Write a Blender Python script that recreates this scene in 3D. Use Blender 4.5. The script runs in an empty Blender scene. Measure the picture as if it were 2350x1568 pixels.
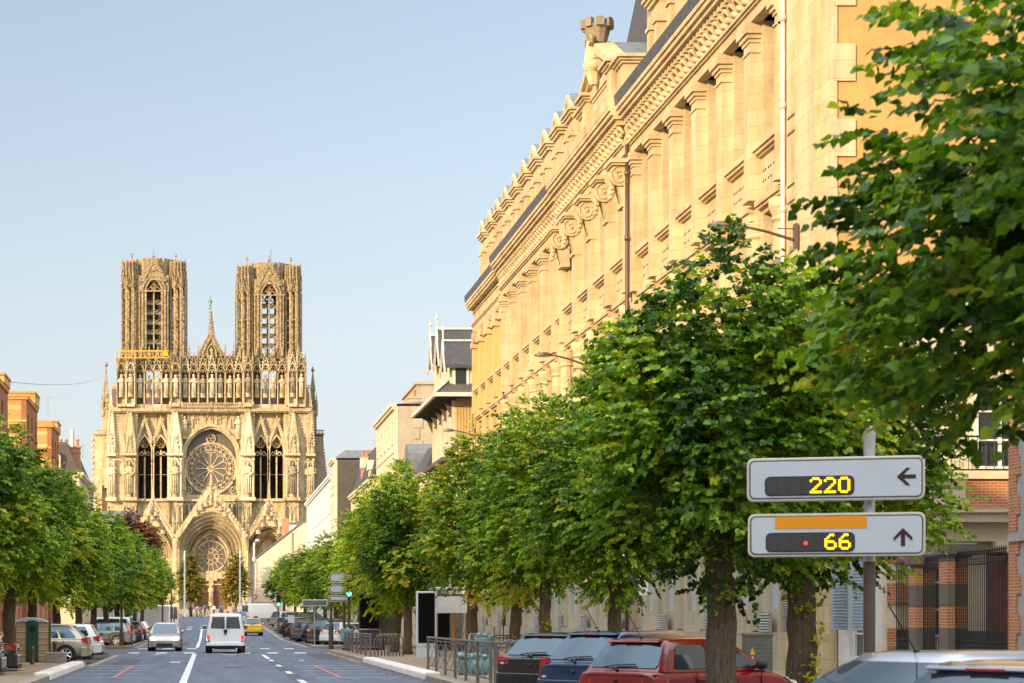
import bpy, bmesh, math, random
import numpy as np
from mathutils import Vector, Matrix
R = math.radians
PI = math.pi
random.seed(7)
SC = bpy.context.scene
COL = SC.collection

# ---------------------------------------------------------------- camera
CAMZ = 1.7
FPX = 4373.6            # focal length in units of a 2350 px wide picture
VX, VY = 479.2, 1419.0  # vanishing point of the street in that picture
cam = bpy.data.cameras.new("camera")
cam.sensor_width = 36.0
cam.lens = 36.0 * FPX / 2350.0
cam.shift_x = (1175.0 - VX) / 2350.0
cam.shift_y = (VY - 783.6) / 2350.0
cam.clip_start = 0.5
cam.clip_end = 9000
cam.dof.use_dof = True
cam.dof.focus_distance = 70
cam.dof.aperture_fstop = 4.0
co = bpy.data.objects.new("camera", cam)
COL.objects.link(co)
co.location = (0, 0, CAMZ)
co.rotation_euler = (R(90), 0, 0)
SC.camera = co

# ---------------------------------------------------------------- light
SUN_AZ = 47.0    # the light travels towards +Y and this many degrees towards +X
SUN_EL = 15.0
SKY_FILL = 8.0  # strength of the fill light added to the sky, out of view
world = bpy.data.worlds.new("World")
SC.world = world
world.use_nodes = True
nt = world.node_tree
for n in list(nt.nodes):
    nt.nodes.remove(n)
wo = nt.nodes.new("ShaderNodeOutputWorld")
bg = nt.nodes.new("ShaderNodeBackground")
sky = nt.nodes.new("ShaderNodeTexSky")
sky.sky_type = 'NISHITA'
sky.sun_disc = False
sky.sun_elevation = R(SUN_EL)
sky.sun_rotation = R(180 + SUN_AZ)
sky.air_density = 1.0
sky.dust_density = 1.0
sky.ozone_density = 1.4
bg.inputs['Strength'].default_value = 0.148
hsv = nt.nodes.new('ShaderNodeHueSaturation'); hsv.inputs['Saturation'].default_value = .78
nt.links.new(sky.outputs[0], hsv.inputs['Color'])
# unseen fill light added overhead and behind the viewer, clear sky ahead
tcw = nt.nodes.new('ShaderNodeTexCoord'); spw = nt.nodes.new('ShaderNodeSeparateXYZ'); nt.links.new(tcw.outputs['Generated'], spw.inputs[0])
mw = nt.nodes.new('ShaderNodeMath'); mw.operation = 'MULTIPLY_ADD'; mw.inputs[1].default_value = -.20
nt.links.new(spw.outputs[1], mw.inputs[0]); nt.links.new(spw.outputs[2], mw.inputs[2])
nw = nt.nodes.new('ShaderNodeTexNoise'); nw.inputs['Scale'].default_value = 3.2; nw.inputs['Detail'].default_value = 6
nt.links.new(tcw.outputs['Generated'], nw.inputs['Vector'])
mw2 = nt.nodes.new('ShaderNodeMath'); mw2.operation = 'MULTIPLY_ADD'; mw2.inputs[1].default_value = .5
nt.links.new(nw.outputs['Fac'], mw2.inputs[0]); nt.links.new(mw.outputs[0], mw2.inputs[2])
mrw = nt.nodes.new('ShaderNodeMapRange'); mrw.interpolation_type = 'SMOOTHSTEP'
mrw.inputs[1].default_value = .60; mrw.inputs[2].default_value = 1.10; mrw.inputs[3].default_value = 0; mrw.inputs[4].default_value = SKY_FILL
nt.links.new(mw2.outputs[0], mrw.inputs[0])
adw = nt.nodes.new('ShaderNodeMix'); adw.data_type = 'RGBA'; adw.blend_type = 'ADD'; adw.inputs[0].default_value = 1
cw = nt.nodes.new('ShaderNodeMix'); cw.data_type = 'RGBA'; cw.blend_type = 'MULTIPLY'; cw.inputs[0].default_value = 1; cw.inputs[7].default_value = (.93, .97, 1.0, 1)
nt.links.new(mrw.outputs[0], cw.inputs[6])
gmw = nt.nodes.new('ShaderNodeGamma'); gmw.inputs[1].default_value = .72
nt.links.new(hsv.outputs[0], gmw.inputs[0])
tnw = nt.nodes.new('ShaderNodeMix'); tnw.data_type = 'RGBA'; tnw.blend_type = 'MULTIPLY'; tnw.inputs[0].default_value = 1; tnw.inputs[7].default_value = (.965, .97, .975, 1)
nt.links.new(gmw.outputs[0], tnw.inputs[6]); 
# faint thin streaks low in the sky
mps = nt.nodes.new('ShaderNodeMapping'); mps.inputs['Scale'].default_value = (2.2, 2.2, 16); nt.links.new(tcw.outputs['Generated'], mps.inputs[0])
nss = nt.nodes.new('ShaderNodeTexNoise'); nss.inputs['Scale'].default_value = 3.0; nss.inputs['Detail'].default_value = 7; nss.inputs['Roughness'].default_value = .6
nt.links.new(mps.outputs[0], nss.inputs['Vector'])
rms = nt.nodes.new('ShaderNodeMapRange'); rms.inputs[1].default_value = .52; rms.inputs[2].default_value = .78; rms.inputs[3].default_value = 0; rms.inputs[4].default_value = .035
nt.links.new(nss.outputs['Fac'], rms.inputs[0])
mxs = nt.nodes.new('ShaderNodeMix'); mxs.data_type = 'RGBA'; mxs.inputs[7].default_value = (3.2, 3.1, 3.2, 1)
nt.links.new(rms.outputs[0], mxs.inputs[0]); hzr = nt.nodes.new('ShaderNodeMapRange'); hzr.interpolation_type = 'SMOOTHSTEP'
hzr.inputs[1].default_value = .0; hzr.inputs[2].default_value = .27; hzr.inputs[3].default_value = .72; hzr.inputs[4].default_value = .0
nt.links.new(spw.outputs[2], hzr.inputs[0])
hzm = nt.nodes.new('ShaderNodeMix'); hzm.data_type = 'RGBA'; hzm.inputs[7].default_value = (2.48, 2.52, 2.66, 1)
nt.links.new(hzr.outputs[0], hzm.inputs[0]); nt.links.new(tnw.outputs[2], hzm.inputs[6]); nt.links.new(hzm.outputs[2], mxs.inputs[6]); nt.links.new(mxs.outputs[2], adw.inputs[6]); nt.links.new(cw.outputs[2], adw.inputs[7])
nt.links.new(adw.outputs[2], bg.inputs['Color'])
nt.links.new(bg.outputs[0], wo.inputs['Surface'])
sl = bpy.data.lights.new("sun", 'SUN')
sl.energy = 3.35
sl.angle = R(0.5)
sl.color = (1.0, 0.74, 0.41)
so = bpy.data.objects.new("sun", sl)
COL.objects.link(so)
so.location = (-40, -40, 60)
sd = Vector((math.sin(R(SUN_AZ)) * math.cos(R(SUN_EL)), math.cos(R(SUN_AZ)) * math.cos(R(SUN_EL)), -math.sin(R(SUN_EL))))
so.rotation_euler = sd.to_track_quat('-Z', 'Y').to_euler()
SC.view_settings.view_transform = 'Standard'
SC.view_settings.look = 'None'
SC.view_settings.gamma = 1
SC.view_settings.exposure = 1.02
SC.view_settings.use_curve_mapping = False
SC.cycles.max_bounces = 8
SC.cycles.diffuse_bounces = 5
SC.cycles.glossy_bounces = 3
SC.cycles.transmission_bounces = 3
SC.cycles.transparent_max_bounces = 6

# ---------------------------------------------------------------- helpers
def gz(y):
    """height of the ground along the street: level, then a slow climb to the square"""
    pts = [(-400, 0), (150, 0), (270, 1.85), (400, 3.2), (9000, 3.2)]
    for (a, za), (b, zb) in zip(pts, pts[1:]):
        if y <= b:
            return za + (zb - za) * max(0, (y - a)) / (b - a)
    return 3.2
def S(y): return FPX / y
def PX(px, y): return (px - VX) / FPX * y
def PZ(py, y): return CAMZ + (VY - py) / FPX * y

def world_loc(o):
    v = Vector((0, 0, 0))
    while o is not None:
        v += o.location
        o = o.parent
    return v

def link(o, parent=None):
    COL.objects.link(o)
    if parent is not None:
        o.parent = parent
    return o

def tag(o, label=None, cat=None, group=None, kind=None):
    if label: o['label'] = label
    if cat: o['category'] = cat
    if group: o['group'] = group
    if kind: o['kind'] = kind
    return o

def thing(name, label, cat, loc=(0, 0, 0), rz=0.0, group=None):
    o = bpy.data.objects.new(name, None)
    o.empty_display_size = 0.3
    COL.objects.link(o)
    o.location = loc
    o.rotation_euler = (0, 0, rz)
    return tag(o, label, cat, group)

KIDS = {}
def dup(root, parent=None):
    c = root.copy()
    COL.objects.link(c)
    if parent is not None:
        c.parent = parent
    for ch in root.children:
        dup(ch, c)
    return c

class MB:
    def __init__(s):
        s.v = []; s.f = []; s.m = []; s.cur = 0
    def add(s, vs, fs):
        b = len(s.v)
        s.v += [tuple(p) for p in vs]
        s.f += [tuple(b + i for i in f) for f in fs]
        s.m += [s.cur] * len(fs)
        return s
    def box(s, x0, x1, y0, y1, z0, z1):
        return s.hexa([(x0, y0, z0), (x1, y0, z0), (x1, y1, z0), (x0, y1, z0), (x0, y0, z1), (x1, y0, z1), (x1, y1, z1), (x0, y1, z1)])
    def cbox(s, c, size, rz=0, rx=0, ry=0):
        m = Matrix.Rotation(rz, 3, 'Z') @ Matrix.Rotation(ry, 3, 'Y') @ Matrix.Rotation(rx, 3, 'X')
        vs = []
        for dz in (-.5, .5):
            for dx, dy in ((-.5, -.5), (.5, -.5), (.5, .5), (-.5, .5)):
                vs.append(Vector(c) + m @ Vector((dx * size[0], dy * size[1], dz * size[2])))
        return s.hexa(vs)
    def hexa(s, p):
        return s.add(p, [(3, 2, 1, 0), (4, 5, 6, 7), (0, 1, 5, 4), (1, 2, 6, 5), (2, 3, 7, 6), (3, 0, 4, 7)])
    def quad(s, *p): return s.add(p, [tuple(range(len(p)))])
    def prism(s, poly, a, b, ax='y'):
        n = len(poly)
        def P(u, v, t):
            return {'y': (u, t, v), 'x': (t, u, v), 'z': (u, v, t)}[ax]
        vs = [P(u, v, a) for u, v in poly] + [P(u, v, b) for u, v in poly]
        fs = [tuple(range(n)), tuple(range(2 * n - 1, n - 1, -1))]
        fs += [(i, n + i, n + (i + 1) % n, (i + 1) % n) for i in range(n)]
        return s.add(vs, fs)
    def tube(s, pts, r, n=6, caps=True):
        pts = [Vector(p) for p in pts]
        rs = r if isinstance(r, (list, tuple)) else [r] * len(pts)
        vs = []
        for i, p in enumerate(pts):
            d = (pts[min(i + 1, len(pts) - 1)] - pts[max(i - 1, 0)])
            if d.length < 1e-9: d = Vector((0, 0, 1))
            d.normalize()
            up = Vector((0, 0, 1)) if abs(d.z) < .9 else Vector((1, 0, 0))
            a = d.cross(up).normalized(); b = a.cross(d)
            for k in range(n):
                t = 2 * PI * k / n
                vs.append(p + (a * math.cos(t) + b * math.sin(t)) * rs[i])
        fs = []
        for i in range(len(pts) - 1):
            for k in range(n):
                k2 = (k + 1) % n
                fs.append((i * n + k, i * n + k2, (i + 1) * n + k2, (i + 1) * n + k))
        if caps:
            fs.append(tuple(range(n - 1, -1, -1)))
            fs.append(tuple((len(pts) - 1) * n + k for k in range(n)))
        return s.add(vs, fs)
    def ring(s, c, r, tr, ax='y', n=32, m=5, a0=0, a1=2 * PI):
        pts = []
        full = abs(a1 - a0 - 2 * PI) < 1e-6
        for i in range(n + 1):
            t = a0 + (a1 - a0) * i / n
            u, v = r * math.cos(t), r * math.sin(t)
            pts.append({'y': (c[0] + u, c[1], c[2] + v), 'x': (c[0], c[1] + u, c[2] + v), 'z': (c[0] + u, c[1] + v, c[2])}[ax])
        return s.tube(pts, tr, m, caps=not full)
    def lathe(s, prof, c=(0, 0, 0), n=12, ax='z', sx=1, sy=1, caps=True):
        vs = []; fs = []
        for r, h in prof:
            for k in range(n):
                t = 2 * PI * k / n
                u, v = r * math.cos(t) * sx, r * math.sin(t) * sy
                vs.append({'z': (c[0] + u, c[1] + v, c[2] + h), 'x': (c[0] + h, c[1] + u, c[2] + v), 'y': (c[0] + u, c[1] + h, c[2] + v)}[ax])
        for i in range(len(prof) - 1):
            for k in range(n):
                k2 = (k + 1) % n
                fs.append((i * n + k, i * n + k2, (i + 1) * n + k2, (i + 1) * n + k))
        if caps:
            if prof[0][0] > 1e-4: fs.append(tuple(range(n - 1, -1, -1)))
            if prof[-1][0] > 1e-4: fs.append(tuple((len(prof) - 1) * n + k for k in range(n)))
        return s.add(vs, fs)
    def ball(s, c, r, n=8, sx=1, sy=1, sz=1):
        prof = [(max(1e-5, r * math.sin(PI * i / 6)), -r * sz * math.cos(PI * i / 6)) for i in range(7)]
        return s.lathe(prof, c, n, sx=sx, sy=sy)
    def build(s, name, mat=None, parent=None, world=False, smooth=False, bevel=0, sub=0, loc=None, segs=1, base=None):
        """ONE mesh object; world=True: vertices are in scene coordinates under an unrotated parent"""
        off = world_loc(parent) if (world and parent is not None) else Vector((0, 0, 0))
        if base is not None: off = Vector(base)
        me = bpy.data.meshes.new(name)
        me.from_pydata([(p[0] - off.x, p[1] - off.y, p[2] - off.z) for p in s.v], [], s.f)
        ms = mat if isinstance(mat, (list, tuple)) else [mat]
        for m in ms:
            if m is not None: me.materials.append(m)
        if len(ms) > 1: me.polygons.foreach_set('material_index', s.m)
        bm = bmesh.new(); bm.from_mesh(me)
        bmesh.ops.recalc_face_normals(bm, faces=bm.faces)
        bm.to_mesh(me); bm.free()
        if smooth: me.polygons.foreach_set('use_smooth', [True] * len(me.polygons))
        o = bpy.data.objects.new(name, me)
        link(o, parent)
        if base is not None: o.location = base
        if loc is not None: o.location = loc
        if bevel:
            b = o.modifiers.new('bevel', 'BEVEL'); b.width = bevel; b.segments = segs; b.limit_method = 'ANGLE'; b.angle_limit = R(35)
        if sub:
            q = o.modifiers.new('sub', 'SUBSURF'); q.levels = sub; q.render_levels = sub
        if smooth == 'auto':
            try:
                me.set_sharp_from_angle(angle=R(38))
            except Exception:
                pass
        return o

# ---------------------------------------------------------------- materials
def nodes(m):
    m.use_nodes = True
    t = m.node_tree
    b = t.nodes['Principled BSDF']
    return t, b
def mk(t, ty, **kw):
    n = t.nodes.new(ty)
    for k, v in kw.items():
        if k.startswith('i_'):
            n.inputs[k[2:].replace('_', ' ')].default_value = v
        else:
            setattr(n, k, v)
    return n
def ramp(t, fac, stops):
    n = t.nodes.new('ShaderNodeValToRGB')
    e = n.color_ramp.elements
    while len(e) < len(stops): e.new(0.5)
    for q, (p, c) in zip(e, stops):
        q.position = p; q.color = (*c, 1) if len(c) == 3 else c
    t.links.new(fac, n.inputs[0])
    return n.outputs[0]
def mixc(t, fac, a, b, mode='MIX'):
    n = t.nodes.new('ShaderNodeMix'); n.data_type = 'RGBA'; n.blend_type = mode
    for sock, val in ((n.inputs[0], fac), (n.inputs[6], a), (n.inputs[7], b)):
        if hasattr(val, 'is_linked'): t.links.new(val, sock)
        else: sock.default_value = val if not isinstance(val, tuple) else ((*val, 1) if len(val) == 3 else val)
    return n.outputs[2]
def noise(t, scale, detail=4, rough=.55, co=None, stretch=None):
    n = mk(t, 'ShaderNodeTexNoise'); n.inputs['Scale'].default_value = scale
    n.inputs['Detail'].default_value = detail; n.inputs['Roughness'].default_value = rough
    c = co if co is not None else t.nodes.new('ShaderNodeTexCoord').outputs['Object']
    if stretch:
        mp = t.nodes.new('ShaderNodeMapping'); mp.inputs['Scale'].default_value = stretch
        t.links.new(c, mp.inputs[0]); c = mp.outputs[0]
    t.links.new(c, n.inputs['Vector'])
    return n.outputs['Fac']
def bump(t, b, h, strength=.3, dist=.02):
    n = t.nodes.new('ShaderNodeBump'); n.inputs['Strength'].default_value = strength; n.inputs['Distance'].default_value = dist
    t.links.new(h, n.inputs['Height']); t.links.new(n.outputs[0], b.inputs['Normal'])
def wallco(t):
    """(x+y, z) coordinates: courses run level on walls facing either way"""
    tc = t.nodes.new('ShaderNodeTexCoord'); sp = t.nodes.new('ShaderNodeSeparateXYZ'); ad = mk(t, 'ShaderNodeMath', operation='ADD'); cb = t.nodes.new('ShaderNodeCombineXYZ')
    t.links.new(tc.outputs['Object'], sp.inputs[0]); t.links.new(sp.outputs[0], ad.inputs[0]); t.links.new(sp.outputs[1], ad.inputs[1])
    t.links.new(ad.outputs[0], cb.inputs[0]); t.links.new(sp.outputs[2], cb.inputs[1])
    return tc.outputs['Object'], cb.outputs[0], sp.outputs[2]
def M_plain(name, col, rough=.6, var=.12, scale=3, metal=0, bmp=0, spec=None, coat=0):
    m = bpy.data.materials.new(name); t, b = nodes(m)
    f = noise(t, scale)
    lo = tuple(max(0, c * (1 - var)) for c in col); hi = tuple(min(1, c * (1 + var)) for c in col)
    t.links.new(ramp(t, f, [(.3, lo), (.7, hi)]), b.inputs['Base Color'])
    b.inputs['Roughness'].default_value = rough; b.inputs['Metallic'].default_value = metal
    if spec is not None: b.inputs['Specular IOR Level'].default_value = spec
    if coat: b.inputs['Coat Weight'].default_value = coat; b.inputs['Coat Roughness'].default_value = .05
    if bmp: bump(t, b, noise(t, scale * 8), bmp)
    return m
def M_stone(name, a, c, dark, course=.42, width=.95, dirt=.5, joint=.55, z0=None, z1=None, topcol=None, bmp=.25, patch=.35, dlo=.46, dhi=.74):
    m = bpy.data.materials.new(name); t, b = nodes(m)
    oc, wc, z = wallco(t)
    br = mk(t, 'ShaderNodeTexBrick'); t.links.new(wc, br.inputs['Vector'])
    br.inputs['Scale'].default_value = 1; br.inputs['Brick Width'].default_value = width; br.inputs['Row Height'].default_value = course
    br.inputs['Mortar Size'].default_value = .008; br.inputs['Mortar Smooth'].default_value = .3
    br.inputs['Color1'].default_value = (*a, 1); br.inputs['Color2'].default_value = (*c, 1)
    br.inputs['Mortar'].default_value = tuple(joint * x for x in a) + (1,)
    col = br.outputs['Color']
    n1 = noise(t, .35, 6, .65, oc)
    if topcol:
        mr = mk(t, 'ShaderNodeMapRange'); t.links.new(z, mr.inputs[0]); mr.inputs[1].default_value = z0; mr.inputs[2].default_value = z1
        ad = mk(t, 'ShaderNodeMath', operation='MULTIPLY_ADD'); t.links.new(n1, ad.inputs[0]); ad.inputs[1].default_value = .9; t.links.new(mr.outputs[0], ad.inputs[2])
        sb = mk(t, 'ShaderNodeMath', operation='SUBTRACT'); sb.use_clamp = True; t.links.new(ad.outputs[0], sb.inputs[0]); sb.inputs[1].default_value = .45
        col = mixc(t, sb.outputs[0], col, topcol)
    n2 = noise(t, 1.3, 8, .7, oc, (1, 1, .22))
    st = ramp(t, n2, [(dlo, (0, 0, 0)), (dhi, (dirt,) * 3)])
    col = mixc(t, st, col, dark)
    n3 = noise(t, 2.2, 3, .5, oc)
    col = mixc(t, ramp(t, n3, [(.4, (0, 0, 0)), (.7, (patch,) * 3)]), col, tuple(min(1, x * 1.25) for x in c))
    t.links.new(col, b.inputs['Base Color'])
    b.inputs['Roughness'].default_value = .9; b.inputs['Specular IOR Level'].default_value = .2
    bump(t, b, mixc(t, .6, br.outputs['Fac'], noise(t, 9, 5, .6, oc)), bmp, .03)
    return m
def M_brick(name, a, c, mortar, row=.075, w=.22, dirt=.3, band=None):
    m = bpy.data.materials.new(name); t, b = nodes(m)
    oc, wc, z = wallco(t)
    br = mk(t, 'ShaderNodeTexBrick'); t.links.new(wc, br.inputs['Vector'])
    br.inputs['Scale'].default_value = 1; br.inputs['Brick Width'].default_value = w; br.inputs['Row Height'].default_value = row
    br.inputs['Mortar Size'].default_value = .012; br.inputs['Bias'].default_value = -.1
    br.inputs['Color1'].default_value = (*a, 1); br.inputs['Color2'].default_value = (*c, 1); br.inputs['Mortar'].default_value = (*mortar, 1)
    col = br.outputs['Color']
    if band:
        fr = mk(t, 'ShaderNodeMath', operation='FRACT'); dv = mk(t, 'ShaderNodeMath', operation='DIVIDE'); dv.inputs[1].default_value = band[0]
        t.links.new(z, dv.inputs[0]); t.links.new(dv.outputs[0], fr.inputs[0])
        gt = mk(t, 'ShaderNodeMath', operation='GREATER_THAN'); t.links.new(fr.outputs[0], gt.inputs[0]); gt.inputs[1].default_value = band[1]
        col = mixc(t, gt.outputs[0], col, band[2])
    st = ramp(t, noise(t, 1.1, 7, .7, oc), [(.45, (0, 0, 0)), (.75, (dirt,) * 3)])
    col = mixc(t, st, col, tuple(.35 * x for x in a))
    t.links.new(col, b.inputs['Base Color']); b.inputs['Roughness'].default_value = .88
    bump(t, b, br.outputs['Fac'], -.3, .01)
    return m
def M_emit(name, col, s):
    m = bpy.data.materials.new(name); t, b = nodes(m)
    b.inputs['Base Color'].default_value = (*[c * .5 for c in col], 1)
    b.inputs['Emission Color'].default_value = (*col, 1); b.inputs['Emission Strength'].default_value = s
    return m
def M_paint(name, col, metal=0, rough=.28):
    m = bpy.data.materials.new(name); t, b = nodes(m)
    n = noise(t, 1.1, 3, .6)
    t.links.new(ramp(t, n, [(.35, tuple(c * .96 for c in col)), (.7, tuple(min(1, c * 1.03) for c in col))]), b.inputs['Base Color'])
    b.inputs['Metallic'].default_value = metal; b.inputs['Coat Weight'].default_value = .8; b.inputs['Coat Roughness'].default_value = .06
    b.inputs['Roughness'].default_value = rough
    return m
def M_glass(name, col=(.02, .03, .035), rough=.04, ior=2.0, tint=(1, 1, 1)):
    m = bpy.data.materials.new(name); t, b = nodes(m)
    b.inputs['Base Color'].default_value = (*col, 1); b.inputs['Roughness'].default_value = rough
    b.inputs['IOR'].default_value = ior; b.inputs['Specular Tint'].default_value = (*tint, 1)
    bump(t, b, noise(t, .9, 2), .04, .05)
    return m
def M_leaf(name, stops, trans=.36):
    m = bpy.data.materials.new(name); t, b = nodes(m)
    at = mk(t, 'ShaderNodeAttribute'); at.attribute_name = 'tint'
    oi = t.nodes.new('ShaderNodeObjectInfo')
    ad = mk(t, 'ShaderNodeMath', operation='MULTIPLY_ADD'); t.links.new(oi.outputs['Random'], ad.inputs[0]); ad.inputs[1].default_value = .10; t.links.new(at.outputs['Fac'], ad.inputs[2])
    col = ramp(t, ad.outputs[0], stops)
    t.links.new(col, b.inputs['Base Color']); b.inputs['Roughness'].default_value = .42; b.inputs['Specular IOR Level'].default_value = .35
    tr = t.nodes.new('ShaderNodeBsdfTranslucent'); mx = t.nodes.new('ShaderNodeMixShader'); mx.inputs[0].default_value = trans
    br = mixc(t, 1.0, col, (1.5, 1.5, .6), 'MULTIPLY')
    t.links.new(br, tr.inputs[0])
    out = t.nodes['Material Output']
    t.links.new(b.outputs[0], mx.inputs[1]); t.links.new(tr.outputs[0], mx.inputs[2]); t.links.new(mx.outputs[0], out.inputs['Surface'])
    return m
def M_asphalt(name, base):
    m = bpy.data.materials.new(name); t, b = nodes(m)
    tc = t.nodes.new('ShaderNodeTexCoord').outputs['Object']
    n1 = noise(t, .12, 5, .6, tc, (1, .25, 1)); n2 = noise(t, 30, 3, .7, tc); n3 = noise(t, .9, 6, .65, tc, (2.2, .12, 1))
    c = ramp(t, n1, [(.3, tuple(.8 * x for x in base)), (.7, tuple(1.25 * x for x in base))])
    c = mixc(t, ramp(t, n3, [(.4, (0, 0, 0)), (.70, (.6,) * 3)]), c, tuple(.60 * x for x in base))
    n4 = noise(t, .35, 8, .75, tc)
    c = mixc(t, ramp(t, n4, [(.52, (0, 0, 0)), (.62, (.35,) * 3)]), c, tuple(1.45 * x for x in base))
    n5 = noise(t, 1.6, 4, .6, tc, (1, .4, 1))
    c = mixc(t, ramp(t, n5, [(.62, (0, 0, 0)), (.72, (.5,) * 3)]), c, tuple(.45 * x for x in base))
    c = mixc(t, .25, c, ramp(t, n2, [(.3, tuple(.5 * x for x in base)), (.7, tuple(1.7 * x for x in base))]))
    t.links.new(c, b.inputs['Base Color'])
    t.links.new(ramp(t, n3, [(.3, (.55,) * 3), (.7, (.85,) * 3)]), b.inputs['Roughness'])
    bump(t, b, n2, .25, .01)
    return m
mt = {}
mt['cath'] = M_stone('cathedral limestone', (.64, .53, .33), (.52, .42, .25), (.14, .10, .06), .6, 1.3, .82, .55, 36, 60, (.25, .17, .085), .4, .55, .40, .64)
mt['cath_pale'] = M_stone('restored pale limestone', (.66, .58, .41), (.60, .52, .36), (.22, .16, .09), .6, 1.3, .7, .6, 40, 64, (.36, .27, .15), .3, .4, .48, .7)
mt['cath_grey'] = M_stone('soot grey limestone', (.34, .29, .215), (.28, .235, .17), (.10, .08, .055), .6, 1.3, .8, .6, bmp=.4, dlo=.42, dhi=.66)
mt['cath_dark'] = M_stone('weathered and shaded limestone', (.30, .24, .16), (.25, .20, .13), (.07, .055, .04), .6, 1.3, .7, .6)  # darker copy; on the right flank and pinnacle it paints their shade
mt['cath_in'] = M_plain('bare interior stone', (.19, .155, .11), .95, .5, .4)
mt['cath_roof'] = M_plain('purple brown lead and tile roof', (.15, .085, .075), .8, .3, 1.2)
mt['lead'] = M_plain('old leaded glass', (.125, .108, .095), .35, .35, 5)
mt['door_red'] = M_plain('faded red brown timber', (.17, .065, .04), .7, .3, 2)
mt['copper'] = M_plain('green copper', (.16, .30, .22), .6, .3, 4)
mt['school'] = M_stone('ochre dressed stone', (.60, .48, .30), (.52, .40, .235), (.31, .20, .095), .52, 1.35, .75, .45, dlo=.43, dhi=.70, bmp=.3)
mt['school_base'] = M_stone('pale base stone', (.50, .44, .33), (.44, .38, .28), (.22, .18, .12), .6, 1.5, .5, .7, bmp=.15)
mt['ybrick'] = M_brick('yellow brick', (.62, .40, .13), (.55, .33, .10), (.50, .38, .20))
mt['render'] = M_stone('ochre render', (.50, .295, .105), (.49, .285, .10), (.36, .20, .075), 40, 60, .8, .9, bmp=.35, patch=.4, dlo=.42, dhi=.7)
mt['slate'] = M_brick('slate', (.055, .058, .066), (.075, .078, .088), (.03, .03, .035), .14, .24, .3)
mt['slate_brown'] = M_brick('brown slate', (.085, .070, .060), (.11, .09, .075), (.04, .035, .03), .18, .3, .4)
mt['zinc'] = M_plain('weathered zinc', (.13, .135, .148), .55, .2, 2, 0)
mt['zinc_dark'] = M_plain('dark zinc gutter', (.09, .085, .085), .5, .25, 3, .4)
mt['pipe'] = M_plain('painted downpipe', (.55, .50, .44), .5, .15, 3)
mt['brick'] = M_brick('red brick', (.44, .115, .032), (.55, .17, .045), (.45, .34, .24))
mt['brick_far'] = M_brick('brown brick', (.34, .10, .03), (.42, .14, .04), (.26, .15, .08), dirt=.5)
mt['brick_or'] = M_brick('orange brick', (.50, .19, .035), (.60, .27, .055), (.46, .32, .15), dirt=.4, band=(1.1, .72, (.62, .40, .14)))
mt['cream'] = M_stone('cream stone', (.60, .51, .38), (.56, .47, .34), (.30, .24, .16), .5, 1.2, .35, .85)
mt['white'] = M_stone('white render', (.64, .63, .60), (.62, .61, .58), (.40, .38, .34), 30, 50, .35, .9, bmp=.2)
mt['greyrender'] = M_stone('rough grey render', (.36, .36, .36), (.34, .34, .34), (.22, .22, .21), 30, 50, .5, .9, bmp=.5)
mt['buff'] = M_stone('stained buff render', (.42, .35, .25), (.38, .31, .22), (.20, .16, .11), 3.1, 7, .6, .8)
mt['dkstone'] = M_stone('dark gate stone', (.17, .15, .12), (.15, .13, .105), (.07, .06, .05), .5, 1.0, .5, .8, bmp=.5)
mt['pane'] = M_glass('window glass', (.03, .035, .04), .05, 1.7)
mt['frame_white'] = M_plain('white painted timber', (.66, .65, .62), .5, .08, 3)
mt['shutter'] = M_plain('blue grey shutter paint', (.33, .40, .47), .55, .1, 3)
mt['panel_blue'] = M_plain('pale grey blue panel', (.45, .48, .52), .6, .08, 2)
mt['asphalt'] = M_asphalt('asphalt', (.090, .112, .155))
mt['paver'] = M_stone('granite sett paving', (.16, .135, .115), (.13, .11, .095), (.07, .06, .055), .14, .2, .5, .6)
mt['sidewalk'] = M_plain('sandy pavement', (.30, .225, .155), .9, .2, 1.4, bmp=.2)
mt['earth'] = M_plain('ground', (.14, .12, .10), .95, .25, .2)
mt['kerb'] = M_plain('granite kerb', (.30, .26, .22), .85, .2, 3)
mt['kerbwhite'] = M_plain('white kerb paint', (.72, .66, .60), .7, .15, 2.2, bmp=.3)
def M_worn(name, col, wear):
    m = bpy.data.materials.new(name); t, b = nodes(m)
    tc = t.nodes.new('ShaderNodeTexCoord').outputs['Object']
    c = mixc(t, ramp(t, noise(t, 5, 8, .75, tc, (1.5, .5, 1)), [(.5, (0, 0, 0)), (.62, (wear,) * 3)]), col, (.12, .125, .14))
    t.links.new(c, b.inputs['Base Color']); b.inputs['Roughness'].default_value = .7
    return m
mt['mark'] = M_worn('road paint', (.70, .70, .70), .7)
mt['mark_red'] = M_worn('red road paint', (.42, .16, .14), .5)
mt['mark_dark'] = M_plain('tar patch', (.072, .080, .098), .8, .2, 3)
def M_bark(name, col):
    m = bpy.data.materials.new(name); t, b = nodes(m)
    tc = t.nodes.new('ShaderNodeTexCoord').outputs['Object']
    n1 = noise(t, 26, 6, .7, tc, (1, 1, .16)); n2 = noise(t, 5, 5, .6, tc); n3 = noise(t, 14, 3, .6, tc)
    c = ramp(t, n1, [(.32, tuple(.35 * x for x in col)), (.52, col), (.72, tuple(min(1, 1.6 * x) for x in col))])
    c = mixc(t, ramp(t, n2, [(.45, (0, 0, 0)), (.7, (.7,) * 3)]), c, (.12, .115, .06))
    c = mixc(t, ramp(t, n3, [(.62, (0, 0, 0)), (.72, (.6,) * 3)]), c, (.24, .22, .17))
    t.links.new(c, b.inputs['Base Color']); b.inputs['Roughness'].default_value = .95
    bump(t, b, n1, 1.0, .06)
    return m
mt['bark'] = M_bark('bark', (.150, .100, .062)); mt['bark_dark'] = M_bark('dark bark', (.10, .07, .045))
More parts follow.
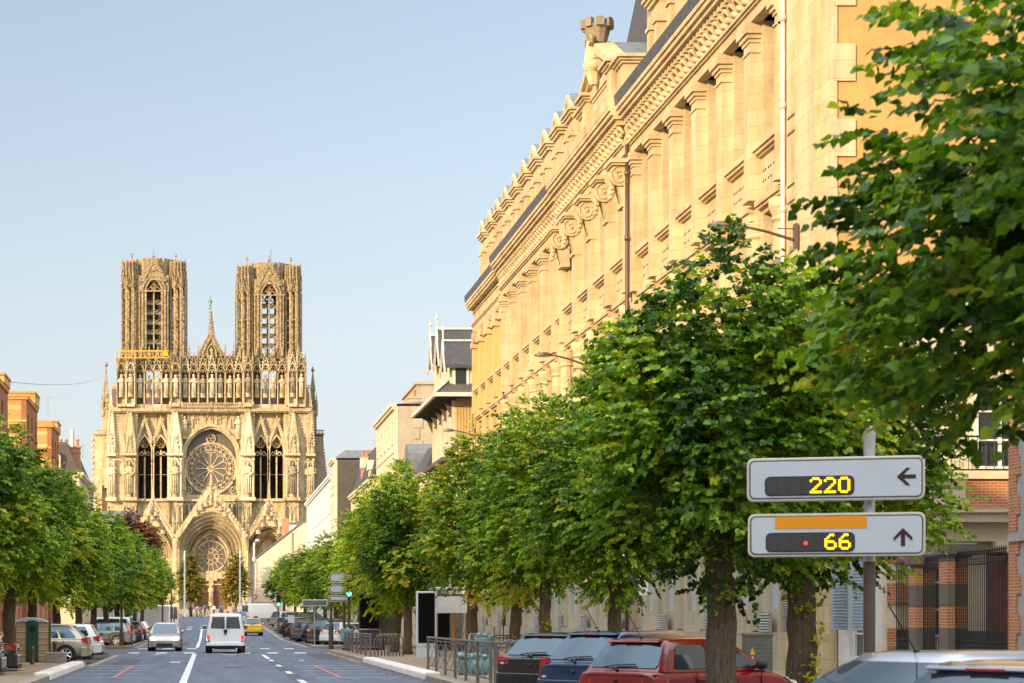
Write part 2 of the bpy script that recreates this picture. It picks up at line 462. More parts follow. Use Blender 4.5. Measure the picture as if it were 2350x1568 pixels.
LEAFST = [(0, (.022, .052, .007)), (.25, (.060, .135, .010)), (.48, (.145, .275, .014)), (.72, (.30, .44, .018)), (.92, (.52, .54, .03)), (1.0, (.52, .22, .03))]
mt['leaf'] = M_leaf('lime leaf', LEAFST)
mt['leaf_y'] = M_leaf('turning leaf', [(0, (.05, .07, .01)), (.35, (.12, .13, .012)), (.6, (.24, .19, .015)), (.85, (.34, .20, .02)), (1, (.35, .14, .02))])
mt['leaf_r'] = M_leaf('copper leaf', [(0, (.04, .014, .01)), (.5, (.13, .035, .015)), (1, (.26, .08, .02))])
mt['rail'] = M_plain('grey brown painted steel', (.17, .15, .135), .45, .15, 4, .2)
mt['iron'] = M_plain('black green wrought iron', (.014, .018, .017), .4, .3, 6)
mt['galv'] = M_plain('galvanised steel', (.48, .48, .48), .4, .15, 5, .6)
mt['brownpost'] = M_plain('brown post paint', (.10, .06, .045), .5, .15, 5)
mt['mast'] = M_plain('white mast paint', (.66, .70, .72), .4, .06, 3)
mt['black'] = M_plain('black plastic', (.012, .012, .013), .4, .3, 4)
mt['blackgloss'] = M_glass('black poster glass', (.003, .003, .004), .35, 1.25)
mt['tyre'] = M_plain('tyre rubber', (.018, .018, .019), .85, .3, 8)
mt['rim'] = M_plain('alloy rim', (.50, .49, .47), .3, .1, 6, .8)
mt['vanglass'] = M_glass('dusty van glass', (.09, .092, .09), .15, 1.4)
mt['carglass'] = M_glass('car glass', (.03, .045, .055), .03, 2.0, (.55, .78, 1.0))
mt['redlens'] = M_plain('red tail lens', (.50, .012, .015), .15, .1, 4, coat=1)
mt['redlit'] = M_emit('lit tail lamp', (1, .03, .02), 1.2)
mt['clearlens'] = M_plain('clear lens', (.6, .58, .55), .15, .1, 4, coat=1)
mt['amber'] = M_plain('amber lens', (.75, .25, .02), .2, .1, 4, coat=1)
mt['headlit'] = M_emit('lit headlamp', (1, .95, .9), 14)
mt['plate'] = M_plain('blank plate', (.62, .62, .58), .5, .06, 4)
mt['trim'] = M_plain('dark bumper plastic', (.03, .03, .032), .6, .2, 5)
mt['led'] = M_emit('lit yellow diode', (1, .55, .0), 1.7)
mt['ledred'] = M_emit('lit red diode', (1, .03, .03), 1.6)
mt['green_on'] = M_emit('lit green signal', (.05, 1, .42), 4)
mt['signface'] = M_plain('pale grey sign face', (.55, .58, .61), .35, .04, 2)
mt['signtrim'] = M_plain('cream sign rim', (.58, .55, .45), .4, .06, 3)
mt['signline'] = M_plain('dark sign border', (.045, .018, .02), .4, .1, 3)
mt['orange'] = M_plain('orange sign panel', (.82, .30, .0), .5, .04, 2)
mt['ledbox'] = M_plain('dark display face', (.055, .05, .045), .4, .2, 60)
mt['yellowsteel'] = M_plain('yellow painted steel', (.78, .40, .02), .5, .1, 3)
mt['lampshell'] = M_plain('brown lamp shell', (.17, .11, .09), .3, .15, 4, .6)
mt['bin_beige'] = M_plain('beige moulded plastic', (.42, .30, .155), .6, .1, 2)
mt['bin_green'] = M_plain('dark green plastic', (.008, .065, .04), .45, .15, 3)
mt['bin_lid'] = M_plain('grey plastic lid', (.36, .38, .42), .5, .08, 3)
mt['teal'] = M_plain('pale teal plastic bag', (.20, .36, .38), .35, .2, 9)
mt['bluebag'] = M_plain('blue plastic wrap', (.07, .34, .55), .3, .45, 7)
mt['cabinet'] = M_plain('grey cabinet', (.13, .135, .125), .55, .1, 3)
mt['cloth'] = {}
for nm, c in dict(dark=(.03, .035, .05), blue=(.05, .12, .28), white=(.6, .6, .6), orange=(.6, .2, .06), grey=(.2, .2, .22), skin=(.48, .27, .18), hair=(.05, .03, .02), tan=(.4, .28, .16)).items():
    mt['cloth'][nm] = M_plain('cloth ' + nm, c, .85, .15, 9)
mt['terracotta'] = M_plain('terracotta', (.45, .15, .06), .8, .2, 6)
mt['tile_or'] = M_plain('orange blind', (.75, .22, .02), .6, .08, 2)
mt['warn'] = M_plain('warning yellow', (.8, .45, .02), .5, .05, 3)
def strip_mb(mb, x0, x1, y0, y1, dz, thick=None, xs=None):
    ys = sorted(set([y0, y1] + [y for y in (150, 210, 270, 330, 400) if y0 < y < y1]))
    for a, b in zip(ys, ys[1:]):
        if thick is None:
            mb.quad((x0, a, gz(a) + dz), (x1, a, gz(a) + dz), (x1, b, gz(b) + dz), (x0, b, gz(b) + dz))
        else:
            t = thick
            mb.hexa([(x0, a, gz(a) + dz - t), (x1, a, gz(a) + dz - t), (x1, b, gz(b) + dz - t), (x0, b, gz(b) + dz - t),
                     (x0, a, gz(a) + dz), (x1, a, gz(a) + dz), (x1, b, gz(b) + dz), (x0, b, gz(b) + dz)])
def flat(name, rects, mat, dz, kind='structure', thick=None, label=None, cat=None):
    mb = MB()
    for r in rects: strip_mb(mb, *r, dz, thick)
    o = mb.build(name, mat)
    return tag(o, kind=kind)
flat('ground', [(-600, 600, -80, 2600)], mt['earth'], -.05)
XL, XR = -4.35, 5.95
flat('road', [(XL, XR, -60, 300), (-90, XL, 88, 107), (XR, 17.0, 95, 107.5)], mt['asphalt'], 0)
flat('parking_bays', [(-9.6, XL, 68, 87.5), (-9.6, XL, 110, 284), (XR, 10.4, -40, 42.4), (XR, 10.4, 113, 284)], mt['paver'], .004)
flat('pavement', [(-14, XL - .25, 36, 67.7), (-14, -9.6, 67.7, 87.5), (-14, XL - .25, 87.5, 88), (-14, XL - .25, 107, 110), (-14, -9.6, 110, 300),
                  (XR + .25, 18.2, 42.6, 94.8), (10.4, 18.2, -40, 42.6), (XR + .25, 18.2, 107.5, 112.8), (10.4, 18.2, 112.8, 300)], mt['sidewalk'], .13, thick=.16)
flat('square', [(-60, 60, 300, 470)], mt['sidewalk'], .0)
flat('kerb', [(XL - .25, XL, 36, 51.9), (XL - .25, XL, 66.3, 67.7), (XL - .25, XL + .02, 107, 110), (XL - .2, XL, 110, 284.1), (XR, XR + .25, 42.6, 52.3), (XR, XR + .25, 73.2, 94.8), (XR, XR + .25, 107.5, 112.8)], mt['kerb'], .14, thick=.17)
flat('gutter_line', [(XL, XL + .3, 110, 284), (XR - .3, XR, 113, 284), (XL, XL + .3, 67, 87.5), (XR - .25, XR, 73, 94.8)], mt['kerb'], .008)
# white painted kerb blocks beside the two crossings
def kerb_block(x0, x1, y0, y1, label, flip):
    mb = MB()
    z0, z1 = .0, .22
    e = .10
    if flip: prof = [(x0, z0), (x1, z0), (x1 - e * .3, z1 * .8), (x1 - e, z1), (x0, z1)]
    else: prof = [(x0, z0), (x1, z0), (x1, z1), (x0 + e, z1), (x0 + e * .3, z1 * .8)]
    n = 8
    for i in range(n):
        a = y0 + (y1 - y0) * i / n; b = y0 + (y1 - y0) * (i + 1) / n - .03
        mb.prism(prof, a, b, 'y')
    o = mb.build('kerb_block', mt['kerbwhite'], base=((x0 + x1) / 2, (y0 + y1) / 2, 0), bevel=.03, segs=2)
    tag(o, label, 'kerb', 'white painted kerb blocks')
kerb_block(XL - .42, XL + .05, 52, 66.2, 'white painted kerb block beside the left pavement and the recycling container', True)
kerb_block(XR - .05, XR + .42, 52.4, 73.1, 'long white painted kerb block on the right in front of the lattice railing', False)

# ---- painted road markings
mk1 = MB()
CX = -.68
def mrect(mb, x0, x1, y0, y1, dz=.008): strip_mb(mb, x0, x1, y0, y1, dz)
mrect(mk1, CX - .10, CX + .10, 30, 91.2)
mrect(mk1, CX - .10, CX + .10, 110, 187)
for y in (33, 41.5, 50, 58.4, 67, 75.4):
    mrect(mk1, 2.42, 2.60, y, y + 2.6)
mrect(mk1, 2.42, 2.60, 80, 89)
for row, (a, b) in enumerate(((92.0, 94.6), (105.2, 107.4))):
    for k in range(8):
        x = -3.95 + k * 1.36
        if x + .55 < 6.0: mrect(mk1, x, x + .55, a, b)
for (a, b) in ((188, 191), (199, 202), (279, 281), (284, 286)):
    for k in range(7):
        x = -3.6 + k * 1.36
        mrect(mk1, x, x + .55, a, b)
for y in (54.4, 58.0, 61.6, 65.2, 68.3):
    mrect(mk1, -4.1, -2.0, y, y + .14)
    mrect(mk1, 3.05, 5.4, y, y + .14)
mrect(mk1, -1.5, -1.1, 73.0, 74.2); mrect(mk1, -2.6, -2.3, 88.5, 89.2)
mrect(mk1, 3.6, 4.2, 88.0, 88.4); mrect(mk1, .6, 1.3, 88.8, 89.4)
for x, y in ((3.6, 76), (1.1, 98), (2.1, 110), (.2, 118), (2.8, 126), (.9, 134)):
    mrect(mk1, x, x + .22, y, y + .9)
o = mk1.build('road_marking', mt['mark']); tag(o, kind='structure')
mk2 = MB()
mrect(mk2, -2.78, -2.64, 53.8, 67.6, .012); mrect(mk2, 3.70, 3.84, 53.8, 68.6, .012)
mh = MB()
for x, y in ((1.0, 75.5), (-2.1, 83), (4.4, 101), (-1.9, 127), (1.9, 137)):
    mh.lathe([(1e-4, .0095), (.33, .0095)], (x, y, gz(y)), 20, caps=False)
tag(mh.build('manhole_cover', mt['zinc_dark']), 'round dark iron manhole covers set flush in the road', 'manhole cover', kind='structure')
tag(mk2.build('red_road_marking', mt['mark_red']), kind='structure')
mk3 = MB()
for y in (44, 52.6, 61, 69.6): mrect(mk3, 2.3, 2.72, y, y + 5.2, .005)
for k in range(10):
    a = 2 * PI * k / 10
pts = [(.9 + .36 * math.cos(2 * PI * k / 14), 66 + .9 * math.sin(2 * PI * k / 14)) for k in range(14)]
mk3.add([(x, y, .006) for x, y in pts], [tuple(range(14))])
mrect(mk3, -4.2, 5.9, 49.2, 49.5, .005)
rn = random.Random(12)
for k in range(16):      # sealed cracks and trench repairs
    y = 44 + k * 7.3 + rn.uniform(-2, 2); x = rn.uniform(-4, .5); w = rn.uniform(1.5, 5)
    pts = [(min(5.8, x + w * i / 6), y + rn.uniform(-.25, .25)) for i in range(7)]
    for (xa, ya), (xb, yb) in zip(pts, pts[1:]):
        mk3.quad((xa, ya, gz(ya) + .007), (xb, yb, gz(yb) + .007), (xb, yb + .07, gz(yb) + .007), (xa, ya + .07, gz(ya) + .007))
for x, y, w, l in ((-3.6, 70, .9, 9), (4.6, 80, .8, 12), (-2.2, 118, .9, 16), (3.9, 124, .7, 20), (.6, 142, .8, 10)): mrect(mk3, x, x + w, y, y + l, .0055)
tag(mk3.build('tar_patch', mt['mark_dark']), kind='structure')
# ---------------------------------------------------------------- cathedral
CK = .02878
def ux(c): return (c - 1027) * CK
def uz(c): return (2914 - c) * CK
CATH = thing('gothic_cathedral', 'pale gothic cathedral with twin towers and rose window at the end of the street', 'cathedral', (.49, 430, 3.2))
def cb(mb, name, mat=None, parent=None, **k):
    return mb.build(name, mat or mt['cath'], parent or CATH, **k)
def arch_pts(xc, zs, w, rise, n=10):
    """pointed arch outline from left spring over the apex to the right spring"""
    rise = max(rise, w * 1.001)
    c = (rise * rise - w * w) / (2 * w); Rr = c + w
    L = []
    a0 = PI; a1 = math.atan2(rise, -c)
    for i in range(n + 1):
        a = a0 + (a1 - a0) * i / n
        L.append((c + Rr * math.cos(a), Rr * math.sin(a)))
    pts = [(xc + x, zs + z) for x, z in L]
    pts += [(xc - x, zs + z) for x, z in reversed(L[:-1])]
    return pts
def arch_ring(mb, xc, zs, w, rise, t, y0, y1, z0=None, n=10, t2=None):
    """archivolt of thickness t (outwards), with jambs down to z0"""
    inn = arch_pts(xc, zs, w, rise, n); out = arch_pts(xc, zs, w + t, rise + (t2 or t * 1.2), n)
    if z0 is not None:
        inn = [(xc - w, z0)] + inn + [(xc + w, z0)]; out = [(xc - w - t, z0)] + out + [(xc + w + t, z0)]
    for i in range(len(inn) - 1):
        a, b, c, d = inn[i], inn[i + 1], out[i + 1], out[i]
        mb.hexa([(a[0], y0, a[1]), (b[0], y0, b[1]), (b[0], y1, b[1]), (a[0], y1, a[1]), (d[0], y0, d[1]), (c[0], y0, c[1]), (c[0], y1, c[1]), (d[0], y1, d[1])])
def arch_wall(mb, x0, x1, z0, z1, y0, y1, ops, n=8):
    """wall x0..x1, z0..z1 with pointed openings ops = [(xc, w, zsill, zspring, rise)]"""
    ops = sorted(ops)
    x = x0
    for xc, w, zsill, zs, rise in ops:
        if xc - w > x + 1e-4: mb.box(x, xc - w, y0, y1, z0, z1)
        if zsill > z0 + 1e-4: mb.box(xc - w, xc + w, y0, y1, z0, zsill)
        p = arch_pts(xc, zs, w, rise, n)
        for a, b in zip(p, p[1:]):
            mb.hexa([(a[0], y0, a[1]), (b[0], y0, b[1]), (b[0], y1, b[1]), (a[0], y1, a[1]), (a[0], y0, z1), (b[0], y0, z1), (b[0], y1, z1), (a[0], y1, z1)])
        x = xc + w
    if x1 > x + 1e-4: mb.box(x, x1, y0, y1, z0, z1)
def crockets(mb, a, b, y, n, s=.32, out=1):
    for i in range(n):
        t = (i + .5) / n
        x = a[0] + (b[0] - a[0]) * t; z = a[1] + (b[1] - a[1]) * t
        dx, dz = b[0] - a[0], b[1] - a[1]; l = math.hypot(dx, dz)
        nx, nz = -dz / l * out, dx / l * out
        mb.cbox((x + nx * s * .5, y, z + nz * s * .5), (s, s * 1.1, s * 1.2), ry=.6)
def gable(mb, xc, y0, y1, z0, hw, apex, bar=.35, fill=True, ck=5, cs=.34, fin=True):
    y0b = y0 + (y1 - y0) * .45
    if fill: mb.prism([(xc - hw + bar * .5, z0), (xc + hw - bar * .5, z0), (xc, apex - bar)], y0b, y1)
    for sg in (-1, 1):
        mb.prism([(xc + sg * hw, z0), (xc + sg * (hw - bar * 1.1), z0), (xc, apex - bar * 1.6), (xc, apex)], y0, y1)
        if ck: crockets(mb, (xc + sg * hw, z0), (xc, apex), (y0 + y1) / 2, ck, cs, -sg if False else (1 if sg < 0 else -1))
    if fin:
        mb.cbox((xc, (y0 + y1) / 2, apex + bar * .9), (bar * .5, bar * .5, bar * 2.4))
        mb.cbox((xc, (y0 + y1) / 2, apex + bar * 1.1), (bar * 1.7, bar * .8, bar * .5))
def pinnacle(mb, x, y, z0, w, hs, hp, ck=4, n=4):
    """shaft hs tall and w wide, a little gabled cap, a crocketed spire hp tall"""
    if hs > 0: mb.box(x - w / 2, x + w / 2, y - w / 2, y + w / 2, z0, z0 + hs)
    z = z0 + hs
    c = w * .58
    mb.box(x - c, x + c, y - c, y + c, z, z + w * .16)
    mb.add([(x - w / 2, y - w / 2, z + .16 * w), (x + w / 2, y - w / 2, z + .16 * w), (x + w / 2, y + w / 2, z + .16 * w), (x - w / 2, y + w / 2, z + .16 * w), (x, y, z + hp)],
           [(0, 1, 4), (1, 2, 4), (2, 3, 4), (3, 0, 4)])
    for sx, sy in ((-1, -1), (1, -1)):
        for i in range(ck):
            t = (i + .6) / (ck + .6)
            r = w / 2 * (1 - t)
            s = w * .17
            mb.cbox((x + sx * (r + s * .3), y + sy * (r + s * .3), z + hp * t), (s, s, s * 1.3))
    mb.cbox((x, y, z + hp), (w * .26, w * .26, w * .26))
def statue_mb(seed=0, h=4.3):
    rn = random.Random(seed); mb = MB()
    k = h / 4.3
    tw = rn.uniform(-.06, .06)
    prof = [(.62, 0), (.58, .25), (.50, .8), (.47, 1.5), (.50, 2.1), (.44, 2.5), (.55, 3.0), (.60, 3.3), (.42, 3.5), (.17, 3.58), (.17, 3.7)]
    mb.lathe([(r * k, z * k) for r, z in prof], (0, 0, 0), 10, sx=1, sy=.75)
    mb.ball((tw, 0, 3.95 * k), .30 * k, 8, sz=1.15)
    if rn.random() < .8:
        mb.lathe([(.30 * k, 0), (.33 * k, .22 * k)], (tw, 0, 4.08 * k), 8)
    for sg in (-1, 1):
        fy = rn.uniform(-.62, -.4); fz = rn.uniform(2.3, 2.9)
        mb.tube([(sg * .55 * k, -.05, 3.2 * k), (sg * .68 * k, -.25 * k, 2.65 * k), (sg * .12 * k + rn.uniform(-.15, .25), fy * k, fz * k)], [.20 * k, .19 * k, .12 * k], 6)
    for q in range(4):
        a = -PI / 2 + (q - 1.5) * .5
        mb.tube([(.5 * k * math.cos(a), .4 * k * math.sin(a), 2.4 * k), (.62 * k * math.cos(a), .5 * k * math.sin(a), .05)], .08 * k, 4)
    return mb
STAT = []
for i in range(4):
    m_ = statue_mb(i)
    STAT.append(None); STAT[i] = m_
def put_statue(x, y, z, h=4.3, i=0):
    mb = statue_mb(i % 5, h)
    o = mb.build('statue', mt[('cath_pale', 'cath', 'cath_pale', 'cath_grey', 'cath')[(i * 7 + int(abs(x) * 3)) % 5]], CATH, smooth=True, loc=(x, y, z))
    pd = MB(); pd.lathe([(.5, 0), (.62, .2), (.5, .4), (.66, .9)], n=8); pd.build('pedestal', mt['cath'], o, loc=(0, 0, -.9))
    return o

# --- main body: solid masses
b = MB()
ZT = uz(1335)
# lower block behind the portals
b.box(ux(212), ux(1838), .5, 9, 0, uz(2035))
# piers of the rose storey
for a, c in ((212, 452), (684, 806), (1258, 1370), (1596, 1838)):
    b.box(ux(a), ux(c), 0, 9, uz(2035) - .01, ZT)
cb(b, 'wall', bevel=0)
# back of the west block, so the tall lancets look into a dim hall
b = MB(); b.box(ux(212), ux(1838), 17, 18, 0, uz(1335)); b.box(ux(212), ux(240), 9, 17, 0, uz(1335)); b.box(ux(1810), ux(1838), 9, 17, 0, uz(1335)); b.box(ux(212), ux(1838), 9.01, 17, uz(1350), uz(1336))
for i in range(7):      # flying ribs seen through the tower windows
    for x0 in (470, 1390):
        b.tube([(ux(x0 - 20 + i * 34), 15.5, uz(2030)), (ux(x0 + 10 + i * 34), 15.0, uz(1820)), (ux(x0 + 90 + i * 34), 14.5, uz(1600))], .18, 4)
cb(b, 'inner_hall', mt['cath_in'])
# tower windows: two tall lancets each
for x0, x1, cs in ((452, 684, (505, 632)), (1370, 1596, (1418, 1543))):
    w = MB()
    arch_wall(w, ux(x0), ux(x1), uz(2035), ZT, 1.6, 3.2, [(ux(c), 52 * CK, uz(2028), uz(1660), 122 * CK) for c in cs], 10)
    for c in cs:
        arch_ring(w, ux(c), uz(1660), 52 * CK, 122 * CK, .42, .7, 1.7, uz(2028))
        gable(w, ux(c), .35, .8, uz(1590), 62 * CK, uz(1412), .34, False, 9, .42)
        pinnacle(w, ux(c), .55, uz(1412) - .1, .4, .2, 1.7, 3)
    cb(w, 'wall')
    for c in cs:
        t = MB(); xc = ux(c)
        t.box(xc - .17, xc + .17, 1.9, 2.3, uz(2028), uz(1640))
        for sg in (-1, 1):
            arch_ring(t, xc + sg * 26 * CK, uz(1700), 23 * CK, 40 * CK, .16, 1.9, 2.3, None, 6)
            t.ring((xc + sg * 24 * CK, 2.1, uz(1668)), .42, .1, 'y', 12, 4)
        for a in range(4):
            t.ring((xc + .42 * math.cos(a * PI / 2), 2.1, uz(1590) + .42 * math.sin(a * PI / 2)), .40, .10, 'y', 12, 4)
        t.ring((xc, 2.1, uz(1590)), .95, .12, 'y', 20, 4)
        t.box(xc - 52 * CK, xc + 52 * CK, 2.05, 2.15, uz(1835), uz(1832))
        cb(t, 'tracery')
        s_ = MB(); s_.box(xc - 50 * CK, xc + 50 * CK, .9, 1.9, uz(2035), uz(2024)); cb(s_, 'sill')
# central bay with the great rose
rc = uz(1785); rx = 0.0
w = MB()
xl, xr = ux(806), ux(1258)
pts = arch_pts(rx, uz(1700), 205 * CK, 232 * CK, 14)
for a, c in zip(pts, pts[1:]):
    w.hexa([(a[0], .9, a[1]), (c[0], .9, c[1]), (c[0], 4, c[1]), (a[0], 4, a[1]), (a[0], .9, ZT), (c[0], .9, ZT), (c[0], 4, ZT), (a[0], 4, ZT)])
w.box(xl, rx - 205 * CK, .9, 4, uz(2035), ZT); w.box(rx + 205 * CK, xr, .9, 4, uz(2035), ZT)
w.box(rx - 205 * CK, rx + 205 * CK, 2.2, 4, uz(2035), uz(1992))
for k, (tt, yy) in enumerate(((.55, .2), (.5, .75))):
    arch_ring(w, rx, uz(1700), (205 + 8 - 16 * k) * CK, (232 + 9 - 18 * k) * CK, tt, yy, yy + .9, uz(1960), 14)
cb(w, 'wall')
# rose window: glass, rings, petals
rose = MB(); rose.lathe([(1e-5, 0), (5.75, 0)], (rx, 3.0, rc), 48, 'y', caps=False); ro = cb(rose, 'rose_window', mt['lead'])
def rose_tracery(parent, xc, yc, zc, Rr, n1, n2, tr, name='rose_tracery'):
    t = MB()
    t.ring((xc, yc, zc), Rr, tr * 2.0, 'y', 56, 6)
    t.ring((xc, yc, zc), Rr * .965, tr, 'y', 56, 5)
    t.ring((xc, yc, zc), Rr * .12, tr, 'y', 18, 5)
    t.ring((xc, yc, zc), Rr * .07, tr * .7, 'y', 14, 4)
    for k in range(n1):
        a = PI / 2 + 2 * PI * k / n1
        ca, sa = math.cos(a), math.sin(a)
        t.tube([(xc + Rr * .12 * ca, yc, zc + Rr * .12 * sa), (xc + Rr * .60 * ca, yc, zc + Rr * .60 * sa)], tr * .85, 5)
        am = a + PI / n1
        # rounded petal heads between the spokes
        t.ring((xc + Rr * .53 * math.cos(am), yc, zc + Rr * .53 * math.sin(am)), Rr * .125, tr * .7, 'y', 14, 4, am - PI * .62, am + PI * .62)
    for k in range(n2):
        a = PI / 2 + 2 * PI * (k + .5) / n2
        ca, sa = math.cos(a), math.sin(a)
        a2 = PI / 2 + 2 * PI * k / n2
        t.tube([(xc + Rr * .64 * math.cos(a2), yc, zc + Rr * .64 * math.sin(a2)), (xc + Rr * .78 * math.cos(a2), yc, zc + Rr * .78 * math.sin(a2))], tr * .7, 4)
        t.ring((xc + Rr * .82 * ca, yc, zc + Rr * .82 * sa), Rr * .105, tr * .75, 'y', 14, 4)
        for q in range(4):
            aq = a + q * PI / 2 + PI / 4
            t.cbox((xc + Rr * .82 * ca + Rr * .075 * math.cos(aq), yc, zc + Rr * .82 * sa + Rr * .075 * math.sin(aq)), (tr * 1.5, tr * 1.2, tr * 1.5))
    cb(t, name, parent=parent)
rose_tracery(ro, rx, 2.85, rc, 5.75, 12, 24, .155)
t = MB(); t.ring((rx, 2.7, uz(1548)), 1.0, .14, 'y', 20, 5)
for q in range(3): t.ring((rx + .42 * math.cos(PI / 2 + q * 2.094), 2.7, uz(1548) + .42 * math.sin(PI / 2 + q * 2.094)), .42, .09, 'y', 12, 4)
for sg in (-1, 1):
    t.ring((rx + sg * 178 * CK, 2.7, uz(1958)), .85, .12, 'y', 16, 4)
    for q in range(3): t.ring((rx + sg * 178 * CK + .36 * math.cos(q * 2.094), 2.7, uz(1958) + .36 * math.sin(q * 2.094)), .35, .08, 'y', 10, 4)
cb(t, 'tracery', parent=ro)
g = MB(); g.box(rx - 205 * CK, rx + 205 * CK, 3.05, 3.15, uz(1992), uz(1480)); cb(g, 'glazing', mt['lead'])
# relief frieze over the rose: small scenes with trees and figures
fz = MB()
rr = random.Random(4)
for c in (905, 985, 1040, 1105, 1150):
    x = ux(c)
    fz.tube([(x, .8, uz(1440)), (x, .8, uz(1380))], .14, 5)
    for q in range(9): fz.ball((x + rr.uniform(-.6, .6), .8, uz(1385) + rr.uniform(-.5, .9)), rr.uniform(.2, .36), 5)
for c in (850, 880, 1070, 1180, 1205): 
    x = ux(c); z = uz(1470 if 850 < c < 900 or c > 1170 else 1440)
    fz.lathe([(.35, 0), (.28, .8), (.34, 1.4), (.12, 1.6)], (x, .8, z), 6); fz.ball((x, .75, z + 1.85), .22, 6)
cb(fz, 'relief_frieze')
for c, i in ((822, 1), (1240, 2)): put_statue(ux(c), .2, uz(1530), 4.4, i)

# --- buttresses with canopied statues and crocketed spires
def buttress(c, w, front, lo=2030):
    s = MB(); x = ux(c); hw = w / 2 * CK
    z0, z1 = uz(lo), uz(1680)
    s.box(x - hw, x + hw, front + 1.4, .3, z0, z1)
    s.box(x - hw - .25, x + hw + .25, front - .25, .3, z0 - .5, z0 + .25)
    for sg in (-1, 1):
        s.tube([(x + sg * (hw - .25), front + .35, z0), (x + sg * (hw - .25), front + .35, z1 - 1.2)], .2, 6)
        s.box(x + sg * (hw - .25) - .3, x + sg * (hw - .25) + .3, front, front + .7, z1 - 1.5, z1 - 1.1)
    arch_ring(s, x, z1 - 2.6, hw * .45, hw * .85, .35, front + .1, front + .6, None, 6)
    s.box(x - hw - .2, x + hw + .2, front - .15, .3, z1 - .45, z1 + .1)
    # spire cluster
    zt = uz(1255)
    fw = hw * .92
    s.box(x - fw, x + fw, front + .4, .3, z1, z1 + 1.6)
    gable(s, x, front, front + .5, z1 + .2, hw * .6, z1 + 4.4, .26, True, 4, .3)
    s.add([(x - fw, front + .4, z1 + 1.6), (x + fw, front + .4, z1 + 1.6), (x + fw, .3, z1 + 1.6), (x - fw, .3, z1 + 1.6), (x - .28, -.4, zt - 1.2), (x + .28, -.4, zt - 1.2), (x + .28, .2, zt - 1.2), (x - .28, .2, zt - 1.2)],
          [(0, 1, 5, 4), (1, 2, 6, 5), (2, 3, 7, 6), (3, 0, 4, 7), (4, 5, 6, 7)])
    n = 15
    for sg in (-1, 1):
        for i in range(n):
            t = (i + .5) / n
            zz = z1 + 1.6 + (zt - 1.2 - z1 - 1.6) * t
            xx = fw * (1 - t) + .28 * t
            yy = (front + .4) * (1 - t) - .4 * t
            s.cbox((x + sg * xx, yy - .05, zz), (.34, .34, .42), ry=.5)
    pinnacle(s, x, -.3, zt - 1.4, .55, .8, 2.6, 4)
    for sg in (-1, 1): pinnacle(s, x + sg * (hw - .3), front + .5, z1, .5, 1.2, 3.2, 4)
    cb(s, 'buttress', mt['cath_pale'] if int(c) % 2 else None)
    put_statue(x, front + .75, z0 + 1.15, (uz(1735) - uz(1990)), c)
for c, w_ in ((388, 104), (745, 112), (1313, 104), (1662, 104)): buttress(c, w_, -2.6)
for c, w_ in ((245, 66), (1806, 60)): buttress(c, w_, -1.2)

# --- string courses and balustrade
s = MB()
s.box(ux(240), ux(1812), -1.0, 3, uz(1345), uz(1322)); s.box(ux(252), ux(1800), -.6, 3, uz(1322), uz(1312))
for i in range(92): s.box(ux(260 + i * 16.7), ux(267 + i * 16.7), -.85, -.55, uz(1356), uz(1346))
s.box(ux(205), ux(1842), -.2, 2, uz(2048), uz(2032))
cb(s, 'cornice')
s = MB()
s.box(ux(706), ux(1356), -1.5, -1.1, uz(1288), uz(1281)); s.box(ux(706), ux(1356), -1.5, -1.1, uz(1318), uz(1310))
for i in range(46): s.box(ux(712 + i * 14.2), ux(717.5 + i * 14.2), -1.45, -1.2, uz(1310), uz(1288))
for c in (706, 800, 1030, 1252, 1356): s.box(ux(c) - .2, ux(c) + .2, -1.6, -1.0, uz(1318), uz(1274))
cb(s, 'balustrade')

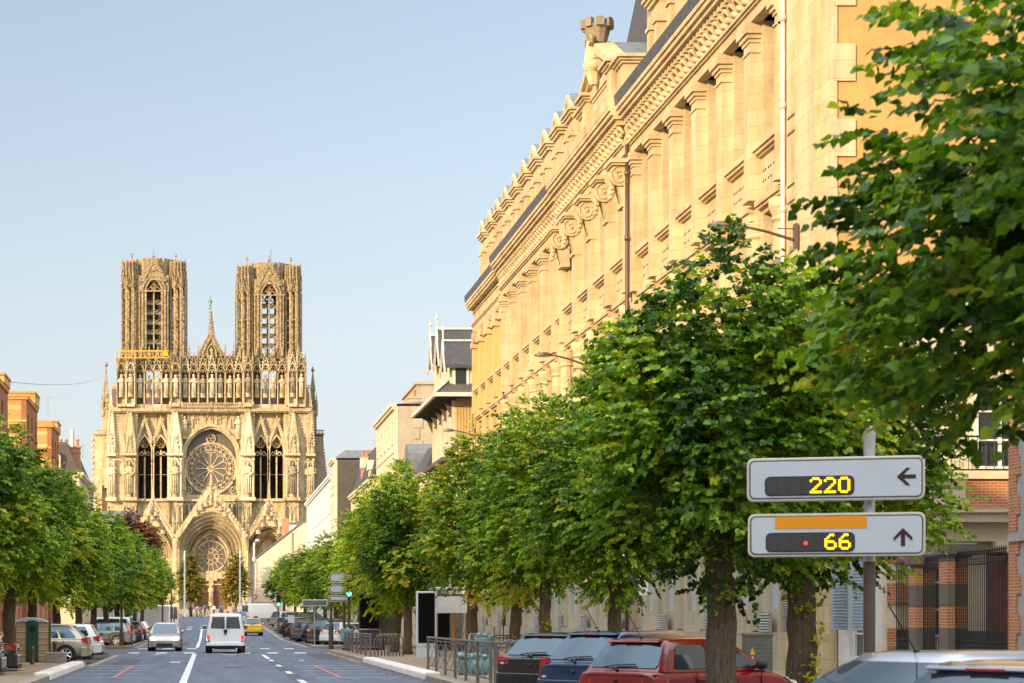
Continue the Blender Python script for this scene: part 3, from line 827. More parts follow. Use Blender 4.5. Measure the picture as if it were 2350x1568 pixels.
# --- gallery of kings
g = MB()
g.box(ux(287), ux(446), 0, 8, uz(1318), uz(930)); g.box(ux(1605), ux(1775), 0, 8, uz(1318), uz(930))
g.box(ux(712), ux(1352), 2.3, 8, uz(1318), uz(930))
for (x0, x1), cs in (((446, 712), (540, 605)), ((1352, 1605), (1455, 1518))):
    arch_wall(g, ux(x0), ux(x1), uz(1318), uz(930), 2.3, 3.2, [(ux(c), 24 * CK, uz(1300), uz(1040), 66 * CK) for c in cs], 6)
cb(g, 'wall')
kings = [(325, -1.1), (398, -1.4), (470, 0), (540, 0), (605, 0), (675, 0), (752, -1.4), (825, 0), (893, 0), (965, 0), (1035, 0), (1103, 0), (1175, 0), (1243, 0), (1318, -1.4), (1388, 0), (1455, 0), (1518, 0), (1585, 0), (1665, -1.4), (1732, -1.0)]
for k, (c, yo) in enumerate(kings):
    n = MB(); x = ux(c); hw = 33 * CK
    y0 = yo - .3; yb = yo + .35
    for sg in (-1, 1):
        n.tube([(x + sg * hw, yb - .25, uz(1300)), (x + sg * hw, yb - .25, uz(1020))], .15, 6)
        n.box(x + sg * hw - .12, x + sg * hw + .12, yb - .1, 2.35, uz(1300), uz(985))
        pinnacle(n, x + sg * hw, yb - .35, uz(1010), .36, (uz(930) - uz(1010)), 1.9, 3)
    arch_ring(n, x, uz(1030), hw * .70, 54 * CK, .34, y0, yb, None, 7)
    for sg in (-1, 1): arch_ring(n, x + sg * hw * .36, uz(1042), hw * .26, 18 * CK, .12, y0 + .1, yb - .1, None, 4)
    n.ring((x, (y0 + yb) / 2, uz(1008)), .36, .09, 'y', 10, 4)
    gable(n, x, y0 - .15, yb, uz(992), hw * .98, uz(898), .26, False, 4, .26)
    gm = MB()
    n.prism([(x - hw * .5, uz(975)), (x + hw * .5, uz(975)), (x, uz(925))], yb - .25, yb - .05)
    n.box(x - hw, x + hw, yo - .5, 2.3, uz(1312), uz(1290))
    n.box(x - hw, x + hw, yb, 2.35 if yo >= -.5 else .02, uz(985), uz(960))
    if yo < -.5: n.box(x - hw, x + hw, yb + .6, 0.02, uz(1300), uz(1000))
    cb(n, 'niche', mt[('cath', 'cath_pale', 'cath', 'cath_grey')[(k * 5 + k // 3) % 4]])
    put_statue(x, yo + .35, uz(1205), 4.4 if k % 3 else 4.2, k)

# --- central gable with its spirelet
g = MB()
gable(g, ux(1027), .6, 1.5, uz(905), 92 * CK, uz(735), .55, True, 12, .5, False)
g.prism([(ux(1027) - .28 * 2, uz(760)), (ux(1027) + .28 * 2, uz(760)), (ux(1022), uz(545))], 1.4, 2.5)
crockets(g, (ux(1027) + .56, uz(760)), (ux(1022), uz(545)), 1.9, 11, .36, -1)
crockets(g, (ux(1027) - .56, uz(760)), (ux(1022), uz(545)), 1.9, 8, .22, 1)
arch_ring(g, ux(1030), uz(870), .8, 1.3, .3, .3, .75, uz(900), 6)
for c in (858, 930, 1140, 1205): pinnacle(g, ux(c), 1, uz(930), .55, 1.3, 2.4, 3)
g.box(ux(832), ux(1232), 2, 3, uz(935), uz(900))
cb(g, 'gable')
put_statue(ux(1030), .5, uz(905), 1.9, 3)
a_ = MB(); a_.ball((ux(1020), 2, uz(520)), .32, 8); a_.lathe([(.05, 0), (.34, .2), (.26, .9), (.36, 1.35), (.1, 1.6)], (ux(1020), 2, uz(508)), 8); a_.ball((ux(1020), 2, uz(508) + 1.8), .2, 6)
a_.tube([(ux(1020), 2, uz(545)), (ux(1020), 2, uz(415))], .06, 5)
for sg in (-1, 1): a_.prism([(ux(1020) + sg * .15, uz(508) + 1.3), (ux(1020) + sg * .5, uz(508) + 1.5), (ux(1020) + sg * .3, uz(508) + .4)], 2.1, 2.2)
cb(a_, 'finial', mt['copper'])

# --- towers
def tower(c, dz, louvre_rows, seethru):
    T = MB()
    x = ux(c); top = uz(128) + dz; base = uz(935)
    zs = uz(392) + dz          # springing of the big window
    D = 14.0                   # depth
    y0 = .8
    def panel(mbx, u0, u1, yy0, yy1):
        mbx.box(u0, u1, yy0, yy1, base, top - 3.0)
    hw = 56 * CK
    jw = 118 * CK
    for yy in (y0, y0 + D - 1.6):
        arch_wall(T, x - jw, x + jw, base, uz(268) + dz, yy + .3, yy + 1.5, [(x, hw, base + .5, zs, 92 * CK)], 8)
        arch_ring(T, x, zs, hw, 92 * CK, .5, yy, yy + .35, base + 1, 8)
        arch_ring(T, x, zs, hw + .7, 112 * CK, .4, yy - .25, yy + .3, base + 1, 8)
        for sg in (-1, 1):
            for q in range(3):
                T.tube([(x + sg * (hw + .35 + q * .62), yy + .15, base + .6), (x + sg * (hw + .35 + q * .62), yy + .15, zs)], .17, 6)
            for q in range(20): T.cbox((x + sg * (hw + 1.0), yy + .0, base + 1.5 + q * (zs - base - 2) / 20), (.26, .2, .34))
        T.box(x - .16, x + .16, yy + .5, yy + .9, base, zs + 1.1)
        for sg in (-1, 1): arch_ring(T, x + sg * hw * .5, zs - .2, hw * .36, hw * .62, .2, yy + .5, yy + .9, None, 6)
        for q in range(4): T.ring((x + .55 * math.cos(q * PI / 2), yy + .7, zs + 1.75 + .55 * math.sin(q * PI / 2)), .52, .13, 'y', 12, 4)
        gable(T, x, yy - .35, yy + .1, uz(322) + dz, 92 * CK, uz(140) + dz, .42, False, 9, .4)
        T.prism([(x - 70 * CK, uz(310) + dz), (x + 70 * CK, uz(310) + dz), (x, uz(175) + dz)], yy - .1, yy + .1)
        T.ring((x, yy - .2, uz(212) + dz), .8, .13, 'y', 16, 4)
        T.box(x - jw - .1, x + jw + .1, yy - .1, yy + .3, zs - .2, zs + .1)
    # upper octagon behind the gables
    pr = []
    for k in range(8):
        a = PI / 8 + k * PI / 4
        pr.append((x + 6.1 * math.cos(a), y0 + D / 2 + 6.1 * math.sin(a)))
    T.prism(pr, uz(268) + dz - .01, top, 'z')
    # side walls with one tall opening each, open to the sky
    for sg in (-1, 1):
        xo = x + sg * (jw + .6)
        T.box(min(xo, xo - sg * 1.2), max(xo, xo - sg * 1.2), y0 + 3.0, y0 + 5.0, base, uz(268) + dz)
        T.box(min(xo, xo - sg * 1.2), max(xo, xo - sg * 1.2), y0 + D - 5.2, y0 + D - 3.2, base, uz(268) + dz)
        T.box(min(xo, xo - sg * 1.2), max(xo, xo - sg * 1.2), y0 + 4.99, y0 + D - 5.19, uz(420) + dz, uz(268) + dz)
    pinnacle(T, x, y0 - .1, uz(140) + dz, .35, .2, 1.9, 2)
    o = cb(T, 'tower')
    for k in range(louvre_rows):
        zc = uz(470 + 78 * k) + dz
        L = MB()
        L.hexa([(x - hw, y0 + .95, zc - .75), (x + hw, y0 + .95, zc - .75), (x + hw, y0 + 2.3, zc + .45), (x - hw, y0 + 2.3, zc + .45),
                (x - hw, y0 + .95, zc - .62), (x + hw, y0 + .95, zc - .62), (x + hw, y0 + 2.3, zc + .58), (x - hw, y0 + 2.3, zc + .58)])
        cb(L, 'louvre', mt['cath_dark'], o)
    if not seethru:
        F = MB(); F.box(x - jw + .4, x + jw - .4, y0 + D * .45, y0 + D * .55, base, uz(330) + dz); cb(F, 'bell_frame', mt['cath_in'], o)
    # four open corner turrets
    for sx in (-1, 1):
        for yy in (y0 + 1.9, y0 + D - 2.4):
            q = MB(); tx = x + sx * 190 * CK; rr_ = 62 * CK
            zt = top - 1.0
            for k in range(8):
                a = PI / 8 + k * PI / 4
                px, py = tx + rr_ * math.cos(a), yy + rr_ * math.sin(a)
                q.tube([(px, py, base), (px, py, zs + .8)], .30, 6)
                q.tube([(tx + rr_ * 1.12 * math.cos(a + .12), yy + rr_ * 1.12 * math.sin(a + .12), base), (tx + rr_ * 1.12 * math.cos(a + .12), yy + rr_ * 1.12 * math.sin(a + .12), zs + .5)], .14, 5)
                # little gable over each side
                a2 = a + PI / 8
                m0 = Vector((tx + rr_ * .97 * math.cos(a2), yy + rr_ * .97 * math.sin(a2), 0)); dr = Vector((-math.sin(a2), math.cos(a2), 0)); ou = Vector((math.cos(a2), math.sin(a2), 0))
                hw2 = rr_ * .40
                for sg in (-1, 1):
                    p = [m0 + dr * sg * hw2, m0 + dr * sg * (hw2 - .28), m0 - dr * sg * .0, m0 - dr * sg * .0]
                    zz = [zs + 1.2, zs + 1.2, zs + 3.9, zs + 4.6]
                    q.hexa([(p[0].x, p[0].y, zz[0]), (p[1].x, p[1].y, zz[1]), (p[2].x, p[2].y, zz[2]), (p[3].x, p[3].y, zz[3])] +
                           [((p[i] + ou * .3).x, (p[i] + ou * .3).y, zz[i]) for i in range(4)])
                    # trefoil heads of the slits
                    q.tube([(m0 + dr * sg * hw2 * .95 + Vector((0, 0, zs - .2))), (m0 + dr * sg * hw2 * .6 + Vector((0, 0, zs + .6))), (m0 + Vector((0, 0, zs + 1.3)))], .16, 4)
                pinnacle(q, tx + rr_ * 1.1 * math.cos(a), yy + rr_ * 1.1 * math.sin(a), zs + .8, .34, 2.6, 2.6, 3)
            q.lathe([(rr_ * 1.02, zs + .9), (rr_ * 1.02, zs + 1.5), (rr_ * .95, zs + 1.6), (rr_ * .88, zt - .4), (rr_ * .95, zt - .2), (rr_ * .95, zt + .15), (.2, zt + .3)], (tx, yy, 0), 8)
            for k in range(16):
                a = k * PI / 8
                q.tube([(tx + rr_ * .97 * math.cos(a), yy + rr_ * .97 * math.sin(a), zs + 1.5), (tx + rr_ * .99 * math.cos(a), yy + rr_ * .99 * math.sin(a), zt - .1)], .13, 4)
                if k % 2: pinnacle(q, tx + rr_ * 1.0 * math.cos(a), yy + rr_ * 1.0 * math.sin(a), zt - 1.6, .3, 1.2, 1.5, 2)
            q.lathe([(rr_ * .42, base), (rr_ * .42, zs + 1)], (tx + sx * .15, yy, 0), 8)
            for k in range(14):
                a = k * .8; q.cbox((tx + rr_ * .6 * math.cos(a), yy + rr_ * .6 * math.sin(a), base + 1 + k * 1.35), (rr_ * .9, .4, .15), rz=a)
            for k in range(3): 
                zz = base + 4 + k * 5.0
                q.ring((tx, yy, zz), rr_, .12, 'z', 8, 4)
            q.tube([(tx - sx * .5, yy - .6, zt), (tx - sx * .5, yy - .6, zt + 2.2)], .09, 5); q.ball((tx - sx * .5, yy - .6, zt + 1.5), .28, 6); q.cbox((tx - sx * .5, yy - .6, zt + 1.9), (.7, .2, .16))
            cb(q, 'turret', parent=o)
    # ring of pinnacles hiding the foot of the tower
    P = MB()
    for k in range(8):
        pinnacle(P, x + (k - 3.5) * 66 * CK, -.2, uz(960), .5, 1.6, 2.6, 3)
        gable(P, x + (k - 3.5) * 66 * CK, .1, .4, uz(930), 26 * CK, uz(850), .2, True, 3, .24)
    P.box(x - 8.2, x + 8.2, .4, 15, uz(960), uz(932))
    cb(P, 'tower_foot', parent=o)
tower(577, 0, 6, False)
tower(1484, -.95, 6, True)
m_ = MB(); m_.tube([(ux(1503), 6, uz(165)), (ux(1503), 6, uz(35))], .05, 4); cb(m_, 'lightning_rod', mt['iron'])

# --- portals
def portal(xc, w0, w1, ap0, ap1, sp0, sp1, yf, yb, gap, gbase, ghw, n, y_g):
    P = MB()
    x = xc; N = n
    for i in range(N):
        t = i / (N - 1); t2 = (i + 1) / (N - 1)
        w = (w0 + (w1 - w0) * t) * CK; step = (w0 - w1) / (N - 1) * CK
        zs = uz(sp0 + (sp1 - sp0) * t); rise = uz(ap0 + (ap1 - ap0) * t) - zs
        ya = yf + (yb - yf) * t; yb_ = yf + (yb - yf) * (t2) + .05
        arch_ring(P, x, zs, w, rise, step * 1.02, ya, yb_ + .3, 0, 12, step * 1.1)
        # carved figures along each order
        pts = arch_pts(x, zs, w + step * .45, rise + step * .5, 12)
        acc = 0; rn = random.Random(i)
        for a, c in zip(pts, pts[1:]):
            for f in ((.25, .75) if w > 4 else (.5,)):
                cx_, cz_ = a[0] + (c[0] - a[0]) * f, a[1] + (c[1] - a[1]) * f
                ang = math.atan2(c[1] - a[1], c[0] - a[0])
                P.cbox((cx_, ya - .08, cz_), (.62, .55, step * .50), ry=-ang)
                P.cbox((cx_ + .42 * math.cos(ang), ya - .1, cz_ + .42 * math.sin(ang)), (.16, .46, step * .8), ry=-ang)
        # jamb figures
        if i < N - 1:
            for sg in (-1, 1):
                jx = x + sg * (w - step * .25)
                P.lathe([(.30, 2.6), (.24, 4.0), (.30, 5.4), (.13, 5.7)], (jx, ya + .1, 0), 6); P.ball((jx, ya + .1, 6.0), .2, 6)
                P.box(jx - .3, jx + .3, ya - .2, ya + .5, 0, 2.5); P.cbox((jx, ya + .05, 6.8), (.6, .6, .6))
    o = cb(P, 'portal')
    G = MB()
    zb = uz(gbase)
    # outer face of the gable around the arch, then its bars, crockets and crowning sculpture
    pts = arch_pts(x, uz(sp0), w0 * CK + .3, uz(ap0) - uz(sp0) + .35, 12)
    top = uz(gap)
    def roofz(px):
        return zb + (top - zb) * max(0, 1 - abs(px - x) / (ghw * CK))
    for a, c in zip(pts, pts[1:]):
        za, zc = max(roofz(a[0]), a[1] + .02), max(roofz(c[0]), c[1] + .02)
        G.hexa([(a[0], yf - .1, a[1]), (c[0], yf - .1, c[1]), (c[0], yf + .6, c[1]), (a[0], yf + .6, a[1]), (a[0], yf - .1, za), (c[0], yf - .1, zc), (c[0], yf + .6, zc), (a[0], yf + .6, za)])
    gable(G, x, yf - .5, yf + .5, zb, ghw * CK, top, .62, False, 16, .62)
    cb(G, 'portal_gable', parent=o)
    return o
pc = portal(ux(1027), 262, 128, 2148, 2310, 2425, 2485, -6.5, -.6, 1955, 2345, 272, 7, -6)
# crowning group in the central gable
for k, (dx, z, h) in enumerate(((0, 2085, 2.6), (-38, 2095, 2.3), (38, 2095, 2.3), (-75, 2125, 2.2), (75, 2125, 2.2), (-110, 2170, 2.1), (110, 2170, 2.1), (0, 1990, 1.6))):
    put_statue(ux(1027 + dx), -6.85, uz(z) + .6, h, k)
cg = MB()
for k in range(9):
    dx = (k - 4) * 25
    pinnacle(cg, ux(1027 + dx), -6.6, uz(2060 + abs(k - 4) * 28), .42, 1.2, 3.4 - .15 * abs(k - 4), 4)
pinnacle(cg, ux(1027), -6.4, uz(1965), .7, 1.0, 4.2, 6)
cb(cg, 'gable_pinnacles', parent=pc)
# tympanum rose, lintel, doors, trumeau
ty = MB(); ty.box(ux(899), ux(1155), -.3, .2, uz(2612), uz(2300)); cb(ty, 'tympanum_glass', mt['lead'], pc)
tyr = MB()
RZ = uz(2482); Rr = 121 * CK
tyr.ring((0, -.45, RZ), Rr, .2, 'y', 44, 5)
for k in range(16):
    a = 2 * PI * (k + .5) / 16; tyr.tube([(Rr * .47 * math.cos(a), -.45, RZ + Rr * .47 * math.sin(a)), (Rr * math.cos(a), -.45, RZ + Rr * math.sin(a))], .10, 4)
    a2 = 2 * PI * k / 16; tyr.tube([(Rr * .47 * math.cos(a), -.45, RZ + Rr * .47 * math.sin(a)), (Rr * .58 * math.cos(a + PI / 16), -.45, RZ + Rr * .58 * math.sin(a + PI / 16)), (Rr * .47 * math.cos(a + PI / 8), -.45, RZ + Rr * .47 * math.sin(a + PI / 8))], .09, 4)
for k in range(8):
    a = 2 * PI * k / 8
    c_ = (Rr * .38 * math.cos(a), -.45, RZ + Rr * .38 * math.sin(a))
    tyr.ring(c_, Rr * .13, .085, 'y', 8, 4)
    a2 = a + PI / 8; tyr.tube([(Rr * .16 * math.cos(a2), -.45, RZ + Rr * .16 * math.sin(a2)), (Rr * .5 * math.cos(a2), -.45, RZ + Rr * .5 * math.sin(a2))], .08, 4)
tyr.ring((0, -.45, RZ), Rr * .19, .09, 'y', 16, 4)
tyr.ring((ux(1020), -.45, uz(2335)), 33 * CK, .12, 'y', 16, 4)
for q in range(3): tyr.ring((ux(1020) + .34 * math.cos(PI / 2 + q * 2.094), -.45, uz(2335) + .34 * math.sin(PI / 2 + q * 2.094)), .36, .08, 'y', 10, 4)
for sg in (-1, 1): tyr.ring((sg * 100 * CK, -.45, uz(2582)), .55, .09, 'y', 12, 4)
cb(tyr, 'rose_tracery', parent=pc)
ln = MB(); ln.box(ux(899), ux(1155), -.7, .5, uz(2655), uz(2610)); ln.box(ux(895), ux(1160), -.85, .4, uz(2612), uz(2602)); ln.box(ux(1010), ux(1046), -.9, .4, 0, uz(2655))
ln.box(ux(985), ux(1075), -.75, .3, uz(2672), uz(2655)); ln.box(ux(899), ux(1155), -.55, .0, uz(2705), uz(2695))
cb(ln, 'lintel', parent=pc)
put_statue(ux(1028), -1.2, uz(2840), 4.0, 2)
for x0, x1 in ((905, 1010), (1046, 1150)):
    d = MB(); d.box(ux(x0), ux(x1), -.25, -.05, 0, uz(2705)); 
    for k in range(5): d.box(ux(x0) + .1, ux(x1) - .1, -.3, -.24, .8 + k * 1.1, .9 + k * 1.1)
    d.box(ux((x0 + x1) / 2) - .04, ux((x0 + x1) / 2) + .04, -.31, -.24, 0, uz(2705))
    cb(d, 'door', mt['door_red'], pc)
    d = MB(); d.box(ux(x0), ux(x1), -.25, -.05, uz(2694), uz(2656)); cb(d, 'transom', mt['door_red'], pc)
for c in (577, 1475):
    po = portal(ux(c), 160, 84, 2262, 2345, 2450, 2490, -5.4, -.4, 2070, 2350, 172, 6, -5)
    ty = MB(); ty.box(ux(c - 84), ux(c + 84), -.1, .4, uz(2660), uz(2340)); cb(ty, 'tympanum', mt['cath'], po)
    tr_ = MB(); tr_.ring((ux(c), -.2, uz(2520)), 50 * CK, .12, 'y', 24, 4); tr_.box(ux(c - 84), ux(c + 84), -.5, .3, uz(2665), uz(2630)); tr_.lathe([(1e-5, 0), (48 * CK, 0)], (ux(c), -.14, uz(2520)), 20, 'y', caps=False); cb(tr_, 'tracery', mt['lead'], po)
    d = MB(); d.box(ux(c - 80), ux(c + 80), -.2, .3, 0, uz(2665)); cb(d, 'door', mt['door_red'], po)
    for k, (dx, z, h) in enumerate(((0, 2180, 3.4), (-45, 2235, 2.6), (45, 2235, 2.6), (-25, 2150, 2.0), (25, 2150, 2.0), (-80, 2290, 2.2), (80, 2290, 2.2))):
        put_statue(ux(c + dx), -5.7, uz(z) + .2, h, k)
    q = MB(); pinnacle(q, ux(c), -5.2, uz(2075), .7, 1.2, 4.0, 6); cb(q, 'gable_pinnacles', parent=po)
# buttress masses and pinnacle clusters between the portals
for c in (755, 1292, 392, 1660):
    q = MB()
    q.box(ux(c - 26), ux(c + 26), -6.3, .5, 0, uz(2345))
    for k in range(4):
        yy = -6.2 + (k % 2) * .9; xx = ux(c - 22 + 15 * k)
        q.tube([(xx, yy, uz(2345)), (xx, yy, uz(2215))], .17, 6)
        pinnacle(q, xx, yy, uz(2215), .42, .5, 2.6, 3)
    q.box(ux(c - 24), ux(c + 24), -6.3, -5.0, uz(2222), uz(2212))
    pinnacle(q, ux(c), -5.4, uz(2190), .6, .6, 3.0, 4)
    for sg in (-1, 1):
        q.lathe([(.32, 2.6), (.25, 4.0), (.3, 5.4), (.13, 5.7)], (ux(c) + sg * .5, -6.5, 0), 6); q.ball((ux(c) + sg * .5, -6.5, 6.0), .2, 6)
    q.tube([(ux(c), -6.4, 7), (ux(c), -6.4, uz(2345))], .2, 6)
    cb(q, 'buttress')
    q = MB()      # blind arcaded panel above
    q.box(ux(c - 54), ux(c + 54), -1.6, .5, uz(2345), uz(2036))
    for k in range(3):
        arch_ring(q, ux(c - 33 + 33 * k), uz(2110), 11 * CK, 22 * CK, .22, -2.0, -1.5, uz(2215), 5)
    q.box(ux(c - 58), ux(c + 58), -1.9, .5, uz(2052), uz(2040))
    cb(q, 'pier_panel')
for c in (838, 876, 1176, 1212):
    q = MB(); q.box(ux(c - 12), ux(c + 12), .35, .55, uz(2200), uz(2080)); w_ = cb(q, 'slit_window', mt['lead'])
    q = MB(); arch_ring(q, ux(c), uz(2085), 12 * CK, 22 * CK, .2, .1, .5, uz(2200), 5); cb(q, 'frame', parent=w_)

# --- flanks: shoulders, flank pinnacles, transept roof
L = MB(); L.box(ux(96), ux(238), 8, 40, 0, uz(1500)); L.box(ux(88), ux(238), 7.6, 9, uz(1500), uz(1488))
L.box(ux(100), ux(160), 6.0, 8, 0, uz(1900)); 
L.add([(ux(180), 5.4, uz(1930)), (ux(228), 5.4, uz(1930)), (ux(228), 8, uz(1930)), (ux(180), 8, uz(1930)), (ux(204), 7.5, uz(1560))], [(0, 1, 4), (1, 2, 4), (2, 3, 4), (3, 0, 4)])
for i in range(9): L.box(ux(97 + i * 15), ux(102 + i * 15), 7.8, 8.1, uz(1488), uz(1466))
L.box(ux(92), ux(226), 7.7, 8.2, uz(1466), uz(1459))
for i in range(8): L.ball((ux(92) - .3, 8 + i * .3, uz(1540 + i * 45)), .4, 5)
cb(L, 'flank')
Rk = MB(); Rk.box(ux(1828), ux(1925), 8, 40, 0, uz(1500)); Rk.box(ux(1828), ux(1932), 7.6, 9, uz(1500), uz(1488))
for i in range(8): Rk.box(ux(1832 + i * 12), ux(1837 + i * 12), 7.8, 8.1, uz(1488), uz(1468))
Rk.box(ux(1828), ux(1928), 7.7, 8.2, uz(1468), uz(1460))
for k in range(3):
    yy = 6.5 + k * 7
    Rk.prism([(ux(1838), 0), (ux(1965), 0), (ux(1962), uz(2030)), (ux(1935), uz(1700)), (ux(1905), uz(1520)), (ux(1838), uz(1520))], yy, yy + 1.6)
    crockets(Rk, (ux(1962), uz(2030)), (ux(1905), uz(1520)), yy + .8, 22, .42, -1)
for k in range(3):
    arch_ring(Rk, ux(1870 + k * 32), uz(1925), 12 * CK, 24 * CK, .25, 7.3, 8.02, uz(1990), 5)
cb(Rk, 'flank', mt['cath_dark'])  # darker than the left flank: shade put into the stone colour
for c, zt, lean in ((185, 905, 0), (1845, 945, 0)):
    q = MB(); x = ux(c)
    m_ = mt['cath'] if c < 1000 else mt['cath_dark']  # the right pinnacle takes the darker stone as painted shade
    q.box(x - .85, x + .85, 10, 11.7, uz(1500), uz(1330))
    for sx in (-1, 1):
        pinnacle(q, x + sx * .85, 10.0, uz(1345), .55, 2.5, 3.0, 4)
    q.box(x - .6, x + .6, 10.2, 11.4, uz(1330), uz(1210))
    for k in range(2): gable(q, x, 9.7, 10.1, uz(1330 - k * 100), .8, uz(1270 - k * 100), .2, True, 3, .25)
    pinnacle(q, x, 10.8, uz(1215), 1.05, 2.2, uz(zt + 30) - uz(1215) - 2.2, 9)
    q.tube([(x, 10.8, uz(zt + 40)), (x, 10.8, uz(zt))], .16, 5); q.ball((x, 10.8, uz(zt + 26)), .42, 7)
    cb(q, 'pinnacle', m_)
rf = MB(); rf.prism([(12, uz(1335)), (30, uz(1335)), (21, uz(1078))], ux(214), ux(1830), 'x'); ro_ = cb(rf, 'roof', mt['cath_roof'])
rc_ = MB()
for k in range(5):
    for x0 in (218, 1790):
        x = ux(x0 + k * 12); rc_.tube([(x, 21, uz(1078)), (x, 21, uz(1052))], .07, 4); rc_.ring((x, 21, uz(1068)), .25, .05, 'y', 8, 4)
        rc_.cbox((x, 21, uz(1050)), (.3, .1, .2))
cb(rc_, 'ridge_crest', mt['yellowsteel'], ro_)

# yellow lattice boom across the foot of the left tower
tb = MB()
xa, xb = ux(288), ux(700)
for y in (-2.6, -3.4):
    for z in (uz(885), uz(938)): tb.tube([(xa, y, z), (xb, y, z)], .075, 5)
n = 11
for k in range(n):
    x0 = xa + (xb - xa) * k / n; x1 = xa + (xb - xa) * (k + 1) / n; xm = (x0 + x1) / 2
    for y in (-2.6, -3.4):
        tb.tube([(x0, y, uz(938)), (xm, y, uz(885)), (x1, y, uz(938))], .05, 4)
    tb.tube([(x0, -2.6, uz(938)), (x0, -3.4, uz(938))], .08, 4)
tb.box(xb - 1.4, xb - .2, -3.2, -2.8, uz(925), uz(882))
tb.v = [(p[0] + CATH.location.x, p[1] + 430, p[2] + 3.2) for p in tb.v]
o = tb.build('lattice_boom', mt['yellowsteel'], base=(CATH.location.x + (xa + xb) / 2, 427, 3.2 + uz(938)))
tag(o, 'yellow steel lattice boom lying across the foot of the left cathedral tower', 'lattice boom')
# ---------------------------------------------------------------- long stone school building on the right
XF = 17.9
Y0, Y1 = 54.6, 127.5
SCH = thing('school_building', 'long ochre stone school building with pilasters, dormers and a crowned central attic', 'building', (XF, 54.6, 0))
def sb(mb, name, mat=None, parent=None, **k): return mb.build(name, mat or mt['school'], parent or SCH, world=True, **k)
def skin(mb, O, U, N, u0, u1, z0, z1, ops, depth):
    """facade sheet with recessed openings: O origin, U along, N outward"""
    us = sorted(set([u0, u1] + [o[0] for o in ops] + [o[1] for o in ops])); zs = sorted(set([z0, z1] + [o[2] for o in ops] + [o[3] for o in ops]))
    us = [u for u in us if u0 <= u <= u1]; zs = [z for z in zs if z0 <= z <= z1]
    def P(u, z, d=0): return (O[0] + U[0] * u - N[0] * d, O[1] + U[1] * u - N[1] * d, z)
    for a, b in zip(us, us[1:]):
        z = zs[0]; run = None
        for c, d in zip(zs, zs[1:]):
            um, zm = (a + b) / 2, (c + d) / 2
            hole = any(o[0] < um < o[1] and o[2] < zm < o[3] for o in ops)
            if not hole:
                if run is None: run = c
            else:
                if run is not None: mb.quad(P(a, run), P(b, run), P(b, c), P(a, c)); run = None
        if run is not None: mb.quad(P(a, run), P(b, run), P(b, zs[-1]), P(a, zs[-1]))
    for o in ops:
        a, b, c, d = o[:4]
        mb.quad(P(a, c), P(a, d), P(a, d, depth), P(a, c, depth)); mb.quad(P(b, c), P(b, d), P(b, d, depth), P(b, c, depth))
        mb.quad(P(a, c), P(b, c), P(b, c, depth), P(a, c, depth)); mb.quad(P(a, d), P(b, d), P(b, d, depth), P(a, d, depth))
def window_fill(parent, O, U, N, a, b, c, d, depth, frame='frame_white', nm='window', bars=1, cross=2, world=True):
    f = MB()
    t = .07
    def bx(u0, u1, z0, z1, d0, d1):
        ps = []
        for z in (z0, z1):
            for (u, dd) in ((u0, d0), (u1, d0), (u1, d1), (u0, d1)):
                ps.append((O[0] + U[0] * u - N[0] * dd, O[1] + U[1] * u - N[1] * dd, z))
        f.hexa(ps)
    d0, d1 = depth - .09, depth - .02
    bx(a, a + t, c, d, d0, d1); bx(b - t, b, c, d, d0, d1); bx(a + t, b - t, c, c + t, d0, d1); bx(a + t, b - t, d - t, d, d0, d1)
    for k in range(bars):
        u = a + (b - a) * (k + 1) / (bars + 1); bx(u - t * .6, u + t * .6, c + t, d - t, d0 + .004, d1)
    for k in range(cross):
        z = c + (d - c) * (k + 1) / (cross + 1)
        bx(a + t, b - t, z - .025, z + .025, d0 + .012, d1)
    o = f.build(nm, mt[frame], parent, world=world)
    g = MB()
    def P(u, z, dd): return (O[0] + U[0] * u - N[0] * dd, O[1] + U[1] * u - N[1] * dd, z)
    g.quad(P(a, c, depth - .03), P(b, c, depth - .03), P(b, d, depth - .03), P(a, d, depth - .03))
    g.build('pane', mt['pane'], o, world=world)
    return o
O_ = (XF, 0); U_ = (0, 1); N_ = (-1, 0)
BAY = 3.48
ZS = 16.85; ZB = 21.0      # sill and beam of the top storey
# core mass
c = MB()
c.box(XF + 1.05, 40, Y0 + .3, Y1 - .3, 0, 23.0)
sb(c, 'wall')
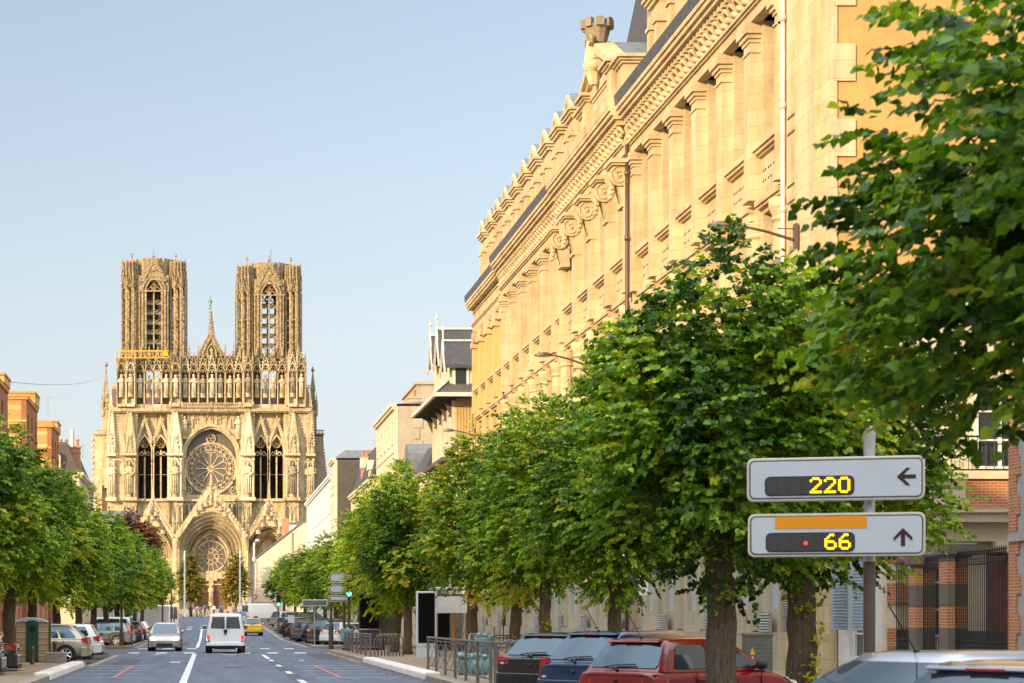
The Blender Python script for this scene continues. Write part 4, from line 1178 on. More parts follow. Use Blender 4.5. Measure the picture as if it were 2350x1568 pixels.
# ---- the three wings: (y0, y1, number of bays, kind)
wings = [(58.8, 79.2, 6, 'plain'), (79.2, 94.0, 4, 'ionic'), (94.0, 114.4, 6, 'plain'), (114.4, 127.5, 4, 'brick')]
for (a, b, n, kind) in wings:
    bw = (b - a) / n
    f = MB(); lo = MB()
    px = -.28 if kind == 'ionic' else 0
    OX = (XF + px, 0)
    ops = []
    for i in range(n):
        y = a + i * bw
        ww = bw * .60 if kind != 'brick' else bw * .42
        ops.append((y + (bw - ww) / 2, y + (bw + ww) / 2, ZS - .05, ZB - (0 if kind != 'brick' else .6)))
        ops.append((y + (bw - ww) / 2, y + (bw + ww) / 2, 9.2, 14.75))
    skin(f, OX, U_, N_, a, b, 8.2, ZB + (.3 if kind != 'brick' else 0), ops, 1.1)
    wl = sb(f, 'wall', mt['ybrick'] if kind == 'brick' else mt['school'])
    for o in ops:
        window_fill(SCH, OX, U_, N_, o[0], o[1], o[2], o[3], 1.06)
    gops = []
    for i in range(n):
        y = a + i * bw
        gops.append((y + bw * .32, y + bw * .68, 2.0, 6.0))
    skin(lo, OX, U_, N_, a, b, 0, 8.2, gops, .5)
    for i in range(n + 1):      # flat rusticated strips between the ground floor windows
        y = a + i * bw
        lo.box(XF + px - .12, XF + px, max(a, y - .42), min(b, y + .42), 1.3, 7.6)
    lo.box(XF + px - .22, XF + px + .0, a + .02, b - .02, 0, 1.25)
    lo.box(XF + px - .3, XF + px, a + .02, b - .02, 7.62, 8.15)
    sb(lo, 'base_wall', mt['school_base'])
    for k, o in enumerate(gops):
        w_ = window_fill(SCH, OX, U_, N_, o[0], o[1], 4.0, 6.0, .28, bars=1, cross=1)
        pnl = MB(); pnl.box(XF + px + .16, XF + px + .26, o[0], o[1], 2.0, 3.9); pnl.box(XF + px - .12, XF + px + .3, o[0] - .06, o[1] + .06, 3.9, 4.0)
        sb(pnl, 'apron_panel', mt['panel_blue'], w_)
        if k % 2 == 0:
            v = MB(); 
            v.box(XF + px - .25, XF + px - .2, o[0] + .05, o[1] - .05, .45, 1.9)
            for q in range(16): v.cbox((XF + px - .27, (o[0] + o[1]) / 2, .5 + q * .088), (.05, o[1] - o[0] - .1, .05), ry=.5)
            sb(v, 'vent_grille', mt['galv'])
    # pilasters, sills, parapet panels
    for i in range(n + 1):
        P = MB()
        y = a + i * bw
        hw = .36 if kind == 'plain' else .42
        if kind == 'ionic' and i in (0, n): pass
        ya, yb = max(a + .01, y - hw), min(b - .01, y + hw)
        if kind in ('plain', 'ionic'):
            P.box(XF + px - .34, XF + px, ya, yb, ZS - 1.5, ZB - .62)
            P.box(XF + px - .40, XF + px, max(a + .005, ya - .04), min(b - .005, yb + .04), ZS - 1.6, ZS - 1.15)
            if kind == 'plain':
                for q, (e, z0, z1) in enumerate(((.05, -.95, -.88), (.05, -.62, -.5), (.12, -.5, -.36), (.20, -.36, -.18), (.16, -.18, 0))):
                    P.box(XF + px - .34 - e, XF + px, max(a + .01, ya - e), min(b - .01, yb + e), ZB + z0, ZB + z1)
            # lower storey columns
            if i < n or True:
                P.lathe([(.44, 8.2), (.44, 8.6), (.36, 8.75), (.36, 11), (.32, 14.0), (.40, 14.1), (.34, 14.2), (.46, 14.5), (.46, 14.75)], (XF + px - .02, min(max(y, a + .47), b - .47), 0), 14)
        else:
            P.box(XF + px - .3, XF + px, ya, yb, ZS - 1.5, ZB - 1.3)
        sb(P, 'pilaster', mt['ybrick'] if kind == 'brick' else mt['school'])
    if kind == 'brick':
        K = MB()
        for i in range(n + 1):
            y = a + i * bw
            K.box(XF - .42, XF, max(a + .01, y - .55), min(b, y + .55), ZB - 1.3, ZB - .95)
            K.box(XF - .34, XF, max(a + .01, y - .9), min(b, y + .9), ZB - .95, ZB - .3)
        K.box(XF - .27, XF, a, b - .22, ZB - .3, ZB - .225)
        for q in range(16): K.box(XF - .36, XF - .33, a + .3 + q * .8, a + .75 + q * .8, ZB - .5, ZB - .42)
        sb(K, 'lintel_band')
    if kind == 'ionic':
        for i in range(n + 1):
            y = min(max(a + i * bw, a + .6), b - .6)
            K = MB()
            x = XF + px
            K.prism([(x - .34, ZB - 2.0), (x, ZB - 2.0), (x, ZB - .6), (x - .8, ZB - .6), (x - .62, ZB - 1.1)], y - .36, y + .36, 'y')
            for sg in (-1, 1):
                for k in range(18):
                    t = k / 17; rr_ = .46 * (1 - t * .8); an = t * 4.2 * PI
                    pass
                K.tube([(x - .52 + (.46 * (1 - k / 26)) * math.cos(k * .5), y + sg * .46, ZB - .85 + (.46 * (1 - k / 26)) * math.sin(k * .5)) for k in range(25)], .05, 5)
                K.lathe([(.44, -.1), (.44, .06)], (x - .52, y + sg * .36, ZB - .85), 18, 'y')
                K.ball((x - .52, y + sg * .46, ZB - .85), .07, 6)
            for k in range(6): K.ball((x - .66 - .03 * k, y, ZB - .7 - k * .2), .17 - .012 * k, 6, sy=1.6)
            K.box(x - .95, x, y - .7, y + .7, ZB - .36, ZB - .18); K.box(x - .88, x, y - .62, y + .62, ZB - .45, ZB - .36)
            K.box(x - .44, x, y - .46, y + .46, ZB - 2.15, ZB - 2.0)
            sb(K, 'ionic_capital')
    for i in range(n):
        y = a + i * bw; y0_, y1_ = y + bw * .12, y + bw * .88
        s_ = MB()
        s_.box(XF + px - .30, XF + px + .9, y0_, y1_, ZS - .05, ZS + .14); s_.box(XF + px - .22, XF + px, y0_ + .04, y1_ - .04, ZS - .16, ZS - .05); s_.box(XF + px - .12, XF + px, y0_ + .08, y1_ - .08, ZS - .24, ZS - .16)
        sb(s_, 'window_sill'); s_ = MB()
        s_.box(XF + px - .22, XF + px, y0_, y1_, 15.02, 15.2); s_.box(XF + px - .14, XF + px, y0_ + .04, y1_ - .04, 14.92, 15.02)
        sb(s_, 'ledge')
        if kind != 'brick':
            h = MB()
            for r_ in range(2):
                for q in range(4):
                    for e in (0, .24):
                        h.box(XF + px - .006, XF + px + .0, y + bw * (.2 + q * .17) + e, y + bw * (.2 + q * .17) + e + .12, 16.1 - r_ * .34, 16.18 - r_ * .34)
            sb(h, 'vent_grille', mt['black'])
    # entablature: beam, mouldings, frieze, corona, gutter
    E = MB()
    A, B = a, b
    if kind == 'brick': A = a + .0; B = b - .2
    ks = .78 if kind == 'brick' else 1
    def band(e0, z0, z1): E.box(XF + px - e0 * ks, XF + .5, A, B, z0, z1)
    zz = ZB - (.22 if kind == 'brick' else 0)
    band(.36, zz, zz + .34); band(.44, zz + .34, zz + .42); band(.52, zz + .42, zz + .52)
    band(.30, zz + .52, zz + 1.22)
    band(.40, zz + 1.22, zz + 1.30)
    e2 = zz + 1.46
    band(.34, zz + 1.30, e2)
    band(.80, e2, e2 + .16); band(.92, e2 + .16, e2 + .34); band(1.0, e2 + .34, e2 + .52)
    if kind != 'brick':
        nd = int((b - a) / .46)
        for k in range(nd):
            y = a + (k + .5) * (b - a) / nd
            E.box(XF + px - .66, XF + px - .3, y - .12, y + .12, zz + 1.24, e2)
    sb(E, 'cornice')
    if kind != 'brick':      # running scroll frieze
        Fz = MB()
        nd = int((b - a) / .62)
        for k in range(nd):
            y = a + (k + .5) * (b - a) / nd
            pts = []
            for q in range(11):
                t = q / 10
                an = -.3 + t * 3.6
                pts.append((XF + px - .36 - .16 * math.sin(t * PI), y + .30 * math.cos(an) * (1 - .25 * t), zz + .88 + .28 * math.sin(an) * (1 - .1 * t)))
            Fz.tube(pts, .085, 6)
            Fz.ball((XF + px - .40, y - .02, zz + .86), .11, 6)
            Fz.tube([(XF + px - .34, y + .28, zz + .80), (XF + px - .5, y + .12, zz + .66), (XF + px - .36, y - .16, zz + .58)], [.10, .12, .04], 6)
        sb(Fz, 'scroll_frieze', smooth=True)
    Gt = MB(); zt = e2 + .52
    Gt.prism([(XF + px - 1.02 * ks, zt), (XF + px - 1.08 * ks, zt + .42), (XF + px - .95 * ks, zt + .46), (XF + px - .2, zt + .46), (XF + px - .2, zt)], A, B, 'y')
    sb(Gt, 'gutter', mt['zinc_dark'] if kind != 'ionic' else mt['school'])
rw = MB()
for y0_, y1_ in ((79.203, 79.26), (93.94, 93.997)): rw.box(XF - .279, XF + .3, y0_, y1_, 0, ZB + .3)
sb(rw, 'return_wall')
ZG = ZB + 1.46 + .52
# end pier towards the camera, with its quoins, and the blank rendered end wall
e = MB()
e.box(XF - .10, XF + .10, Y0, 58.8, 0, 24.4); e.box(XF + .10, XF + 1.1, Y0 + .61, 58.8, 0, 24.4); e.box(XF - .2, XF - .1, 55.6, 57.3, 8.3, 24.3)
e.box(XF - .3, XF - .1, Y0 + .01, 58.79, 0, 1.25); e.box(XF - .4, XF, Y0 + .01, 58.79, 7.62, 8.15)
sb(e, 'corner_pier')
gr = MB()
for z in (16.5, 17.0, 14.4, 14.9): gr.box(XF - .115, XF - .10, 57.9, 58.6, z, z + .07)
sb(gr, 'grooves', mt['slate_brown'])
for k in range(1, 22, 2):
    q = MB(); q.box(XF + .02, XF + .62, Y0 - .035, Y0 + .2, .9 + k * 1.08, .9 + k * 1.08 + 1.06); sb(q, 'quoin')
ew = MB(); ew.box(XF + .10, 40, Y0 + .03, Y0 + .6, 0, 26.5); sb(ew, 'end_wall', mt['render'])
jn = MB(); jn.box(XF - .09, XF + .10, Y0 - .02, Y0 + .0, 0, 26); sb(jn, 'joint', mt['school'])
# downpipes
for y, r_ in ((58.75, .075), (79.2, .085), (94.0, .05), (114.2, .085)):
    d = MB(); xx = XF - .20 if y != 79.2 else XF - .52
    d.tube([(xx, y, .3), (xx, y, ZB + (.4 if y != 94 else -.3))], r_, 8)
    for z in (3.2, 7, 11, 14.3, 17.5, 20.2): d.lathe([(r_ + .025, -.09), (r_ + .025, .09)], (xx, y, z), 8)
    sb(d, 'downpipe', mt['pipe'] if y < 60 else mt['lampshell'], smooth=True)
# mansard roof and the stone dormers along it
m_ = MB(); m_.prism([(XF + .5, ZG), (XF + 1.6, ZG + 2.9), (XF + 2.6, ZG + 3.3), (40, ZG + 3.3), (40, ZG)], 58.8, Y1 - .2, 'y'); roof = sb(m_, 'roof', mt['slate'])
m_ = MB()
for (pa, pb_) in ((80.2, 93.2),):
    m_.hexa([(XF + 1.3, pa, ZG + 1), (XF + 1.3, pb_, ZG + 1), (31, pb_, ZG + 1), (31, pa, ZG + 1), (XF + 3.0, pa + 1.2, 33.0), (XF + 3.0, pb_ - 1.2, 33.0), (29, pb_ - 1.2, 33.0), (29, pa + 1.2, 33.0)])
sb(m_, 'pavilion_roof', mt['slate'])
def dormer(y, w, h, arched=False, mat=None):
    d = MB(); x0 = XF + .28; x1 = XF + 2.2; hw = w / 2
    z0 = ZG + .1; ze = z0 + h
    d.box(x0, x1, y - hw, y - hw + .36, z0, ze); d.box(x0, x1, y + hw - .36, y + hw, z0, ze)
    d.box(x0, x1, y - hw + .36, y + hw - .36, z0, z0 + .8); d.box(x0, x1, y - hw + .36, y + hw - .36, ze - .5, ze)
    for sg in (-1, 1):     # outer pilaster strips with their caps
        d.box(x0 - .16, x0 + .5, y + sg * (hw - .2) - .22, y + sg * (hw - .2) + .22, z0, ze - .35)
        d.box(x0 - .24, x0 + .6, y + sg * (hw - .2) - .30, y + sg * (hw - .2) + .30, ze - .95, ze - .8)
    for e_, a_, b_ in ((.14, 0, .16), (.24, .16, .30), (.34, .30, .44)):
        d.box(x0 - e_, x1, y - hw - e_, y + hw + e_, ze + a_, ze + b_)
    zp = ze + .44; e_ = .34
    d.prism([(y - hw - e_, zp), (y + hw + e_, zp), (y, zp + w * .42)], x0 - .12, x0 - .07, 'x')
    for sg in (-1, 1):
        d.prism([(y + sg * (hw + e_), zp), (y + sg * (hw + e_ - .5), zp), (y, zp + w * .42 - .12), (y, zp + w * .42 + .18)], x0 - e_ + .1, x0 - .06, 'x')
    if arched: d.ring((x0 - .2, y, zp + .1), hw * .5, .12, 'x', 12, 5, 0, PI)
    o = sb(d, 'dormer')
    r = MB(); r.prism([(y - hw - .36, zp + .02), (y + hw + .36, zp + .02), (y + .05, zp + w * .42 + .26), (y - .05, zp + w * .42 + .26)], x0 - .06, x1 + .9, 'x')
    sb(r, 'dormer_roof', mt['zinc'], o)
    g = MB(); g.box(x0 + .5, x0 + .6, y - hw + .36, y + hw - .36, z0 + .8, ze - .5); sb(g, 'pane', mt['pane'], o)
    lv = MB()
    lv.box(x1 - .6, x1, y + hw, y + hw + .05, z0 + .2, z0 + 1.3)
    sb(lv, 'cheek', mt['zinc'], o)
for (a, b, n, kind) in wings:
    bw = (b - a) / n
    if kind == 'ionic': continue
    for i in range(n):
        dormer(a + (i + .5) * bw, 1.6, 3.6, arched=(kind == 'plain' and a < 60))
# central attic: tablet between piers, broken pediment and a mural crown
A_ = MB(); xx = XF - .05; yc = 86.6
z0 = ZG + .46
A_.box(xx, xx + 1.6, 81.2, 92.4, z0, z0 + .5)
A_.box(xx, xx + 1.5, yc - 2.3, yc + 2.3, z0, z0 + 3.1)
for sg in (-1, 1):
    A_.box(xx - .25, xx + 1.6, yc + sg * 2.75 - .5, yc + sg * 2.75 + .5, z0, z0 + 3.0)
    A_.box(xx - .05, xx + 1.6, yc + sg * 4.2 - .55, yc + sg * 4.2 + .55, z0, z0 + 2.7)
    A_.box(xx + .3, xx + 1.6, yc + sg * 3.4 - .3, yc + sg * 3.4 + .3, z0, z0 + 2.2)
    for e_, q0, q1 in ((.1, 0, .14), (.2, .14, .28), (.32, .28, .45)):
        A_.box(xx - .25 - e_, xx + 1.6, yc + sg * 2.75 - .5 - e_, yc + sg * 2.75 + .5 + e_, z0 + 3.0 + q0, z0 + 3.0 + q1)
        A_.box(xx - .05 - e_, xx + 1.6, yc + sg * 4.2 - .55 - e_, yc + sg * 4.2 + .55 + e_, z0 + 2.7 + q0, z0 + 2.7 + q1)
    A_.prism([(yc + sg * 3.5, z0 + 3.45), (yc + sg * 2.9, z0 + 3.45), (yc, z0 + 5.2), (yc, z0 + 5.75)], xx - .45, xx + .5, 'x')
    A_.prism([(yc + sg * 3.0, z0 + 3.45), (yc + sg * 2.5, z0 + 3.45), (yc, z0 + 5.0), (yc, z0 + 5.3)], xx - .25, xx + .5, 'x')
A_.prism([(yc - 2.8, z0 + 3.45), (yc + 2.8, z0 + 3.45), (yc, z0 + 5.2)], xx, xx + .5, 'x')
A_.box(xx - .12, xx + 1.5, yc - 2.3, yc + 2.3, z0 + 2.95, z0 + 3.45)
A_.box(xx - .06, xx, yc - 1.9, yc + 1.9, z0 + 2.75, z0 + 2.9); A_.box(xx - .06, xx, yc - 1.9, yc + 1.9, z0 + .55, z0 + .65)
for k in range(5): A_.ball((xx - .3, yc + (k - 2) * .25, z0 + 4.2 + (k % 2) * .4 + .2 * k), .32, 6)
A_.tube([(xx - .35, yc, z0 + 3.2), (xx - .45, yc, z0 + 4.2), (xx - .4, yc, z0 + 5.7)], [.2, .42, .3], 7)
def sq_(m): m.v = [(p[0], p[1], z0 + (p[2] - z0) * .78) for p in m.v]; return m
at = sb(sq_(A_), 'attic')
ar = MB(); ar.prism([(yc - 3.4, z0 + 3.46), (yc + 3.4, z0 + 3.46), (yc, z0 + 5.7)], xx + .5, xx + 3.2, 'x'); sb(sq_(ar), 'attic_roof', mt['zinc'], at)
let = MB()
rn = random.Random(3)
for r_, (u0, u1, zz_) in enumerate(((-1.55, 1.55, 1.75), (-1.0, 1.0, 1.05))):
    u = u0
    while u < u1:
        let.box(xx - .012, xx, yc + u, yc + u + .07, z0 + zz_, z0 + zz_ + .42); u += rn.choice((.19, .24, .30))
sb(sq_(let), 'worn_inscription', mt['slate_brown'], at)
cr = MB(); zc = z0 + 5.6
cr.lathe([(.42, 0), (.5, .35), (.62, .9), (.62, 1.0), (.45, 1.0)], (xx - .2, yc, zc), 12)
for k in range(8):
    a = k * PI / 4; cr.cbox((xx - .2 + .6 * math.cos(a), yc + .6 * math.sin(a), zc + 1.1), (.26, .3, .5), rz=a)
for sg in (-1, 1): cr.ring((xx - .55, yc + sg * .3, zc + .1), .25, .12, 'x', 10, 5)
sb(sq_(cr), 'mural_crown', mt['cath_dark'], at)
# tall chimney stacks
for (y, x, h) in ((81.0, XF + .9, 7.6),):
    ch = MB(); ch.box(x, x + 1.6, y - .8, y + .8, ZG, ZG + h); ch.box(x - .2, x + 1.8, y - 1.0, y + 1.0, ZG + h - 1.6, ZG + h - 1.2); ch.box(x - .3, x + 1.9, y - 1.1, y + 1.1, ZG + h, ZG + h + .4)
    for k in range(3): ch.ball((x - .1, y - .5 + k * .5, ZG + h - .6), .22, 6)
    sb(ch, 'chimney', mt['cath_dark'])
# two end stacks and small things on the wall
for k in range(4):
    h_ = MB(); y = 100.5 + k * 2.1
    h_.lathe([(.02, .2), (.22, .1), (.26, -.05)], (XF - .3, y, 3.1), 10); h_.box(XF - .25, XF - .1, y - .05, y + .05, 3.1, 3.35)
    sb(h_, 'wall_lamp', mt['lampshell'])
# ---------------------------------------------------------------- town houses
def pots(mb, x0, x1, y0, y1, z, n):
    for k in range(n):
        t = (k + .5) / n
        x, y = (x0 + (x1 - x0) * t, (y0 + y1) / 2) if (x1 - x0) > (y1 - y0) else ((x0 + x1) / 2, y0 + (y1 - y0) * t)
        mb.lathe([(.15, 0), (.13, .5), (.17, .55), (.17, .68)], (x, y, z), 8)
def chimney(parent, x0, x1, y0, y1, z0, z1, mat, n=3, name='chimney'):
    c = MB(); c.box(x0, x1, y0, y1, z0, z1); c.box(x0 - .08, x1 + .08, y0 - .08, y1 + .08, z1, z1 + .18); c.box(x0 - .05, x1 + .05, y0 - .05, y1 + .05, z1 - .5, z1 - .4)
    o = c.build(name, mt[mat], parent, world=True)
    p = MB(); pots(p, x0, x1, y0, y1, z1 + .18, n); p.build('chimney_pots', mt['terracotta'], o, world=True)
    return o
def antenna(parent, x, y, z, h):
    a = MB(); a.tube([(x, y, z), (x, y, z + h)], .03, 4)
    a.tube([(x - .7, y, z + h * .9), (x + .8, y, z + h * .95)], .018, 4)
    for k in range(5): a.tube([(x - .6 + k * .3, y - .25, z + h * .9 + k * .01), (x - .6 + k * .3, y + .25, z + h * .9 + k * .01)], .012, 3)
    return a.build('antenna', mt['galv'], parent, world=True)
def house(label, x0, x1, y0, y1, h, side, floors, bays, wall='cream', roof='gable', rh=3.0, roofmat='slate', ww=1.05, wh=1.75, z1=1.1, sidewall=None, name='town_house', frame='frame_white', shutters=False, group=None, cat='house', bands=True, detail=True):
    ym = (y0 + y1) / 2; zb = gz(ym) - .1
    root = thing(name, label, cat, ((x0 + x1) / 2, ym, zb), 0, group)
    xf = x0 if side < 0 else x1
    N = (side, 0); O = (xf, 0)
    H = zb + h
    c = MB()
    xa, xb = (xf + .34, x1) if side < 0 else (x0, xf - .34)
    c.box(xa, xb, y0, y1, zb, H)
    xs0, xs1 = (xf, xf + .36) if side < 0 else (xf - .36, xf)
    c.build('side_wall' if sidewall else 'wall', mt[sidewall or wall], root, world=True)
    f = MB(); ops = []
    fh = h / floors; bw = (y1 - y0) / bays
    for fl in range(floors):
        for b_ in range(bays):
            y = y0 + (b_ + .5) * bw
            zz = zb + fl * fh + (fh - wh) * .45
            hh = wh * (1 if fl < floors - 1 else .85)
            ops.append((y - ww / 2, y + ww / 2, zz, zz + hh))
    skin(f, O, (0, 1), N, y0, y1, zb, H, ops, .30)
    for y in (y0, y1): f.quad((xs0, y, zb), (xs1, y, zb), (xs1, y, H), (xs0, y, H))
    f.quad((xs0, y0, H), (xs1, y0, H), (xs1, y1, H), (xs0, y1, H))
    f.build('street_front', mt[wall], root, world=True)
    for o in ops:
        w_ = window_fill(root, O, (0, 1), N, *o, .24, frame, bars=1, cross=2)
        if detail:
            s_ = MB(); xo = xf + side * .12
            s_.box(min(xf, xo), max(xf, xo), o[0] - .12, o[1] + .12, o[2] - .14, o[2]); s_.build('sill', mt[wall], w_, world=True)
        if shutters:
            for u0, u1 in ((o[0] - ww * .5, o[0] - .02), (o[1] + .02, o[1] + ww * .5)):
                q = MB(); xo = xf + side * .06; q.box(min(xf, xo), max(xf, xo), u0, u1, o[2], o[3])
                for k in range(12): q.box(min(xo, xo + side * .02), max(xo, xo + side * .02), u0 + .04, u1 - .04, o[2] + .08 + k * (o[3] - o[2] - .1) / 12, o[2] + .12 + k * (o[3] - o[2] - .1) / 12)
                q.build('shutter', mt['shutter'], root, world=True)
    if bands:
        m = MB()
        for fl in range(1, floors):
            xo = xf + side * .08; m.box(min(xf, xo), max(xf, xo), y0, y1, zb + fl * fh - .12, zb + fl * fh + .05)
        xo = xf + side * .4; m.box(min(xf - side * .2, xo), max(xf - side * .2, xo), y0 - .05, y1 + .05, H - .05, H + .22)
        xo = xf + side * .25; m.box(min(xf, xo), max(xf, xo), y0, y1, H - .3, H - .05)
        m.build('cornice', mt[wall], root, world=True)
    r = MB(); Z = H + .2
    if roof == 'gable':
        r.prism([(x0 - .3, Z), (x1 + .3, Z), ((x0 + x1) / 2, Z + rh)], y0 - .1, y1 + .1, 'y')
    elif roof == 'mansard':
        i = 1.3
        r.hexa([(x0, y0, Z), (x1, y0, Z), (x1, y1, Z), (x0, y1, Z), (x0 + i, y0 + i * .5, Z + rh), (x1 - i, y0 + i * .5, Z + rh), (x1 - i, y1 - i * .5, Z + rh), (x0 + i, y1 - i * .5, Z + rh)])
    elif roof == 'flat':
        r.box(x0 - .1, x1 + .1, y0 - .1, y1 + .1, H, H + .35)
    elif roof == 'slope':
        xa, xb = (x0, x1) if side < 0 else (x1, x0)
        r.prism([(xa, Z), (xb, Z), (xb, Z + rh)], y0, y1, 'y')
    r.build('roof', mt[roofmat], root, world=True)
    root['xf'] = xf
    return root

# --- right side, beyond the school
TH = thing('gabled_house', 'cream house with deep dark eaves and steep slate gables beside the long stone school', 'house', (22, 147, 0))
def tb_(mb, name, mat, parent=None, **k): return mb.build(name, mt[mat], parent or TH, world=True, **k)
c = MB(); c.box(18.4, 30, 141.5, 154, 0, 18.2); tb_(c, 'wall', 'cream')
c = MB()
for k in range(26): c.box(18.3 + k * .22, 18.46 + k * .22, 141.44, 141.5, 13.6, 18.0)
c.box(18.2, 30, 141.4, 141.5, 13.3, 13.6); tb_(c, 'boarding', 'ybrick')
ops = []
for i in range(4):
    for z, hh in ((3, 2.2), (7.2, 2.2), (11.0, 2.0), (14.4, 2.6)): ops.append((142.4 + i * 3.0, 144.2 + i * 3.0, z, z + hh))
f = MB(); skin(f, (18.05, 0), (0, 1), (-1, 0), 141.5, 154, 0, 18.2, ops, .34)
f.quad((18.05, 141.5, 0), (18.45, 141.5, 0), (18.45, 141.5, 18.2), (18.05, 141.5, 18.2)); tb_(f, 'street_front', 'cream')
for o in ops: window_fill(TH, (18.05, 0), (0, 1), (-1, 0), *o, .26, 'frame_white')
t = MB(); t.box(17.3, 18.04, 141.5, 154, 13.4, 13.7); t.box(17.4, 18.04, 141.5, 154, 10.0, 10.3)
for i in range(5): t.prism([(18.04, 16.6), (18.04, 18.0), (16.9, 18.0), (17.6, 17.6)], 141.7 + i * 3.0, 141.85 + i * 3.0, 'y')
tb_(t, 'brackets', 'slate_brown')
e = MB(); e.box(16.7, 18.4, 140.0, 155.2, 18.05, 18.2); e.box(18.4, 30, 140.0, 141.5, 18.05, 18.2)
for i in range(15): e.box(16.7, 18.3, 140.3 + i * 1.0, 140.42 + i * 1.0, 17.9, 18.05)
tb_(e, 'eaves_soffit', 'slate_brown')
e = MB(); e.box(16.5, 16.7, 139.8, 155.4, 18.0, 18.3); e.box(16.5, 30, 155.2, 155.4, 18.0, 18.3); e.box(16.7, 30, 139.8, 140.0, 18.0, 18.3); tb_(e, 'gutter', 'pipe')
r = MB(); r.add([(16.6, 139.9, 18.25), (16.6, 155.3, 18.25), (30, 155.3, 18.25), (30, 139.9, 18.25), (23.3, 146.6, 24.3), (23.3, 148.6, 24.3)], [(0, 1, 5, 4), (1, 2, 5), (2, 3, 4, 5), (3, 0, 4)])
rf = tb_(r, 'roof', 'slate_brown')
h = MB(); h.tube([(16.55, 139.85, 18.3), (23.3, 146.6, 24.4)], .13, 5); tb_(h, 'hip_tiles', 'pipe', rf)
for (gy, w, ze, zr, xg, xe) in ((141.6, 2.0, 20.45, 22.3, 17.3, 24), (145.4, 2.3, 21.5, 23.75, 17.3, 24), (149.7, 2.1, 21.7, 23.9, 17.3, 19.2)):
    g = MB(); g.box(xg + .5, xe, gy - w / 2 + .2, gy + w / 2 - .2, 18.2, ze + .2)
    g.prism([(gy - w / 2 + .2, ze), (gy + w / 2 - .2, ze), (gy, zr - .3)], xg + .5, xg + .8, 'x')
    o = tb_(g, 'dormer', 'cream')
    g = MB()
    for k in range(4): g.box(xg + .75 + k * 1.0, xg + .9 + k * 1.0, gy - w / 2 + .12, gy - w / 2 + .2, 18.6, ze)
    tb_(g, 'dormer_posts', 'frame_white', o)
    g = MB(); g.box(xg + .95, xg + 1.7, gy - w / 2 + .15, gy - w / 2 + .2, ze - 1.6, ze - .3); tb_(g, 'dormer_pane', 'pane', o)
    g = MB()
    for sg in (-1, 1):
        g.prism([(gy, zr), (gy, zr - .25), (gy + sg * (w / 2 + .25), ze - .3), (gy + sg * (w / 2 + .25), ze - .05)], xg + .1, xe, 'x')
    tb_(g, 'dormer_roof', 'slate', o)
    g = MB()
    for sg in (-1, 1): g.prism([(gy, zr + .1), (gy, zr - .35), (gy + sg * (w / 2 + .3), ze - .75), (gy + sg * (w / 2 + .3), ze - .3)], xg, xg + .14, 'x')
    g.box(xg + .1, xe, gy - .10, gy + .10, zr - .02, zr + .12); g.tube([(xg + .1, gy, zr), (xg + .1, gy, zr + 1.2)], .07, 5); g.ball((xg + .1, gy, zr + .85), .14, 6)
    tb_(g, 'barge_board', 'pipe', o)
c = MB(); c.lathe([(.2, 0), (.17, .6), (.24, .65)], (24, 143.5, 25.2), 8); tb_(c, 'chimney_pots', 'terracotta')
c = MB(); c.box(23.3, 24.7, 143, 144, 22, 25.2); tb_(c, 'chimney', 'brick')
house('low cream link house between the stone school and the gabled house', 18.3, 28, 127.8, 141.2, 12.6, -1, 3, 4, 'cream', 'slope', 1.2, 'slate')

H1 = house('low cream house with a curved zinc dormer left of the gabled house', 17.5, 28, 155.5, 179.3, 13.2, -1, 3, 6, 'cream', 'mansard', 2.6, 'slate')
d = MB()
yc = 166; pts = [(yc - 1.6, 13.4), (yc - 1.6, 15.4)] + [(yc - 1.6 * math.cos(PI * k / 8), 15.4 + 1.5 * math.sin(PI * k / 8)) for k in range(1, 8)] + [(yc + 1.6, 15.4), (yc + 1.6, 13.4)]
d.prism(pts, 17.2, 19.8, 'x'); d.build('dormer', mt['zinc'], H1, world=True)
H2 = house('tall buff house with a blank stained side wall and small windows at its top', 17.5, 32, 179.6, 199, 21.2, -1, 5, 5, 'cream', 'slope', 1.2, 'zinc', sidewall='buff', wh=2.3)
b = MB()
for k in range(14): b.box(19.3, 19.85 + .3 * (k % 2), 179.52, 179.6, 6 + k * 1.05, 6.9 + k * 1.05)
b.box(17.6, 32, 179.5, 179.6, 12.1, 12.3); b.build('chimney_breast', mt['buff'], H2, world=True)
chimney(H2, 19.0, 20.2, 181, 182, 21, 22.6, 'buff', 1)
u = MB(); u.box(20.2, 32, 185, 198, 21, 24.4); u.box(20.0, 32.2, 184.8, 198.2, 24.4, 24.65); u.build('penthouse', mt['buff'], H2, world=True)
H3 = house('cream house with a steep slate roof and an orange brick chimney behind the trees', 17.0, 27, 199.6, 228, 15.2, -1, 4, 8, 'cream', 'mansard', 4.2, 'slate', wh=2.0)
chimney(H3, 17.4, 19.2, 217, 218.2, 15, 20.0, 'brick', 4)
cp = MB(); cp.box(17.3, 19.3, 216.9, 218.3, 18.8, 20.0); cp.build('chimney_cap', mt['cream'], H3, world=True)
antenna(H3, 18.6, 214, 19.5, 2.4); antenna(H3, 19.2, 209, 19.5, 1.7)
dm = MB(); dm.box(17.2, 19.4, 203.6, 205.4, 15.2, 17.6); dm.prism([(203.4, 17.6), (205.6, 17.6), (204.5, 18.7)], 17.0, 19.6, 'x'); dm.build('dormer', mt['cream'], H3, world=True)
H4 = house('narrow house with a grey brown tile hung side wall above the cream house', 15.1, 26, 229, 236, 19.6, -1, 5, 2, 'cream', 'mansard', 1.0, 'zinc', sidewall='slate_brown')
H5 = house('long white building lined with closely set upright windows near the square', 15.2, 28, 236.6, 296, 17.6, -1, 4, 22, 'white', 'flat', 0, 'zinc', ww=.9, wh=2.6)
